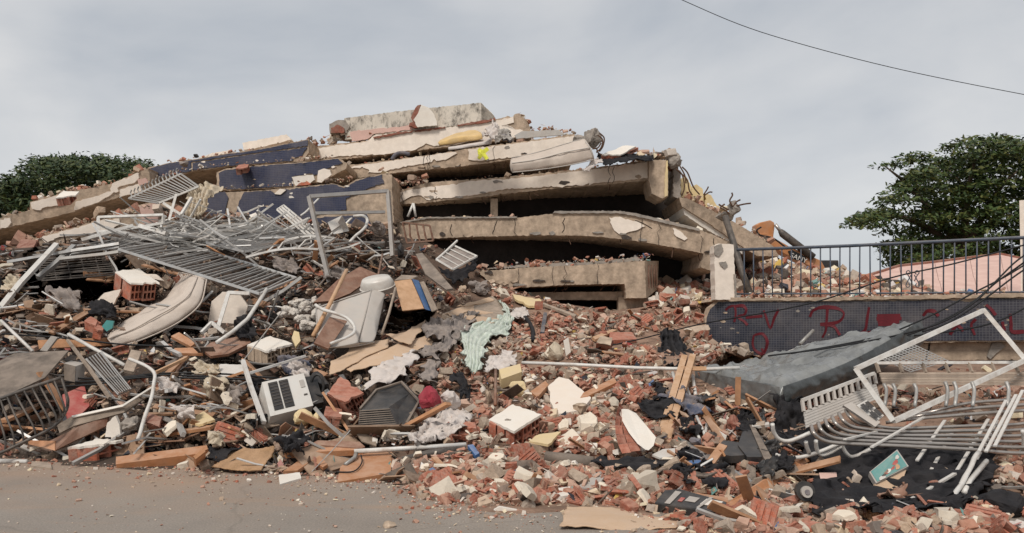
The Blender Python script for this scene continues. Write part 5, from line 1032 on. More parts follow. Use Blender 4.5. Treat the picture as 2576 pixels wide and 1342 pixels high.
bar('wooden lath running down below the dirty white pole', 'lath', [(170, 856), (225, 928), (276, 1002)], 0.026, 'wood_grey', ds=[11.8, 11.0, 10.4], name='wooden_lath', n=4)
bar('thin white stick at the far left edge', 'stick', [(2, 807), (82, 884)], 0.024, 'steel_white', ds=[12.2, 11.6], name='white_stick', n=5)
board('short white board stuck upright above the brown metal sheet', 'board', [(100, 882), (128, 846), (144, 850), (118, 884)], 'board_grey', 0.05, ds=11.7)
masonry('loose orange hollow brick on the left slope', [(212, 808), (240, 820), (246, 806), (228, 796)], 0.16, 'brick', ds=[12.6, 12.5, 12.7, 12.9], nx=1, ny=1, hole=(2, 2))
masonry('hollow brick end beside the teal scrap', [(236, 826), (258, 832), (262, 822), (242, 816)], 0.16, 'brick', ds=[12.4, 12.4, 12.6, 12.6], nx=1, ny=1, hole=(3, 2))
board('teal plastic scrap near the tip of the bent mattress', 'scrap', [(256, 822), (268, 806), (286, 808), (282, 826), (268, 834)], 'teal', 0.03, ds=12.3, name='plastic_scrap')
t = thing('wire_rack', P(260, 985, 10.6), 'bent wire oven rack beside the wooden lath', 'rack')
for k in range(6):
    mk('wire', *tube_vf([P(218 + 7 * k, 902 - 3 * k, 11.2), P(262 + 6 * k, 950 - 2 * k, 10.8), P(300 + 5 * k, 990 - 2 * k, 10.5)], 0.007, 4), 'aluminium', t)
mk('rack_frame', *tube_vf([P(216, 904, 11.2), P(255, 886, 11.3), P(330, 980, 10.6), P(298, 994, 10.5)], 0.011, 5, True), 'aluminium', t)
t = thing('computer_case', P(180, 958, 10.9), 'grey metal computer case standing behind the iron balcony railing', 'case')
for q, ds_, mt, nm in (([(160, 914), (190, 922), (188, 962), (162, 956)], [11.0, 10.9, 10.8, 10.9], 'board_dark', 'front'), ([(160, 914), (178, 908), (212, 914), (190, 922)], [11.0, 11.3, 11.2, 10.9], 'board_grey', 'top'), ([(190, 922), (212, 914), (210, 952), (188, 962)], [10.9, 11.2, 11.1, 10.8], 'board_grey', 'side')):
    v, f = prism(dep(q, 0, ds_), Vector((0, 0.02, 0))); o = mk(nm, v, f, mt, t); fix_normals(o)
board('pale green-grey wooden panel stuck upright in the left slope', 'panel', [(310, 930), (330, 880), (356, 884), (336, 936)], 'wood_grey', 0.05, ds=[10.9, 11.3, 11.3, 10.9], name='grey_board')
bar('orange-brown lath lying right of the curtain pole', 'lath', [(392, 938), (468, 902)], 0.03, 'wood_raw', ds=[10.9, 11.4], name='wooden_lath', n=4)
board('white plastic board under the slanted post', 'board', [(506, 945), (552, 916), (612, 918), (622, 935), (580, 948)], 'enamel', 0.03, off=0.25, jg=0.8)
masonry('yellow-painted wall corner broken off on the left slope', [(472, 1060), (500, 1068), (540, 1056), (512, 1034)], 0.24, 'plaster_yellow', ds=[9.9, 9.75, 9.8, 10.3], nx=2, ny=1, brickmat='concrete', down=(0, 0.2, -1))
masonry('hollow dark red brick chunk on the left slope', [(362, 1060), (400, 1074), (408, 1050), (372, 1040)], 0.26, 'brick_dark', ds=[9.8, 9.7, 9.95, 10.1], nx=1, ny=1, hole=(3, 3), down=(0.1, 0.6, -0.6))
board('pointed white plaster shard standing by the drawer', 'plaster', [(264, 1100), (270, 1064), (290, 1046), (300, 1070), (304, 1100)], 'plaster_white', 0.05, ds=9.75, jg=0.9, name='plaster_shard')
lump('brown earth-caked lump beside the pointed white shard', 'lump', 330, 1072, 60, 50, 'concrete_gray', off=0.25, seed=111, name='mortar_lump', sub=3, rough=0.07)
for i, pts in enumerate([[(165, 962), (260, 958), (392, 944), (520, 948), (660, 958), (760, 962)], [(168, 952), (280, 952), (400, 940), (540, 940), (700, 952)], [(100, 975), (230, 968), (360, 950), (500, 952), (640, 955)], [(0, 840), (150, 850), (300, 866), (430, 872)], [(640, 955), (760, 985), (830, 1000)]]):
    bar(['main black cable strung across the left slope', 'upper black cable strung across the left slope', 'lower black cable strung across the left slope', 'thin black cable passing below the bent mattress', 'black cable running below the air conditioner'][i], 'cable', pts, 0.014, 'cable', off=0.45, curve=True, name='cable', n=5, group='cables across the left slope')
bar('white plastic pipe end at the far left of the road edge', 'pipe', [(-40, 1160), (68, 1162)], 0.03, 'steel_white', ds=[9.6, 9.5], name='plastic_pipe', n=8)
board('pale wooden pallet slats at the left road edge', 'slats', [(80, 1160), (128, 1166), (130, 1178), (78, 1172)], 'wood_grey', 0.05, off=0.12, name='pallet_piece')

# ------------------------------------------------------------------ centre and right slope
t = masonry('square slab of hollow bricks with cream plaster top in the centre', [(1230, 1056), (1294, 1086), (1362, 1042), (1289, 1018)], 0.24, 'plaster_white', ds=[9.55, 9.25, 9.5, 10.1], nx=3, ny=3, down=(0, 0.12, -1), hole=(2, 2), jg=1.2)
lump('grey stone lying on the square plaster-topped slab', 'stone', 1283, 1058, 34, 16, 'concrete_gray', d=9.55, seed=121, name='stone', sub=2, rough=0.02, dd=22)
board('large cream plaster slab lying flat above the square slab', 'plaster', [(1378, 972), (1406, 948), (1431, 954), (1455, 975), (1487, 1001), (1468, 1029), (1420, 1040), (1401, 1042), (1384, 1010)], 'plaster', 0.06, off=0.25, jg=1.2, name='plaster_plate')
lump('brown block resting on the large cream slab', 'block', 1458, 1022, 40, 28, 'concrete', off=0.4, seed=124, name='concrete_block', sub=1)
t = thing('masonry_shard', P(1590, 1146, 8.8), 'tall wall shard, white plaster on one side and red ribbed brick behind', 'masonry')
v, f = prism([P(x, y, d) for (x, y), d in zip([(1563, 1030), (1580, 1030), (1600, 1040), (1625, 1070), (1650, 1100), (1644, 1122), (1632, 1133), (1612, 1118), (1590, 1090), (1572, 1058)], [9.1, 9.15, 9.1, 8.8, 8.55, 8.4, 8.3, 8.4, 8.6, 8.85])], Vector((-0.03, 0.03, 0.0))); o = mk('plaster_layer', v, f, 'plaster_white', t); fix_normals(o)
for k in range(5):
    a, b_ = k / 5, (k + 0.9) / 5
    L0 = lambda s: P(1556 - 22 * s * (1 - s) * 4 * 0.6 + 10 * s, 1022 + 122 * s, 9.0 - 0.7 * s); L1 = lambda s: P(1566 + 46 * s, 1034 + 100 * s, 9.12 - 0.75 * s)
    for j in range(2):
        p0, p1 = L0(a).lerp(L1(a), j * 0.5), L0(b_).lerp(L1(b_), j * 0.5); e2 = L0(a).lerp(L1(a), j * 0.5 + 0.48) - p0
        hollow_brick(t, p0, e2, p1 - p0, Vector((0.03, 0.16, 0.02)), 'brick', nx=2, nz=1)
masonry('cream-topped brick slab in front of the square slab', [(1330, 1110), (1380, 1118), (1412, 1086), (1356, 1092)], 0.20, 'plaster_yellow', ds=[9.0, 8.9, 9.25, 9.4], nx=2, ny=1, brickmat='concrete', down=(0, 0.2, -1))
t = thing('wooden_posts', P(1670, 1118, 9.1), 'pair of raw wooden posts nailed together, leaning on the rubble', 'posts')
for q, ds_ in (([(1722, 900), (1662, 1104)], [11.6, 9.35]), ([(1743, 898), (1676, 1120)], [11.6, 9.2])):
    mk('post', *tube_vf(dep(q, 0, ds_), 0.062, 4), 'wood_raw', t)
mk('crosspiece', *tube_vf(dep([(1712, 928), (1776, 928)], 0, [11.2, 11.2]), 0.04, 4), 'wood_raw', t)
bar('long thin white pipe lying level across the right slope', 'pipe', [(1313, 913), (1450, 918), (1600, 926), (1760, 930), (1860, 926)], 0.027, 'steel_white', ds=[12.3, 12.0, 11.7, 11.4, 11.4], name='plastic_pipe', n=7)
for q in ([(1692, 938), (1706, 985)], [(1714, 938), (1736, 1000)], [(1742, 946), (1750, 996)]):
    bar('short white tube hanging below the long thin pipe', 'tube', q, 0.028, 'steel_white', ds=[11.5, 10.9], name='metal_tube', n=5, group='short tubes below the long thin pipe')
masonry('hollow brick remains beside the red roof tile', [(1500, 862), (1536, 870), (1540, 850), (1510, 846)], 0.26, 'concrete', ds=[13.3, 13.2, 13.5, 13.7], nx=1, ny=1, hole=(4, 4), down=(0.05, 0.8, -0.4))
board('red ribbed brick slab above the long thin pipe', 'brick slab', [(1533, 856), (1534, 836), (1590, 836), (1602, 854)], 'brick', 0.07, off=0.3, name='brick_plate')
lump('tan canvas sack slumped on the right slope', 'sack', 1397, 885, 54, 60, 'beige_cloth', d=12.9, seed=131, name='sack', sub=4, rough=0.04)
board('white block beside the tan canvas sack', 'block', [(1418, 858), (1430, 850), (1436, 886), (1424, 896)], 'plaster_white', 0.12, ds=12.8, name='plaster_block')
cloth('black curtain hanging from the broken end of the tiled wall', 'curtain', [[(1658, 840), (1680, 836), (1704, 834)], [(1660, 870), (1688, 868), (1718, 864)], [(1664, 900), (1700, 904), (1738, 902)], [(1670, 926), (1690, 930), (1712, 924)]], 'black_cloth', 'curtain', ds=[15.0, 14.6, 13.8, 12.8], amp=0.10, fold=0.04, folds=4)
cloth('white torn bag on the slope below the green curtain', 'bag', [[(1262, 890), (1280, 886), (1300, 905)], [(1235, 905), (1262, 902), (1292, 922)], [(1212, 942), (1232, 936), (1250, 940)]], 'white_cloth', 'torn_bag', off=0.3, amp=0.07)
board('ochre brick block right of the white torn bag', 'block', [(1256, 930), (1308, 916), (1312, 936), (1262, 954)], 'plaster_yellow', 0.15, off=0.25, name='brick_block')
bar('brown upright stick in the brick slope', 'stick', [(1247, 932), (1246, 1020)], 0.024, 'wood_brown', ds=[11.3, 10.2], name='wooden_stick', n=5)
lump('yellow-painted rubble lump left of the large cream slab', 'rubble', 1306, 978, 52, 48, 'plaster_yellow', off=0.2, seed=141, name='rubble_lump', sub=2)
lump('pointed grey-green stone left of the yellow lump', 'stone', 1228, 998, 24, 46, 'concrete', off=0.2, seed=143, name='stone', sub=1)
lump('brown cube of concrete below the pointed stone', 'concrete', 1258, 1042, 28, 30, 'concrete', off=0.2, seed=145, sub=1)
board('orange brick slab leaning left of the large cream slab', 'brick slab', [(1335, 985), (1372, 958), (1380, 968), (1352, 1000)], 'wood_orange', 0.06, off=0.3, name='brick_plate')
board('long reddish wooden plank right of the large cream slab', 'plank', [(1460, 1000), (1468, 988), (1545, 950), (1552, 962), (1480, 996)], 'wood_orange', 0.06, off=0.3, name='plank')
board('slim wooden lath on the upper right slope', 'lath', [(1490, 848), (1540, 828), (1553, 830), (1498, 854)], 'wood_raw', 0.05, off=0.25, name='wooden_lath')
cloth('white plastic bag puffed out at the top of the brick slope', 'bag', [[(1288, 780), (1310, 776), (1332, 784)], [(1286, 795), (1308, 792), (1325, 800)], [(1296, 810), (1306, 806), (1318, 812)]], 'white_cloth', 'plastic_bag', off=0.3, amp=0.08)
bar('dark blue metal strip on the brick slope', 'strip', [(1372, 788), (1364, 838)], 0.05, 'iron_blue', ds=[15.6, 14.3], name='metal_strip', n=4, flat=0.4)
bar('black rubber strip bent on the brick slope', 'strip', [(1320, 798), (1338, 822), (1342, 858)], 0.04, 'black_cloth', ds=[15.2, 14.5, 13.8], name='rubber_strip', n=5, curve=True)
board('broken window board at the top of the brick slope', 'board', [(1290, 740), (1362, 756), (1366, 768), (1330, 770), (1296, 752)], 'plaster_yellow', 0.05, off=0.3, jg=1.4)
board('ladder-like wooden batten leaning at the lowest beam', 'batten', [(1364, 764), (1368, 762), (1450, 792), (1446, 797)], 'wood_grey', 0.05, off=0.3, name='wooden_batten')
masonry('standing red brick at the top of the brick slope', [(1345, 780), (1366, 780), (1366, 758), (1347, 758)], 0.15, 'brick', ds=15.6, nx=1, ny=2)
lump('tangle of brown straw and rags above the board stack', 'rags', 1205, 722, 60, 44, 'grey_cloth', off=0.35, seed=151, name='rag_tangle', sub=4, rough=0.13)
# mattress in plastic
A = [P(1752, 932, 12.6), P(1850, 914, 13.2), P(1990, 888, 13.9)]
tA = P(1752, 934, 11.9); tB = P(1966, 976, 9.9); tC = P(2316, 806, 11.9); tD = P(1996, 884, 13.9)
hh = Vector((0.04, 0.05, -0.31))
Nl = 9; qa, qb, qc = [], [], []
for i in range(Nl):
    s = i / (Nl - 1); sag = Vector((0, 0, -0.10 * math.sin(math.pi * s)))
    far = tD.lerp(tC, s) if False else tA.lerp(tD, s); near = tB.lerp(tC, s)
    qa.append(far + sag * 0.4); qb.append(near + sag); qc.append(near + sag + hh * (0.85 + 0.3 * s))
wm = loft('large mattress wrapped in grey plastic film below the tiled wall', 'mattress', qa, qb, qc, 'film_shaded', quilt=0.03, crush=0.05)
def mat_uv(u, s, lift):
    far = tA.lerp(tD, s); near = tB.lerp(tC, s); sag = Vector((0, 0, -0.10 * math.sin(math.pi * s)))
    return far.lerp(near, u) + sag * (0.4 + 0.6 * u) + lift
NU, NV = 60, 70; fv = []
for i in range(NU + 1):
    for j in range(NV + 1):
        u, s = i / NU * 1.02 - 0.005, j / NV * 1.02 - 0.01; p = mat_uv(min(u, 1.0), s, Vector((0, -0.01, 0.03)))
        q = Vector((u * 3.2, s * 5.5, 0)); rd = 1 - abs(noise.noise(q * 1.3 + Vector((noise.noise(q * .8) * 1.5, 3, 1)))) * 2
        w = 0.065 * max(0, rd) ** 3 + 0.05 * noise.fractal(q * 2.1, 0.8, 2.2, 5)
        ed = max(0, 1 - min(u, 1 - u, s * 1.6, (1 - s) * 1.6) / 0.07)
        p = p + Vector((0, -0.2 * w, w - 0.11 * ed * ed))
        fv.append(p)
o = mk('plastic_film', fv, [[i * (NV + 1) + j, (i + 1) * (NV + 1) + j, (i + 1) * (NV + 1) + j + 1, i * (NV + 1) + j + 1] for i in range(NU) for j in range(NV)], 'plastic_film', bpy.data.objects[wm.name], smooth=True)
fv = []
for i in range(101):
    for j in range(15):
        s = i / 100; w = j / 14; p = mat_uv(1.0, s, Vector((0, -0.045, 0.02))) + hh * (0.85 + 0.3 * s) * w * 1.05
        q = Vector((s * 14, w * 1.6, 2)); p += Vector((0, -0.5, 0.1)) * (0.09 * math.sin(math.pi * w) + 0.07 * noise.fractal(q, 0.8, 2.2, 4))
        fv.append(p)
mk('film_side', fv, [[i * 15 + j, (i + 1) * 15 + j, (i + 1) * 15 + j + 1, i * 15 + j + 1] for i in range(100) for j in range(14)], 'film_shaded', wm, smooth=True)
fv = []
for i in range(61):
    for j in range(15):
        u = i / 60; w = j / 14; p = mat_uv(u, -0.01, Vector((-0.02, -0.05, 0.02))) + hh * w * 1.0
        q = Vector((u * 9, w * 1.6, 7)); p += Vector((-0.2, -0.5, 0.1)) * (0.04 * math.sin(math.pi * w) + 0.06 * noise.fractal(q, 0.8, 2.2, 4)); fv.append(p)
mk('film_end', fv, [[i * 15 + j, (i + 1) * 15 + j, (i + 1) * 15 + j + 1, i * 15 + j + 1] for i in range(60) for j in range(14)], 'plastic_film', wm, smooth=True)
board('white foam board corner sticking out behind the wrapped mattress', 'board', [(1960, 892), (2020, 868), (2072, 872), (2040, 884)], 'enamel', 0.05, ds=[13.6, 14.3, 14.2, 13.6])
bar('bent white pipe stub with a tap behind the wrapped mattress', 'pipe', [(2012, 866), (2030, 848), (2046, 832)], 0.035, 'steel_grey', ds=[14.3, 14.4, 14.5], name='pipe_stub', n=6)
cloth('black bin liners bunched under the near corner of the wrapped mattress', 'bin liner', [[(1935, 1000), (1980, 1005), (2020, 1020)], [(1940, 1050), (1985, 1060), (2030, 1060)], [(1920, 1110), (1980, 1120), (2040, 1110)]], 'black_cloth', 'bin_liner', ds=[10.0, 9.7, 9.2], amp=0.14)
# white square frame
frame_thing('large white square metal frame propped at the right', [(2153, 928), (2475, 781), (2580, 906), (2248, 1060)], 0.036, 'steel_white', [9.1, 9.9, 9.5, 8.7], name='square_frame')
# louvred gate panels
def louvre(label, c4, ds, nslat, mt, name='louvre_panel', posts=0):
    a, b, c, d = dep(c4, 0, ds); t = thing(name, (a + b + c + d) / 4, label, 'panel')
    for i in range(nslat):
        s0, s1 = i / nslat, (i + 0.86) / nslat
        v, f = prism([a.lerp(d, s0), b.lerp(c, s0), b.lerp(c, s1), a.lerp(d, s1)], Vector((0, 0.02 + 0.012 * (i % 2), 0))); mk('slat', v, f, mt, t)
    up = (a - d).normalized()
    if posts:
        mk('top_rail', *tube_vf([a + up * 0.14, b + up * 0.14], 0.025, 4), 'steel_white', t)
        for i in range(posts + 1):
            p = a.lerp(b, i / posts); mk('spacer', *tube_vf([p, p + up * 0.14], 0.022, 4), mt, t)
    return t
louvre('beige louvred gate panel tilted under the white square frame', [(2022, 1036), (2204, 966), (2214, 1002), (2028, 1078)], [8.9, 9.4, 9.3, 8.8], 6, 'mattress_grey', posts=12)
louvre('level grey louvred gate panel behind the white square frame', [(2212, 938), (2620, 936), (2620, 972), (2222, 968)], [9.7, 9.7, 9.6, 9.6], 5, 'wood_grey', posts=7)
t = thing('window_box', P(2190, 1070, 8.6), 'broken beige window sash with four dark panes in the bars', 'window')
v, f = prism(dep([(2122, 1020), (2142, 1012), (2215, 1062), (2202, 1074)], 0, [8.75, 8.9, 8.6, 8.5]), Vector((0, 0.04, -0.02))); mk('frame', v, f, 'mattress_grey', t)
v, f = prism(dep([(2155, 1020), (2180, 1006), (2224, 1046), (2204, 1062)], 0, [8.8, 8.95, 8.75, 8.6]), Vector((0, 0.03, -0.02))); w_ = mk('sash', v, f, 'steel_white', t)
for i in range(2):
    for j in range(2):
        a, b_, c, d = dep([(2157, 1020), (2180, 1008), (2221, 1045), (2203, 1059)], 0, [8.78, 8.92, 8.72, 8.58])
        def bl(u, w): return a.lerp(b_, u).lerp(d.lerp(c, u), w)
        q = [bl(i * .5 + .07, j * .5 + .06), bl(i * .5 + .43, j * .5 + .06), bl(i * .5 + .43, j * .5 + .44), bl(i * .5 + .07, j * .5 + .44)]
        v, f = prism([p + Vector((0, -0.03, 0.01)) for p in q], Vector((0, 0.01, 0))); mk('pane', v, f, 'black_plastic', w_)
# expanded metal mesh
t = thing('metal_mesh', P(2300, 905, 10.3), 'torn piece of silver wire mesh behind the white square frame', 'mesh')
for i in range(12):
    s = i / 11; a, b_, c, d = dep([(2210, 900), (2300, 868), (2385, 908), (2290, 936)], 0, [10.2, 10.5, 10.4, 10.1])
    mk('wire', *tube_vf([a.lerp(b_, s), d.lerp(c, s)], 0.007, 4), 'aluminium', t); mk('wire', *tube_vf([a.lerp(d, s), b_.lerp(c, s)], 0.007, 4), 'aluminium', t)
# big bent grille of tubes at the right
t = thing('bent_gate', P(2350, 1150, 8.0), 'large tangled gate of bent grey tubes at the lower right', 'gate')
z3 = lambda zx, zy: (1932 + zx * 0.2798, 966 + zy * 0.2798)
for k in range(9):
    s = k / 8
    if k < 6:
        pts = [z3(390 + 62 * k, 380 - 28 * k), z3(410 + 66 * k, 440 - 28 * k), z3(480 + 66 * k, 500 - 30 * k), z3(640 + 60 * k, 535 - 32 * k), z3(1200, 560 - 32 * k), z3(1800, 590 - 42 * k), z3(2240, 625 - 52 * k), z3(2500, 600 - 56 * k)]
    else:
        pts = [z3(1060 + 140 * (k - 6), 350 - 36 * (k - 6)), z3(1300 + 100 * (k - 6), 318 - 36 * (k - 6)), z3(1800, 275 - 50 * (k - 6)), z3(2240, 245 - 52 * (k - 6)), z3(2500, 235 - 54 * (k - 6))]
    d0 = 7.9 + 0.16 * k
    mk('tube', *tube_vf(smooth_line([P(x, y, d0 + (0.12 if i == 0 else 0)) for i, (x, y) in enumerate(pts)], 5), 0.020, 7), 'chrome', t, smooth=True)
for i, (p, q) in enumerate([((1290, 790), (1470, 470)), ((1455, 800), (1660, 430)), ((690, 500), (1060, 410)), ((930, 570), (1400, 300)), ((1340, 690), (1590, 330)), ((1700, 780), (1980, 320)), ((1880, 640), (2140, 150)), ((1960, 610), (2230, 100)), ((2040, 560), (2290, 60)), ((1780, 860), (2060, 330))]):
    a, b_ = z3(*p), z3(*q); mk('cross_bar', *tube_vf([P(*a, 7.75), P(*b_, 8.8)], 0.022, 4, flat=0.5), 'steel_white', t)
for pts in ([(40, 360), (50, 430), (90, 490), (160, 515), (240, 500), (380, 440)], [(70, 640), (200, 665), (320, 655), (470, 610), (660, 530)], [(430, 510), (440, 590), (480, 640), (560, 620), (660, 560)], [(660, 520), (680, 590), (740, 655), (820, 640), (920, 585)], [(1430, 670), (1425, 740), (1440, 800), (1470, 790)], [(1690, 680), (1680, 760), (1700, 900), (1740, 900)], [(340, 520), (350, 570), (370, 620)], [(1270, 660), (1280, 720), (1290, 790)], [(2250, 640), (2290, 590), (2300, 500), (2290, 420)]):
    mk('bent_end', *tube_vf(smooth_line([P(*z3(*q), 7.75 + 0.0006 * q[1]) for q in pts], 5), 0.021, 7), 'steel_white', t, smooth=True)
for j, x in enumerate((1040, 1120, 1310, 1590, 1670, 1830, 2140)):
    mk('upright', *tube_vf(smooth_line([P(*z3(x, -20 if x > 1500 else 0), 9.0), P(*z3(x + 25, 60), 8.95), P(*z3(x + 10, 200), 8.8)], 3), 0.02, 6), 'steel_grey', t, smooth=True)
bar('curved grey tube leg bending to the ground at lower right', 'tube', [(2462, 1140), (2440, 1180), (2420, 1218), (2398, 1265), (2388, 1310), (2384, 1345)], 0.024, 'steel_white', ds=[7.7, 7.4, 7.2, 6.9, 6.6, 6.3], curve=True, name='curved_tube', n=7)
bar('second slanting tube beside the curved grey tube leg', 'tube', [(2482, 1160), (2440, 1210), (2425, 1240)], 0.024, 'steel_white', ds=[7.7, 7.3, 7.1], name='metal_tube', n=6)
bar('flat metal strip lying low over the black tarpaulin', 'strip', [(2402, 1192), (2310, 1246), (2222, 1300)], 0.026, 'steel_white', ds=[7.5, 7.1, 6.75], name='metal_strip', n=4, flat=0.5)
# black tarpaulin, picture board and neighbours
cloth('black tarpaulin spread over the lower right heap', 'tarpaulin', [[(1960, 1100), (2130, 1105), (2320, 1110), (2480, 1120)], [(2040, 1160), (2160, 1150), (2330, 1160), (2500, 1170)], [(2045, 1215), (2180, 1210), (2330, 1215), (2480, 1225)], [(2040, 1260), (2170, 1262), (2320, 1258), (2450, 1262)], [(2035, 1300), (2120, 1292), (2260, 1296), (2420, 1290)]], 'black_cloth', 'tarpaulin', off=0.12, amp=0.11, freq=2.4)
t = thing('picture_board', P(2230, 1215, 7.4), 'teal picture board with a blurred red and brown print on the tarpaulin', 'picture')
pa, pb, pc, pd = dep([(2187, 1188), (2257, 1131), (2286, 1173), (2204, 1216)], 0, [7.45, 7.75, 7.6, 7.3])
v, f = prism([pa, pb, pc, pd], Vector((0.01, 0.05, -0.05))); mk('board', v, f, 'board_grey', t)
def pbl(u, w): return pa.lerp(pb, u).lerp(pd.lerp(pc, u), w) + Vector((0, -0.004, 0.002))
r2 = random.Random(5)
v, f = prism([pbl(.04, .05), pbl(.96, .05), pbl(.96, .95), pbl(.04, .95)], Vector((0, 0.003, -0.001))); mk('print', v, f, 'teal', t); 
for i, mt in enumerate(['red_paint', 'wood_brown', 'red_paint', 'plaster_white', 'wood_raw', 'blue_paint', 'iron_dark', 'red_paint', 'plaster_white', 'wood_brown', 'enamel', 'enamel']):
    cu, cw = r2.uniform(.25, .75), r2.uniform(.25, .75)
    if i > 9: cu, cw = (.2, .85) if i == 10 else (.85, .3)
    v, f = prism([pbl(cu + .09 * math.cos(a) * r2.uniform(.5, 1.3), cw + .14 * math.sin(a) * r2.uniform(.5, 1.3)) + Vector((0, -0.003 - 0.0006 * i, 0)) for a in [k * .785 for k in range(8)]], Vector((0, 0.001, 0))); mk('print_patch', v, f, mt, t)
board('torn cardboard corner under the teal picture board', 'cardboard', [(2200, 1216), (2284, 1172), (2262, 1232), (2206, 1236)], 'cardboard', 0.03, ds=[7.35, 7.65, 7.35, 7.2], name='cardboard_flap')
cloth('brown patterned rag below the picture board', 'rag', [[(2222, 1232), (2270, 1222)], [(2232, 1256), (2272, 1250)], [(2250, 1272), (2268, 1268)]], 'wood_brown', 'rag', ds=[7.15, 6.95, 6.8], amp=0.05)
t = thing('speaker_cone', P(2027, 1240, 6.9), 'round black speaker with a pale centre at the edge of the tarpaulin', 'speaker')
for nm, r_, dd_, mt in (('rim', 0.085, 0.0, 'black_plastic'), ('cone', 0.05, -0.035, 'board_grey'), ('dust_cap', 0.022, -0.045, 'blue_cloth')):
    v, f = prism([P(2027, 1236, 6.95) + Vector((r_ * math.cos(a * .4), dd_ + 0.25 * r_ * math.sin(a * .4), r_ * math.sin(a * .4))) for a in range(16)], Vector((0, 0.05, -0.01))); o = mk(nm, v, f, mt, t); fix_normals(o)
board('folded printed leaflet lying on the tarpaulin', 'leaflet', [(2060, 1190), (2104, 1188), (2106, 1204), (2064, 1204)], 'plaster_pink', 0.006, ds=[7.75, 7.75, 7.6, 7.6], name='leaflet')
board('wide brown plank running down right of the wrapped black box', 'plank', [(1831, 1296), (1831, 1264), (1960, 1182), (2050, 1132), (2056, 1146), (1960, 1215)], 'wood_orange', 0.04, ds=[6.85, 7.05, 8.0, 8.6, 8.5, 7.8], name='plank')
bar('long aluminium channel slanting into the right rubble', 'channel', [(1716, 1110), (1800, 1162), (1898, 1220)], 0.05, 'aluminium', ds=[9.0, 8.4, 7.7], name='metal_channel', n=4, flat=0.6)
board('perforated wooden rail at the end of the aluminium channel', 'rail', [(1892, 1218), (1900, 1206), (1972, 1184), (1980, 1196), (1912, 1220)], 'wood_grey', 0.05, ds=7.65, name='wooden_rail')
# wrapped black box
t = thing('wrapped_box', P(1740, 1310, 6.6), 'black printed box wrapped in clear tape near the road edge', 'box')
tp = dep([(1646, 1264), (1672, 1232), (1712, 1230), (1828, 1262), (1826, 1276), (1790, 1286)], 0, [6.95, 7.25, 7.3, 6.95, 6.85, 6.7]); dn = Vector((0.01, 0.02, -0.14))
v, f = prism(tp, dn); o = mk('carton', v, f, 'black_plastic', t); fix_normals(o)
bv_ = o.modifiers.new('b', 'BEVEL'); bv_.width = 0.012; bv_.segments = 2
def bx2(u0, u1, w0, w1, lift, mt, nm):
    A_, B_, C_, D_ = tp[0], tp[1], tp[3], tp[5]
    bl = lambda u, w: (A_.lerp(D_, u)).lerp(B_.lerp(C_, u), w) + Vector((0, -0.002, lift))
    v, f = prism([bl(u0, w0), bl(u1, w0), bl(u1, w1), bl(u0, w1)], Vector((0, 0, 0.003))); mk(nm, v, f, mt, t)
bx2(.18, .28, .0, 1, .006, 'board_grey', 'tape'); bx2(.45, .62, .4, .8, .006, 'board_grey', 'printed_patch'); bx2(.72, .98, .35, .85, .006, 'plaster_white', 'printed_patch'); bx2(.35, .42, .3, .6, .006, 'red_paint', 'printed_patch'); bx2(.74, .79, .0, 1, .010, 'board_grey', 'tape')
cloth('flat sheet of corrugated cardboard lying on the road', 'cardboard', [[(1426, 1278), (1520, 1280), (1610, 1286), (1706, 1298)], [(1416, 1302), (1510, 1304), (1605, 1310), (1706, 1312)], [(1406, 1328), (1500, 1332), (1600, 1336), (1700, 1334)]], 'cardboard', 'cardboard_sheet', ds=[7.05, 6.62, 6.32], amp=0.012, th=0.01)
board('second cardboard piece under the wrapped black box', 'cardboard', [(1670, 1296), (1690, 1290), (1800, 1316), (1790, 1326)], 'cardboard', 0.01, ds=[6.7, 6.8, 6.5, 6.4], name='cardboard_piece')
board('orange wood strip behind the wrapped black box', 'wood strip', [(1735, 1238), (1830, 1252), (1832, 1264), (1770, 1256)], 'wood_orange', 0.05, ds=[7.5, 7.25, 7.1, 7.25], name='wood_strip')
lump('single brown stone lying alone on the road', 'stone', 979, 1325, 36, 28, 'concrete', d=6.42, seed=171, name='stone', sub=1, rough=0.02)
board('flat cream plaster chip lying on the road near the rubble edge', 'plaster', [(1242, 1284), (1256, 1276), (1300, 1284), (1298, 1292), (1262, 1294)], 'plaster_white', 0.05, ds=6.95, name='plaster_chip')
bar('dark half-pipe gutter lying at the foot of the right slope', 'gutter', [(1374, 1152), (1432, 1158), (1492, 1166)], 0.075, 'board_dark', ds=[8.6, 8.5, 8.4], name='gutter', n=8)
cloth('black umbrella cloth stretched along the foot of the right slope', 'umbrella cloth', [[(1490, 1158), (1600, 1162), (1720, 1160)], [(1492, 1168), (1600, 1172), (1715, 1166)], [(1500, 1176), (1600, 1182), (1700, 1172)]], 'black_cloth', 'umbrella_cloth', off=0.2, amp=0.05)
board('blue plastic strip on the right slope beside the black cloth', 'strip', [(1700, 1152), (1764, 1154), (1766, 1166), (1702, 1164)], 'blue_paint', 0.02, off=0.25, name='plastic_strip')
board('white plate corner below the tall wall shard', 'plate', [(1640, 1144), (1668, 1130), (1698, 1128), (1698, 1148), (1660, 1152)], 'enamel', 0.02, off=0.3, name='white_plate')
board('teal scrap lying in the front rubble', 'scrap', [(1436, 1232), (1440, 1218), (1462, 1226), (1458, 1240)], 'teal', 0.02, off=0.15, name='plastic_scrap')
board('small white square tile beside the teal scrap', 'tile', [(1400, 1228), (1434, 1224), (1436, 1246), (1402, 1250)], 'plaster_white', 0.03, off=0.15, name='tile_shard', jg=0.6)
board('bent grey-white plastic plate in the front rubble', 'plate', [(1450, 1226), (1490, 1200), (1526, 1192), (1512, 1212), (1492, 1228)], 'board_grey', 0.02, off=0.2, name='plastic_plate')
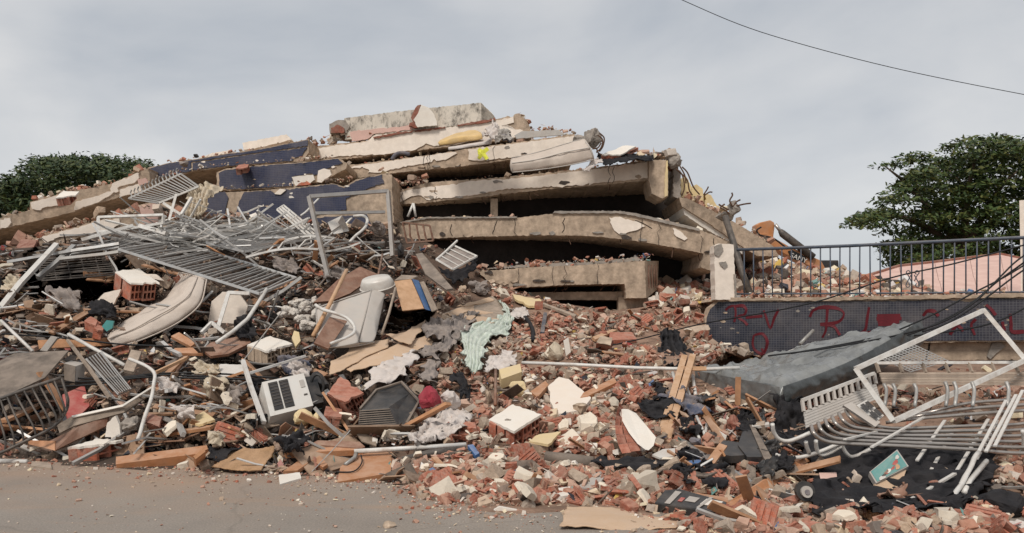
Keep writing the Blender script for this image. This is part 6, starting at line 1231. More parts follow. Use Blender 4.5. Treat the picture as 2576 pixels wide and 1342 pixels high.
board('blue-edged book lying at the end of the white plastic pipe', 'book', [(1176, 1120), (1190, 1118), (1206, 1140), (1196, 1146)], 'blue_paint', 0.05, off=0.2, name='book')
bar('dark green rolled umbrella by the white plastic pipe', 'umbrella', [(1002, 1156), (1080, 1142), (1172, 1128)], [0.02, 0.05, 0.035], 'iron_dark', ds=[8.85, 8.85, 8.9], name='rolled_umbrella', n=8)
bar('small clear bottle lying below the black cloth', 'bottle', [(1474, 1222), (1500, 1200), (1520, 1186)], [0.035, 0.035, 0.018], 'board_grey', ds=[7.95, 8.1, 8.2], name='bottle', n=8)
lump('black rubbish bag slumped at the lower right corner', 'rubbish bag', 2520, 1265, 130, 84, 'black_cloth', d=6.9, seed=181, name='rubbish_bag', sub=4, rough=0.05)
lump('white crumpled bag at the bottom right corner', 'bag', 2556, 1322, 60, 44, 'white_cloth', d=6.25, seed=183, name='crumpled_bag', sub=4, rough=0.05)
lump('black rubbish bag behind the curved grey tube leg', 'rubbish bag', 2470, 1200, 70, 60, 'black_cloth', d=7.6, seed=185, name='rubbish_bag', sub=4, rough=0.05)
lump('brown earthy lump in front of the black tarpaulin', 'lump', 2190, 1292, 52, 34, 'sand', d=6.75, seed=187, name='mortar_lump', sub=3, rough=0.06)
lump('grey concrete slab piece at the bottom right front', 'concrete', 2018, 1312, 80, 24, 'concrete', d=6.55, seed=189, sub=2)
masonry('red grooved brick half at the bottom right front', [(2016, 1326), (2080, 1334), (2086, 1316), (2026, 1310)], 0.1, 'brick', ds=[6.35, 6.3, 6.5, 6.55], nx=3, ny=1)
board('white tile with a red motif at the bottom right front', 'tile', [(2150, 1328), (2168, 1308), (2206, 1330), (2190, 1338)], 'plaster_white', 0.02, ds=6.4, name='tile_shard')
# dark clutter between the posts and the wrapped mattress
cloth('black fabric heaped below the wooden posts', 'fabric', [[(1600, 1018), (1640, 1008), (1690, 1012)], [(1610, 1035), (1650, 1030), (1700, 1035)], [(1640, 1052), (1670, 1055), (1710, 1050)]], 'black_cloth', 'fabric', off=0.22, amp=0.09)
cloth('blue and white striped cloth between posts and wrapped mattress', 'cloth', [[(1655, 1000), (1690, 985), (1720, 990)], [(1690, 1015), (1720, 1010), (1752, 1010)], [(1720, 1040), (1750, 1045), (1790, 1040)]], 'blue_cloth', off=0.3, amp=0.1)
board('rounded orange wood offcut beside the posts', 'offcut', [(1740, 1018), (1756, 1008), (1776, 1020), (1768, 1038), (1752, 1042)], 'wood_raw', 0.05, off=0.35, name='wood_offcut')
bar('brown wooden strip slanting right of the posts', 'strip', [(1756, 1030), (1812, 1088)], 0.03, 'wood_raw', ds=[10.0, 9.3], name='wood_strip', n=4)
for q in ([(1738, 1062), (1760, 1104)], [(1752, 1048), (1776, 1100)], [(1780, 1060), (1770, 1116)], [(1795, 1068), (1800, 1096)]):
    bar('thin white chair leg right of the wooden posts', 'chair leg', q, 0.02, 'steel_white', ds=[9.7, 9.2], name='white_stick', n=5, group='white chair legs right of the posts')
board('broken black stereo front under the wrapped mattress', 'stereo', [(1790, 1138), (1820, 1108), (1910, 1120), (1914, 1142), (1840, 1148)], 'black_plastic', 0.08, off=0.3, name='stereo')
board('tall black panel leaning under the wrapped mattress', 'panel', [(1856, 1120), (1870, 1080), (1905, 1085), (1930, 1120), (1920, 1150), (1880, 1150)], 'black_plastic', 0.06, off=0.35, name='black_board')
board('dark grey metal flap beside the curved tubes', 'flap', [(1884, 1066), (1900, 1076), (1952, 1170), (1944, 1186), (1920, 1150)], 'board_dark', 0.04, off=0.4, name='metal_flap')
lump('dark red rag lump under the front of the wrapped mattress', 'rags', 1850, 1072, 50, 40, 'brick_dark', off=0.3, seed=191, name='rag_lump', sub=3, rough=0.08)
board('white tray edge under the wrapped mattress corner', 'tray', [(1890, 1066), (1934, 1062), (1936, 1068), (1892, 1074)], 'enamel', 0.03, off=0.4, name='white_tray')
lump('blue plastic canister below the striped cloth', 'canister', 1750, 1108, 30, 26, 'blue_cloth', off=0.3, seed=193, name='canister', sub=1)

# ------------------------------------------------------------------ overhead wire and loose cables
bar('single black wire crossing the sky at upper right', 'wire', [(1560, -70), (1715, 0), (1860, 62), (2000, 107), (2200, 160), (2400, 204), (2700, 262)], 0.0055, 'cable', ds=[12, 12, 12, 12, 12, 12, 12], curve=True, name='overhead_wire', n=5)
for i, (pts, ds_) in enumerate([([(2640, 600), (2400, 664), (2240, 700), (2030, 766), (1778, 813), (1680, 836), (1600, 856), (1490, 880)], [12.0, 12.4, 12.8, 13.4, 14.6, 14.9, 14.4, 13.2]),
     ([(2640, 600), (2560, 655), (2517, 696), (2440, 770), (2329, 826), (2110, 872), (1932, 896)], [11.5] * 7), ([(2640, 612), (2570, 665), (2510, 708), (2420, 780), (2300, 838), (2180, 868)], [11.6] * 6),
     ([(2640, 625), (2540, 690), (2440, 742), (2330, 800), (2200, 850), (1990, 890)], [11.7] * 6), ([(2640, 640), (2560, 690), (2460, 765), (2380, 815), (2320, 835)], [11.4] * 5), ([(2640, 735), (2560, 785), (2480, 818), (2380, 836), (2300, 845)], [11.2] * 5)]):
    bar(['long black cable crossing the whole tiled wall to the brick slope', 'upper black cable sweeping over the wrapped mattress', 'second black cable sweeping over the wrapped mattress', 'middle black cable drooping before the tiled wall', 'short black cable drooping behind the white square frame', 'lowest black cable drooping through the white square frame'][i], 'cable', pts, 0.013, 'cable', ds=ds_, curve=True, name='cable', n=5, group='cables drooping at the right')
# ------------------------------------------------------------------ rubble: large pieces one by one, the rest as loose stuff
rg = np.random.default_rng(3)
# keep loose pieces from burying the things placed by hand: mask of where those are seen
MK = np.zeros((360, 660), dtype=bool); MS = 4.0
bpy.context.view_layer.update()
def world_co(o):
    Mw = np.array(WM[o.name]); n_ = len(o.data.vertices); co = np.empty(n_ * 3); o.data.vertices.foreach_get('co', co)
    return co.reshape(-1, 3) @ Mw[:3, :3].T + Mw[:3, 3]
for o in list(bpy.data.objects):
    if o.name in _before or o.parent is not None: continue
    fam = [o] + list(o.children_recursive); co = np.concatenate([world_co(q) for q in fam if q.type == 'MESH'])
    if len(co) > 600: co = co[::len(co) // 500]
    px = CX + co[:, 0] / co[:, 1] * FPX; py = HY - (co[:, 2] - EYE) / co[:, 1] * FPX
    g = [c[1] - D(a, b) for c, a, b in zip(co, px, py) if YT(a) + 15 < b < YB(a)]
    if len(g) < 0.5 * len(co): continue
    g = sorted(g); e_ = g[int(len(g) * 0.55)]
    if e_ > 0.0:
        c = Vector(co.mean(0)); mv = (Vector((0, 0, EYE)) - c).normalized() * min(e_ + 0.03, 0.9)
        if c.y < 8: mv.z = max(mv.z, 0)
        T = Matrix.Translation(mv)
        for q in fam: WM[q.name] = T @ WM[q.name]
        if o.type == 'EMPTY':
            o.location = o.location + mv
            for q in fam[1:]:
                pass
        else: o.matrix_basis = T @ o.matrix_basis
bpy.context.view_layer.update()
for o in list(bpy.data.objects):
    if o.name in _before or o.type != 'MESH': continue
    Mw = np.array(WM[o.name]); me = o.data; n_ = len(me.vertices)
    co = np.empty(n_ * 3); me.vertices.foreach_get('co', co); co = co.reshape(-1, 3) @ Mw[:3, :3].T + Mw[:3, 3]
    px = CX + co[:, 0] / co[:, 1] * FPX; py = HY - (co[:, 2] - EYE) / co[:, 1] * FPX
    for q in me.polygons:
        ix = list(q.vertices); X = px[ix] / MS; Y = py[ix] / MS
        x0, x1, y0, y1 = max(0, int(X.min())), min(659, int(X.max())), max(0, int(Y.min())), min(359, int(Y.max()))
        if x1 < x0 or y1 < y0: continue
        if x1 - x0 < 2 or y1 - y0 < 2: MK[y0:y1 + 1, x0:x1 + 1] = True; continue
        pol = list(zip(X, Y))
        for yy in range(y0, y1 + 1):
            for xx in range(x0, x1 + 1):
                if not MK[yy, xx] and in_poly(xx + 0.5, yy + 0.5, pol): MK[yy, xx] = True
for _ in range(3): MK[1:] |= MK[:-1].copy()
def masked(x, y):
    a, b = int(x / MS), int(y / MS)
    return 0 <= a < 660 and 0 <= b < 360 and MK[b, a]
def shapes(kind, n):
    out = []
    for i in range(n):
        r = random.Random(1000 + i * 7 + len(kind))
        if kind == 'chip':
            k = r.randint(4, 6); pp = [Vector((0.5 * math.cos(a) * r.uniform(.6, 1.1), 0.36 * math.sin(a) * r.uniform(.6, 1.1), 0)) for a in [(j + r.uniform(-.3, .3)) * 6.283 / k for j in range(k)]]
            V, F = prism(pp, Vector((0, 0, r.uniform(0.10, 0.2)))); V = [Vector((v_.x * (0.9 if j >= k else 1), v_.y * (0.9 if j >= k else 1), v_.z + r.uniform(-.02, .02))) for j, v_ in enumerate(V)]
        elif kind == 'chunk':
            bm = bmesh.new(); sy, sz = r.uniform(.6, 1), r.uniform(.45, .75)
            for c_ in [(a, b_, c) for a in (-.5, .5) for b_ in (-.5, .5) for c in (-.5, .5)]:
                for _ in range(2): bm.verts.new(((c_[0] * r.uniform(.55, 1)), c_[1] * sy * r.uniform(.5, 1), c_[2] * sz * r.uniform(.5, 1)))
            res = bmesh.ops.convex_hull(bm, input=bm.verts); bmesh.ops.delete(bm, geom=[g for g in res['geom_interior'] if isinstance(g, bmesh.types.BMVert)], context='VERTS')
            bm.verts.index_update(); V = [q.co.copy() for q in bm.verts]; F = [[w.index for w in f_.verts] for f_ in bm.faces]; bm.free()
        elif kind == 'plate':
            k = r.randint(4, 5); pp = [Vector((0.5 * math.cos(a) * r.uniform(.7, 1.1), 0.32 * math.sin(a) * r.uniform(.6, 1.1), 0)) for a in [(j + r.uniform(-.25, .25)) * 6.283 / k for j in range(k)]]
            V, F = prism(pp, Vector((0, 0, r.uniform(0.02, 0.045))))
        elif kind == 'stick': V, F = rock_vf(400 + i, 1.0, r.uniform(0.10, 0.2), r.uniform(0.05, 0.1), 10)
        elif kind == 'brickbit':
            L_, W_ = 1.0, r.uniform(0.5, 0.8); parts = [box_vf((-.5, -W_ / 2, -.05), (.5, W_ / 2, .03))]
            k = r.randint(2, 4)
            for j in range(k): y0 = -W_ / 2 + (j + 0.18) * W_ / k; parts.append(box_vf((-.5 + r.uniform(0, .12), y0, .028), (.5 - r.uniform(0, .12), y0 + 0.62 * W_ / k, .075)))
            if r.random() < 0.7: parts.append(box_vf((-.48, -W_ / 2 + .01, -.34), (.42, -W_ / 2 + 0.09, -.048)))
            if r.random() < 0.5: parts.append(box_vf((-.4, -.04, -.30), (.48, .05, -.048)))
            V, F = join(parts); V = [Vector((p.x + 0.12 * p.y * r.uniform(-1, 1) * (abs(p.x) > .3) + r.uniform(-.03, .03), p.y + r.uniform(-.02, .02), p.z)) for p in V]
        out.append((V, F))
    return out
def tris(V, F):
    T = []
    for q in F:
        for k in range(1, len(q) - 1): T.append((q[0], q[k], q[k + 1]))
    return np.array([tuple(p) for p in V], dtype=float), np.array(T)
SH = {k: shapes(k, n) for k, n in (('chip', 10), ('chunk', 10), ('stick', 8), ('brickbit', 8), ('plate', 8))}
ST = {k: [tris(*s) for s in v] for k, v in SH.items()}
def rot(e):
    return np.array(Euler(e).to_matrix())
def heap_point(x, y, lift):
    d = DC(x, y); p = P(x, y, d); p = P(x, y, d + 0.12 + 0.10 * min(1, max(0, (1150 - x) / 300)) + heap_noise(p)); return p + Vector((0, -lift * 0.45, lift * 0.7))
def surf_rot(r, flat):
    return Euler((R(22) + r.gauss(0, flat), r.gauss(0, flat), r.uniform(0, 6.283)))
def stuff(name, items, material, label, cat):
    VV, TT, base = [], [], 0
    for (p, s, e, sh) in items:
        v, t = sh; w = (v * s) @ rot(e).T + np.array(p); VV.append(w); TT.append(t + base); base += len(v)
    V = np.concatenate(VV); T = np.concatenate(TT); c = V.mean(0); c[2] = 0
    me = bpy.data.meshes.new(name); me.vertices.add(len(V)); me.vertices.foreach_set('co', (V - c).ravel())
    me.loops.add(len(T) * 3); me.loops.foreach_set('vertex_index', T.ravel().astype(np.int32)); me.polygons.add(len(T)); me.polygons.foreach_set('loop_start', np.arange(0, len(T) * 3, 3, dtype=np.int32))
    me.update(); me.validate(); me.polygons.foreach_set('use_smooth', [False] * len(me.polygons)); me.materials.append(MATS[material])
    o = bpy.data.objects.new(name, me); COL.objects.link(o); o.location = c; tag(o, label, cat, kind='stuff'); return o
r = random.Random(77)
def region(x, y):      # 1 on the brick slope of centre and right, 0 on the tangled left slope
    return min(1, max(0, (x - 1010 + (y - 900) * 0.25) / 170))
def sample(w=lambda x, y: 1):
    while True:
        x = r.uniform(-60, 2640) if r.random() < 0.85 else r.choice([r.uniform(-760, -60), r.uniform(2640, 3240)]); yt, yb = YT(x), YB(x); y = yt + (yb - yt) * r.random() ** 0.95
        if r.random() < (yb - yt) / 620 and r.random() < w(x, y) and (not masked(x, y) or r.random() < 0.05): return x, y
rightlow = lambda x, y: 0.45 if (x > 1950 and y < 1280) else 1.0
def size(lo, hi): return lo * (hi / lo) ** (r.random() ** 1.7)
items = {k: [] for k in ('brick', 'plaster', 'concrete', 'wood', 'dark', 'litter')}
def put(kind, n, w0, lo, hi, mix, flat, lift=0.3):
    sd_ = len(kind) * 3.7 + n
    w = lambda x, y: w0(x, y) * min(1, max(0.18, 0.55 + 1.3 * noise.fractal(Vector((x / 130, y / 60, sd_)), 0.9, 2, 3))) * (0.22 if 1440 < x < 1790 and y < 808 else 1)
    for _ in range(n):
        x, y = sample(w); s = size(lo, hi); k = r.choice(mix); p = heap_point(x, y, s * lift + r.uniform(0, 0.05))
        items[kind].append((tuple(p), np.array([s, s * r.uniform(.7, 1), s]), surf_rot(r, flat), r.choice(ST[k])))
put('brick', 23000, lambda x, y: (0.16 + 0.84 * region(x, y)) * rightlow(x, y), 0.018, 0.20, ['chip', 'chip', 'chunk', 'chip', 'brickbit', 'stick'], 0.5)
put('plaster', 5900, lambda x, y: (0.2 + 0.8 * region(x, y)) * rightlow(x, y), 0.015, 0.17, ['chip', 'chip', 'chunk', 'stick'], 0.45, 0.4)
put('concrete', 11500, lambda x, y: (0.4 + 0.6 * region(x, y)) * rightlow(x, y), 0.018, 0.18, ['chunk', 'chunk', 'chip'], 0.7)
put('wood', 4900, lambda x, y: 1.0 - 0.82 * region(x, y), 0.08, 0.55, ['stick', 'stick', 'stick', 'plate'], 0.45, 0.25)
put('dark', 6900, lambda x, y: 1.0 - 0.85 * region(x, y) * (0.5 if x > 1850 else 1), 0.06, 0.36, ['plate', 'stick', 'plate', 'chip'], 0.6, 0.1)
put('litter', 2000, lambda x, y: 1.0 - 0.4 * region(x, y), 0.04, 0.22, ['plate', 'stick', 'plate'], 0.6, 0.4)
# fine grit that feathers the edge of the rubble out over the road
for _ in range(4200):
    x = r.uniform(-40, 2600); y = YB(x) + abs(r.gauss(0, 1)) ** 1.6 * 17 * (1.0 + noise.noise(Vector((x / 120, 0, 4)))) - 10
    p = P(x, y, EYE * FPX / (y - HY)); s = size(0.008, 0.06); p.z = s * 0.15
    items[r.choice(['brick', 'brick', 'concrete', 'plaster'])].append((tuple(p), np.array([s, s, s]), surf_rot(r, 0.3), r.choice(ST['chip'] + ST['chunk'])))
for _ in range(420):
    x = r.uniform(-40, 1700); y = r.uniform(YB(x), 1345)
    p = P(x, y, EYE * FPX / (y - HY)); s = size(0.008, 0.04); p.z = s * 0.15
    items[r.choice(['brick', 'concrete', 'plaster'])].append((tuple(p), np.array([s, s, s]), surf_rot(r, 0.3), r.choice(ST['chip'])))
# second mound behind the railing
for _ in range(2300):
    x = r.uniform(1645, 2335); y = YT2(x) + (772 - YT2(x)) * r.random(); p = P(x, y, D2(x, y)); s = size(0.08, 0.42)
    k = r.choice(['brick'] * 4 + ['plaster'] * 2 + ['concrete'] * 3 + ['litter', 'dark'])
    items[k].append((tuple(p + Vector((0, heap_noise(p) * 1.2 - 0.1, s * 0.2))), np.array([s, s * .8, s * .8]), surf_rot(r, 0.6), r.choice(ST['chip'] + ST['chunk'] + ST['stick'])))
# crumbs along the broken slab edges
def edge(line, pl, n, back, mix, lo=0.04, hi=0.2, up=0.0, fwd=0.0):
    for _ in range(int(n * 0.7)):
        i = r.randrange(len(line) - 1); t_ = r.random(); x = line[i][0] + (line[i + 1][0] - line[i][0]) * t_; y = line[i][1] + (line[i + 1][1] - line[i][1]) * t_
        p = P(x, y, PL(x, pl)); p.y += r.uniform(-fwd, back); s = size(lo, hi); p.z += s * 0.2 + up * r.random()
        items[r.choice(mix)].append((tuple(p), np.array([s, s, s]), surf_rot(r, 0.5), r.choice(ST['chip'] * 2 + ST['chunk'] + ST['stick'])))
MX = ['brick', 'brick', 'concrete', 'plaster', 'concrete']
edge([(1203, 684), (1330, 673), (1431, 669), (1560, 661), (1645, 656)], P6, 950, 2.4, ['brick', 'brick', 'brick', 'concrete', 'plaster', 'litter'], 0.03, 0.19, 0.16)
edge([(989, 484), (1048, 468), (1073, 459), (1269, 445), (1462, 425), (1600, 408)], PR, 300, 0.6, MX, 0.03, 0.16, 0.05)
edge([(815, 425), (1010, 400), (1150, 380), (1300, 358), (1445, 338)], PR, 200, 0.6, MX, 0.04, 0.2, 0.05)
edge([(751, 378), (835, 364), (925, 354), (935, 345)], PR, 240, 0.7, MX + ['wood'], 0.06, 0.4, 0.25)
edge([(1305, 288), (1330, 318), (1440, 338)], PR, 120, 0.8, MX, 0.06, 0.35, 0.1)
edge([(1600, 405), (1690, 395), (1700, 420)], PR, 150, 0.8, ['concrete', 'concrete', 'brick', 'plaster'], 0.06, 0.35, 0.15)
edge([(380, 456), (480, 432), (572, 419), (760, 406), (860, 398)], PB, 300, 0.2, MX + ['plaster', 'wood'], 0.03, 0.15, 0.03, 0.3)
edge([(545, 478), (614, 481), (740, 471), (840, 462), (890, 455)], PB, 220, 0.15, MX + ['plaster'], 0.03, 0.15, 0.03, 0.45)
edge([(420, 410), (500, 397), (643, 375), (776, 350)], PB, 160, 0.5, MX, 0.04, 0.18, 0.04)
edge([(76, 508), (143, 489), (200, 478), (280, 463), (350, 432)], PS1, 260, 0.7, MX, 0.05, 0.3, 0.1)
edge([(0, 549), (75, 529)], PS1, 60, 0.5, MX, 0.05, 0.2, 0.04)
edge([(0, 634), (123, 590), (250, 554), (400, 536)], PS2, 380, 0.6, MX + ['wood'], 0.05, 0.4, 0.12)
edge([(998, 561), (1073, 548), (1305, 547)], P5, 130, 1.0, MX, 0.04, 0.15, 0.03)
edge([(1600, 545), (1716, 570), (1834, 610)], P5, 160, 1.2, MX, 0.05, 0.22, 0.06)
edge([(961, 440), (1000, 470), (1073, 458)], PR, 160, 0.4, MX, 0.05, 0.3, 0.1, 0.3)
edge([(1800, 752), (2050, 750), (2300, 745), (2576, 738)], PW, 420, 1.6, ['brick', 'brick', 'plaster', 'concrete', 'litter'], 0.04, 0.2, 0.05)
edge([(1830, 549), (1890, 585), (1945, 618)], PS, 120, 1.0, MX, 0.05, 0.3, 0.12)
edge([(1735, 500), (1790, 530), (1830, 549)], PS, 140, 1.6, ['concrete', 'plaster', 'brick'], 0.06, 0.4, 0.2)
edge([(390, 540), (505, 560), (640, 562), (760, 575), (900, 590), (1000, 600)], (0, 18.2, 1000, 18.2), 700, 0.9, MX + ['wood', 'wood', 'dark'], 0.05, 0.35, 0.08, 0.8)
stuff('brick_rubble', items['brick'], 'rubble_brick', 'countless small red brick fragments covering the slope', 'rubble')
stuff('plaster_rubble', items['plaster'], 'rubble_plaster', 'small cream plaster chips strewn among the bricks', 'rubble')
stuff('concrete_rubble', items['concrete'], 'rubble_concrete', 'brown and grey concrete crumbs all over the heap', 'rubble')
stuff('wood_splinters', items['wood'], 'rubble_wood', 'brown wood splinters mixed into the left slope', 'debris')
stuff('shade_debris', items['dark'], 'rubble_dark', 'dark scraps and painted shade filling the gaps of the heap', 'debris')  # scraps coloured near-black to stand in for shade between the pieces
stuff('litter', items['litter'], 'rubble_litter', 'small coloured and white scraps of household litter', 'litter')

# larger fragments, each one its own object
def meshes(kind, material, n):
    out = []
    for V, F in SH[kind][:n]:
        me = bpy.data.meshes.new(kind); me.from_pydata([tuple(p) for p in V], [], F)
        if kind in ('chunk', 'chip'):
            bm = bmesh.new(); bm.from_mesh(me); bmesh.ops.triangulate(bm, faces=bm.faces); bmesh.ops.subdivide_edges(bm, edges=bm.edges, cuts=1, use_grid_fill=True)
            for q in bm.verts: q.co += Vector((noise.noise(q.co * 5), noise.noise(q.co * 5 + Vector((7, 0, 0))), noise.noise(q.co * 5 + Vector((0, 7, 0))))) * (0.07 if kind == 'chunk' else 0.035)
            bm.to_mesh(me); bm.free()
        me.materials.append(MATS[material]); me.polygons.foreach_set('use_smooth', [False] * len(me.polygons)); me.update(); out.append(me)
    return out
LANDMARKS = [(1289, 1050, 'square plaster-topped slab'), (1430, 1000, 'large cream plaster slab'), (1590, 1085, 'tall wall shard'), (1700, 1010, 'leaning wooden posts'), (1397, 885, 'tan canvas sack'), (1560, 848, 'red ribbed brick slab'), (1240, 830, 'pale green curtain'), (1200, 790, 'board stack'), (1085, 1003, 'crimson bag'), (970, 1025, 'television casing'), (720, 990, 'air conditioner'), (920, 1170, 'orange wood panel'), (1030, 1128, 'white plastic pipe'), (1555, 1305, 'cardboard on the road'), (1740, 1275, 'wrapped black box'), (1940, 1210, 'wide brown plank'), (1810, 1165, 'aluminium channel'), (1440, 1228, 'teal scrap'), (1430, 1158, 'dark gutter'), (2190, 1292, 'black tarpaulin'), (2236, 1175, 'teal picture board'), (2388, 1290, 'curved tube leg'), (1600, 1165, 'black umbrella cloth'), (1690, 870, 'black curtain'), (1372, 810, 'dark blue strip'), (1500, 920, 'long thin pipe'), (1270, 910, 'white torn bag'), (1120, 1080, 'white fabric'), (960, 910, 'cardboard strips'), (870, 810, 'grey mattress'), (770, 790, 'white stuffing'), (680, 866, 'tan brick block'), (400, 790, 'bent mattress'), (520, 680, 'big sloping grille'), (650, 610, 'second grille'), (880, 600, 'chrome gate frame'), (1040, 740, 'old cabinet'), (345, 700, 'cream brick lump'), (190, 710, 'dark hollow'), (90, 930, 'brown metal sheet'), (80, 1050, 'iron balcony railing'), (230, 1080, 'wooden drawer'), (240, 1130, 'plaster-topped brick course'), (400, 1145, 'heavy orange beam'), (610, 1155, 'tan sandy cardboard'), (640, 985, 'slanted white post'), (375, 990, 'bent curtain pole'), (505, 1050, 'yellow wall corner'), (560, 930, 'white plastic board'), (590, 790, 'door frame corner'), (550, 875, 'dark round-edged board'), (250, 880, 'dirty white pole'), (1150, 650, 'folded chair'), (1310, 760, 'broken window board'), (60, 620, 'lower left slab'), (300, 570, 'thin window frame'), (860, 980, 'hollow brick cluster'), (330, 930, 'pale wooden panel'), (1880, 1100, 'black panels'), (2240, 1010, 'white square frame'), (2030, 1310, 'bottom right front')]
def where(x, y):
    lx, ly, nm = min(LANDMARKS, key=lambda q: math.hypot(q[0] - x, (q[1] - y) * 1.6))
    dx, dy = x - lx, (y - ly) * 1.6
    if nm == 'bottom right front': return 'at the ' + nm
    return ('right of' if dx > 0 else 'left of') * (abs(dx) > abs(dy)) + ('below' if dy > 0 else 'above') * (abs(dx) <= abs(dy)) + ' the ' + nm
def sizeword(s, lo, hi): return ['small', 'middling', 'large'][min(2, int(3 * (s - lo) / (hi - lo) * 0.999))]
def frags(name, label, cat, group, pool, n, w, lo, hi, flat, lift=0.35, ylim=(0, 2000)):
    k = 0
    while k < n:
        x, y = sample(w)
        if not ylim[0] < y < ylim[1] or not -70 < x < 2650: continue
        s = size(lo, hi); e_ = s * 0.38 * FPX / D(x, y)
        if s > 0.26 and (masked(x - e_, y) + masked(x + e_, y) + masked(x, y - e_ * .6) + masked(x - e_ * .5, y) + masked(x + e_ * .5, y)) > (1 if s > 0.7 else 0) and r.random() < 0.93: continue
        p = heap_point(x, y, s * lift + 0.03)
        o = bpy.data.objects.new(name, r.choice(pool)); COL.objects.link(o); o.location = p; o.rotation_euler = surf_rot(r, flat); o.scale = (s, s * r.uniform(.75, 1.05), s * r.uniform(.8, 1.2))
        tag(o, sizeword(s, lo, hi) + ' ' + label + ' ' + where(x, y), cat, group); k += 1
onlyR = lambda x, y: region(x, y) ** 2 * (0.25 if (x > 1960 and y < 1270) else 1)
onlyL = lambda x, y: (1 - region(x, y)) * (0.1 if y < 640 else 1)
mat('frag_plaster', (0.68, 0.60, 0.49), 0.92, 0.12, 6, bump=0.3, dust=0.4, rand=0.2, dustcol=(0.50, 0.40, 0.31))
mat('frag_concrete', (0.34, 0.26, 0.195), 0.95, 0.25, 6, bump=0.6, dust=0.4, rand=0.35, dustcol=(0.45, 0.36, 0.28))
mat('frag_metal', (0.52, 0.51, 0.49), 0.45, 0.2, 8, metal=0.25, bump=0.05, dust=0.5, rand=0.45, dustcol=(0.33, 0.27, 0.22))
mat('frag_board', (0.26, 0.16, 0.10), 0.75, 0.25, 5, bump=0.2, dust=0.4, rand=0.6)
mat('frag_wood', (0.40, 0.20, 0.10), 0.75, 0.25, 5, bump=0.2, dust=0.3, rand=0.35)
frags('brick_fragment', 'broken red brick fragment', 'brick fragment', 'brick fragments of the rubble slope', meshes('brickbit', 'brick', 8) + meshes('chip', 'brick', 5), 260, onlyR, 0.16, 0.34, 0.5)
frags('brick_fragment', 'broken red brick fragment', 'brick fragment', 'brick fragments of the left slope', meshes('brickbit', 'brick', 8), 40, onlyL, 0.18, 0.36, 0.6, 0.5)
frags('plaster_flake', 'flat cream plaster flake', 'plaster flake', 'plaster flakes on the rubble slope', meshes('chip', 'frag_plaster', 10), 150, onlyR, 0.14, 0.30, 0.45, 0.5)
frags('plaster_flake', 'pale plaster flake', 'plaster flake', 'plaster flakes of the left slope', meshes('chip', 'frag_plaster', 10), 60, onlyL, 0.16, 0.42, 0.6, 0.7)
frags('concrete_lump', 'angular brown concrete lump', 'concrete lump', 'mortar lumps of the heap', meshes('chunk', 'frag_concrete', 10), 170, lambda x, y: 0.5 + 0.5 * onlyR(x, y), 0.12, 0.28, 0.8, 0.3)
# planks, boards and metal strips in the tangle
def barmesh(kind, i):
    q = random.Random(50 + i)
    if kind == 'strip': pts = [Vector((-.5 + k / 4, q.uniform(-.02, .02) * (k % 4 > 0), q.uniform(-.03, .03))) for k in range(5)]; return tube_vf(pts, q.choice([0.011, 0.015, 0.02]), 4, flat=q.choice([0.5, 1.0]))
    if kind == 'plank': return join([box_vf((-.5, -.06, -.014), (.5, .06, .014))])
    w_ = q.uniform(.16, .36); n_ = 7; end = [(.5 + q.uniform(-.09, .02), -w_ + 2 * w_ * k / n_) for k in range(n_ + 1)] if i % 2 else [(.5, -w_), (.5, w_)]
    V, F = prism([Vector((x, y, 0)) for x, y in [(-.5, -w_)] + end + [(-.5, w_)]], Vector((0, 0, .03))); return V, F
def pool(kind, material, n):
    out = []
    for i in range(n):
        V, F = barmesh(kind, i); me = bpy.data.meshes.new(kind); me.from_pydata([tuple(p) for p in V], [], F); me.materials.append(MATS[material]); me.polygons.foreach_set('use_smooth', [False] * len(me.polygons)); me.update(); out.append(me)
    return out
frags('metal_strip', 'thin bent metal strip', 'metal strip', 'metal strips of the left slope', pool('strip', 'frag_metal', 8), 150, onlyL, 0.7, 1.7, 0.35, 0.10)
tp_ = pool('strip', 'frag_metal', 8) * 3 + pool('strip', 'steel_white', 8)
for k in range(170):
    x = r.gauss(560, 170); y = itp([200, 400, 560, 700, 850, 1000], [610, 590, 588, 596, 612, 640], x) + r.gauss(4, 20)
    if not (120 < x < 960) or y < 545: continue
    p = P(x, y, D(x, y) - r.uniform(0.05, 0.6)); o = bpy.data.objects.new('metal_rod', r.choice(tp_)); COL.objects.link(o); o.location = p
    az = r.choice([0.25, 0.4, -0.35, 2.2, 0.9]) + r.gauss(0, 0.35); s = r.uniform(0.8, 2.3)
    o.rotation_euler = (R(20) + r.gauss(0, .25), r.gauss(0, 0.30), az); o.scale = (s, 1.25, 1.25)
    tag(o, ('very long ' if s > 1.9 else 'long ' if s > 1.5 else 'middling ' if s > 1.15 else 'short ') + ('level ' if abs(math.sin(az)) < 0.4 else 'slanting ') + 'metal rod tangled ' + where(x, y), 'metal rod', 'rods tangled below the tiled walls')
frags('plank', 'loose brown plank', 'plank', 'planks of the left slope', pool('plank', 'frag_wood', 2), 75, onlyL, 0.5, 1.3, 0.4, 0.12)
frags('board', 'broken brown board', 'board', 'boards of the left slope', pool('board', 'frag_board', 6), 85, onlyL, 0.3, 0.8, 0.5, 0.15)
frags('metal_strip', 'thin metal strip', 'metal strip', 'metal strips at the lower right', pool('strip', 'frag_metal', 8), 26, lambda x, y: 1.0 if x > 1650 and 1000 < y else 0, 0.4, 1.0, 0.4, 0.1)
frags('plank', 'loose brown plank', 'plank', 'planks of the rubble slope', pool('plank', 'frag_wood', 2), 34, onlyR, 0.35, 0.9, 0.35, 0.1)
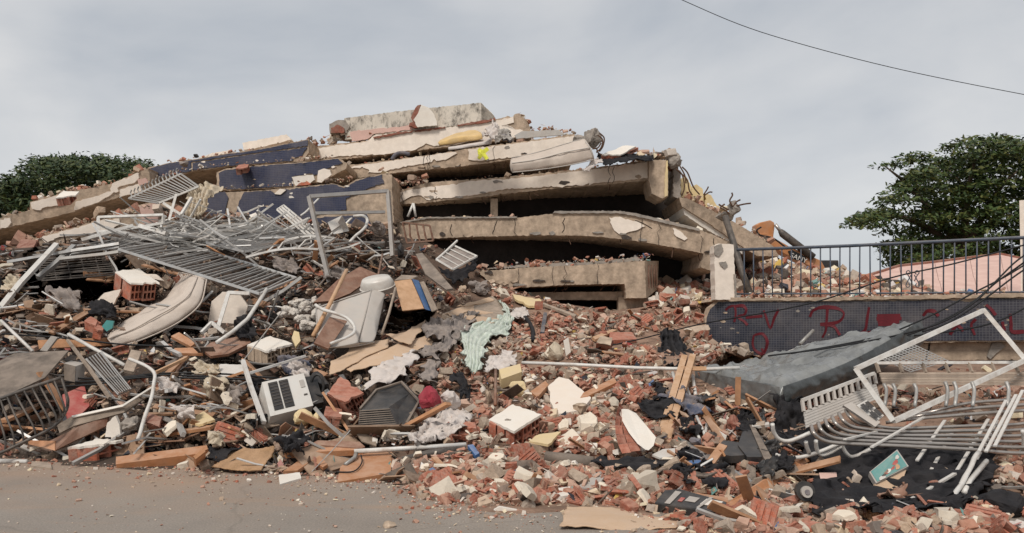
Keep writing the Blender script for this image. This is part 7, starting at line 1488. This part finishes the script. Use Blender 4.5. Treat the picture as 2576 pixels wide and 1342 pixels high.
for i in range(34):
    x, y = sample(onlyL)
    while y > YB(x) - 60: x, y = sample(onlyL)
    m_ = r.choice(['white_cloth', 'grey_cloth', 'blue_cloth', 'beige_cloth', 'black_cloth', 'grey_cloth', 'black_cloth', 'black_cloth']); w_ = r.uniform(18, 40); h_ = r.uniform(10, 22)
    cloth('dirty scrap of ' + {'white_cloth': 'white', 'grey_cloth': 'grey', 'blue_cloth': 'blue', 'beige_cloth': 'beige', 'black_cloth': 'black', 'red_cloth': 'red'}[m_] + ' cloth caught ' + where(x, y), 'cloth scrap', [[(x - w_, y - h_), (x, y - h_ - 5), (x + w_, y - h_)], [(x - w_ * .8, y), (x, y), (x + w_ * .9, y + 4)], [(x - w_ * .6, y + h_), (x + 5, y + h_), (x + w_ * .7, y + h_ + 4)]], m_, 'cloth_scrap', off=0.3, amp=0.12, seed=i * 3.1, group='cloth scraps of the left slope')

clut = lambda x, y: 1.0 if 1640 < x < 2010 and 985 < y < 1215 else 0
frags('board', 'broken dark board', 'board', 'boards of the clutter under the wrapped mattress', pool('board', 'board_dark', 6), 26, clut, 0.2, 0.6, 0.5, 0.3)
frags('plank', 'loose brown plank', 'plank', 'planks of the clutter under the wrapped mattress', pool('plank', 'frag_wood', 2), 18, clut, 0.35, 0.9, 0.5, 0.15)
for i in range(16):
    x, y = sample(clut); w_ = r.uniform(16, 36); h_ = r.uniform(10, 20)
    cloth('crumpled black cloth ' + where(x, y), 'cloth scrap', [[(x - w_, y - h_), (x, y - h_ - 5), (x + w_, y - h_)], [(x - w_ * .8, y), (x, y), (x + w_ * .9, y + 4)], [(x - w_ * .6, y + h_), (x + 5, y + h_), (x + w_ * .7, y + h_ + 4)]], r.choice(['black_cloth', 'black_cloth', 'black_plastic']), 'cloth_scrap', off=0.22, amp=0.10, seed=i * 2.3 + 50, group='black cloths under the wrapped mattress')
frags('masonry_lump', 'thick broken wall slab', 'wall slab', 'wall slabs of the rubble slope', meshes('chunk', 'frag_plaster', 10) + meshes('chunk', 'frag_concrete', 4), 16, onlyR, 0.28, 0.48, 0.35, 0.2)

# things that still share a label are told apart by their order from the left
ORD = ['first', 'second', 'third', 'fourth', 'fifth', 'sixth', 'seventh', 'eighth', 'ninth', 'tenth', 'eleventh', 'twelfth', 'thirteenth', 'fourteenth', 'fifteenth', 'sixteenth', 'seventeenth', 'eighteenth', 'nineteenth', 'twentieth']
byl = {}
for o in COL.objects:
    if o.parent is None and 'label' in o: byl.setdefault(o['label'], []).append(o)
for lb, os_ in byl.items():
    if len(os_) < 2 or len(os_) > 20: continue
    for k, o in enumerate(sorted(os_, key=lambda q: q.location.x / max(q.location.y, 1))):
        o['label'] = lb + ', ' + (ORD[k] if k < len(os_) - 1 or len(os_) > 2 else 'second') + ' from left'
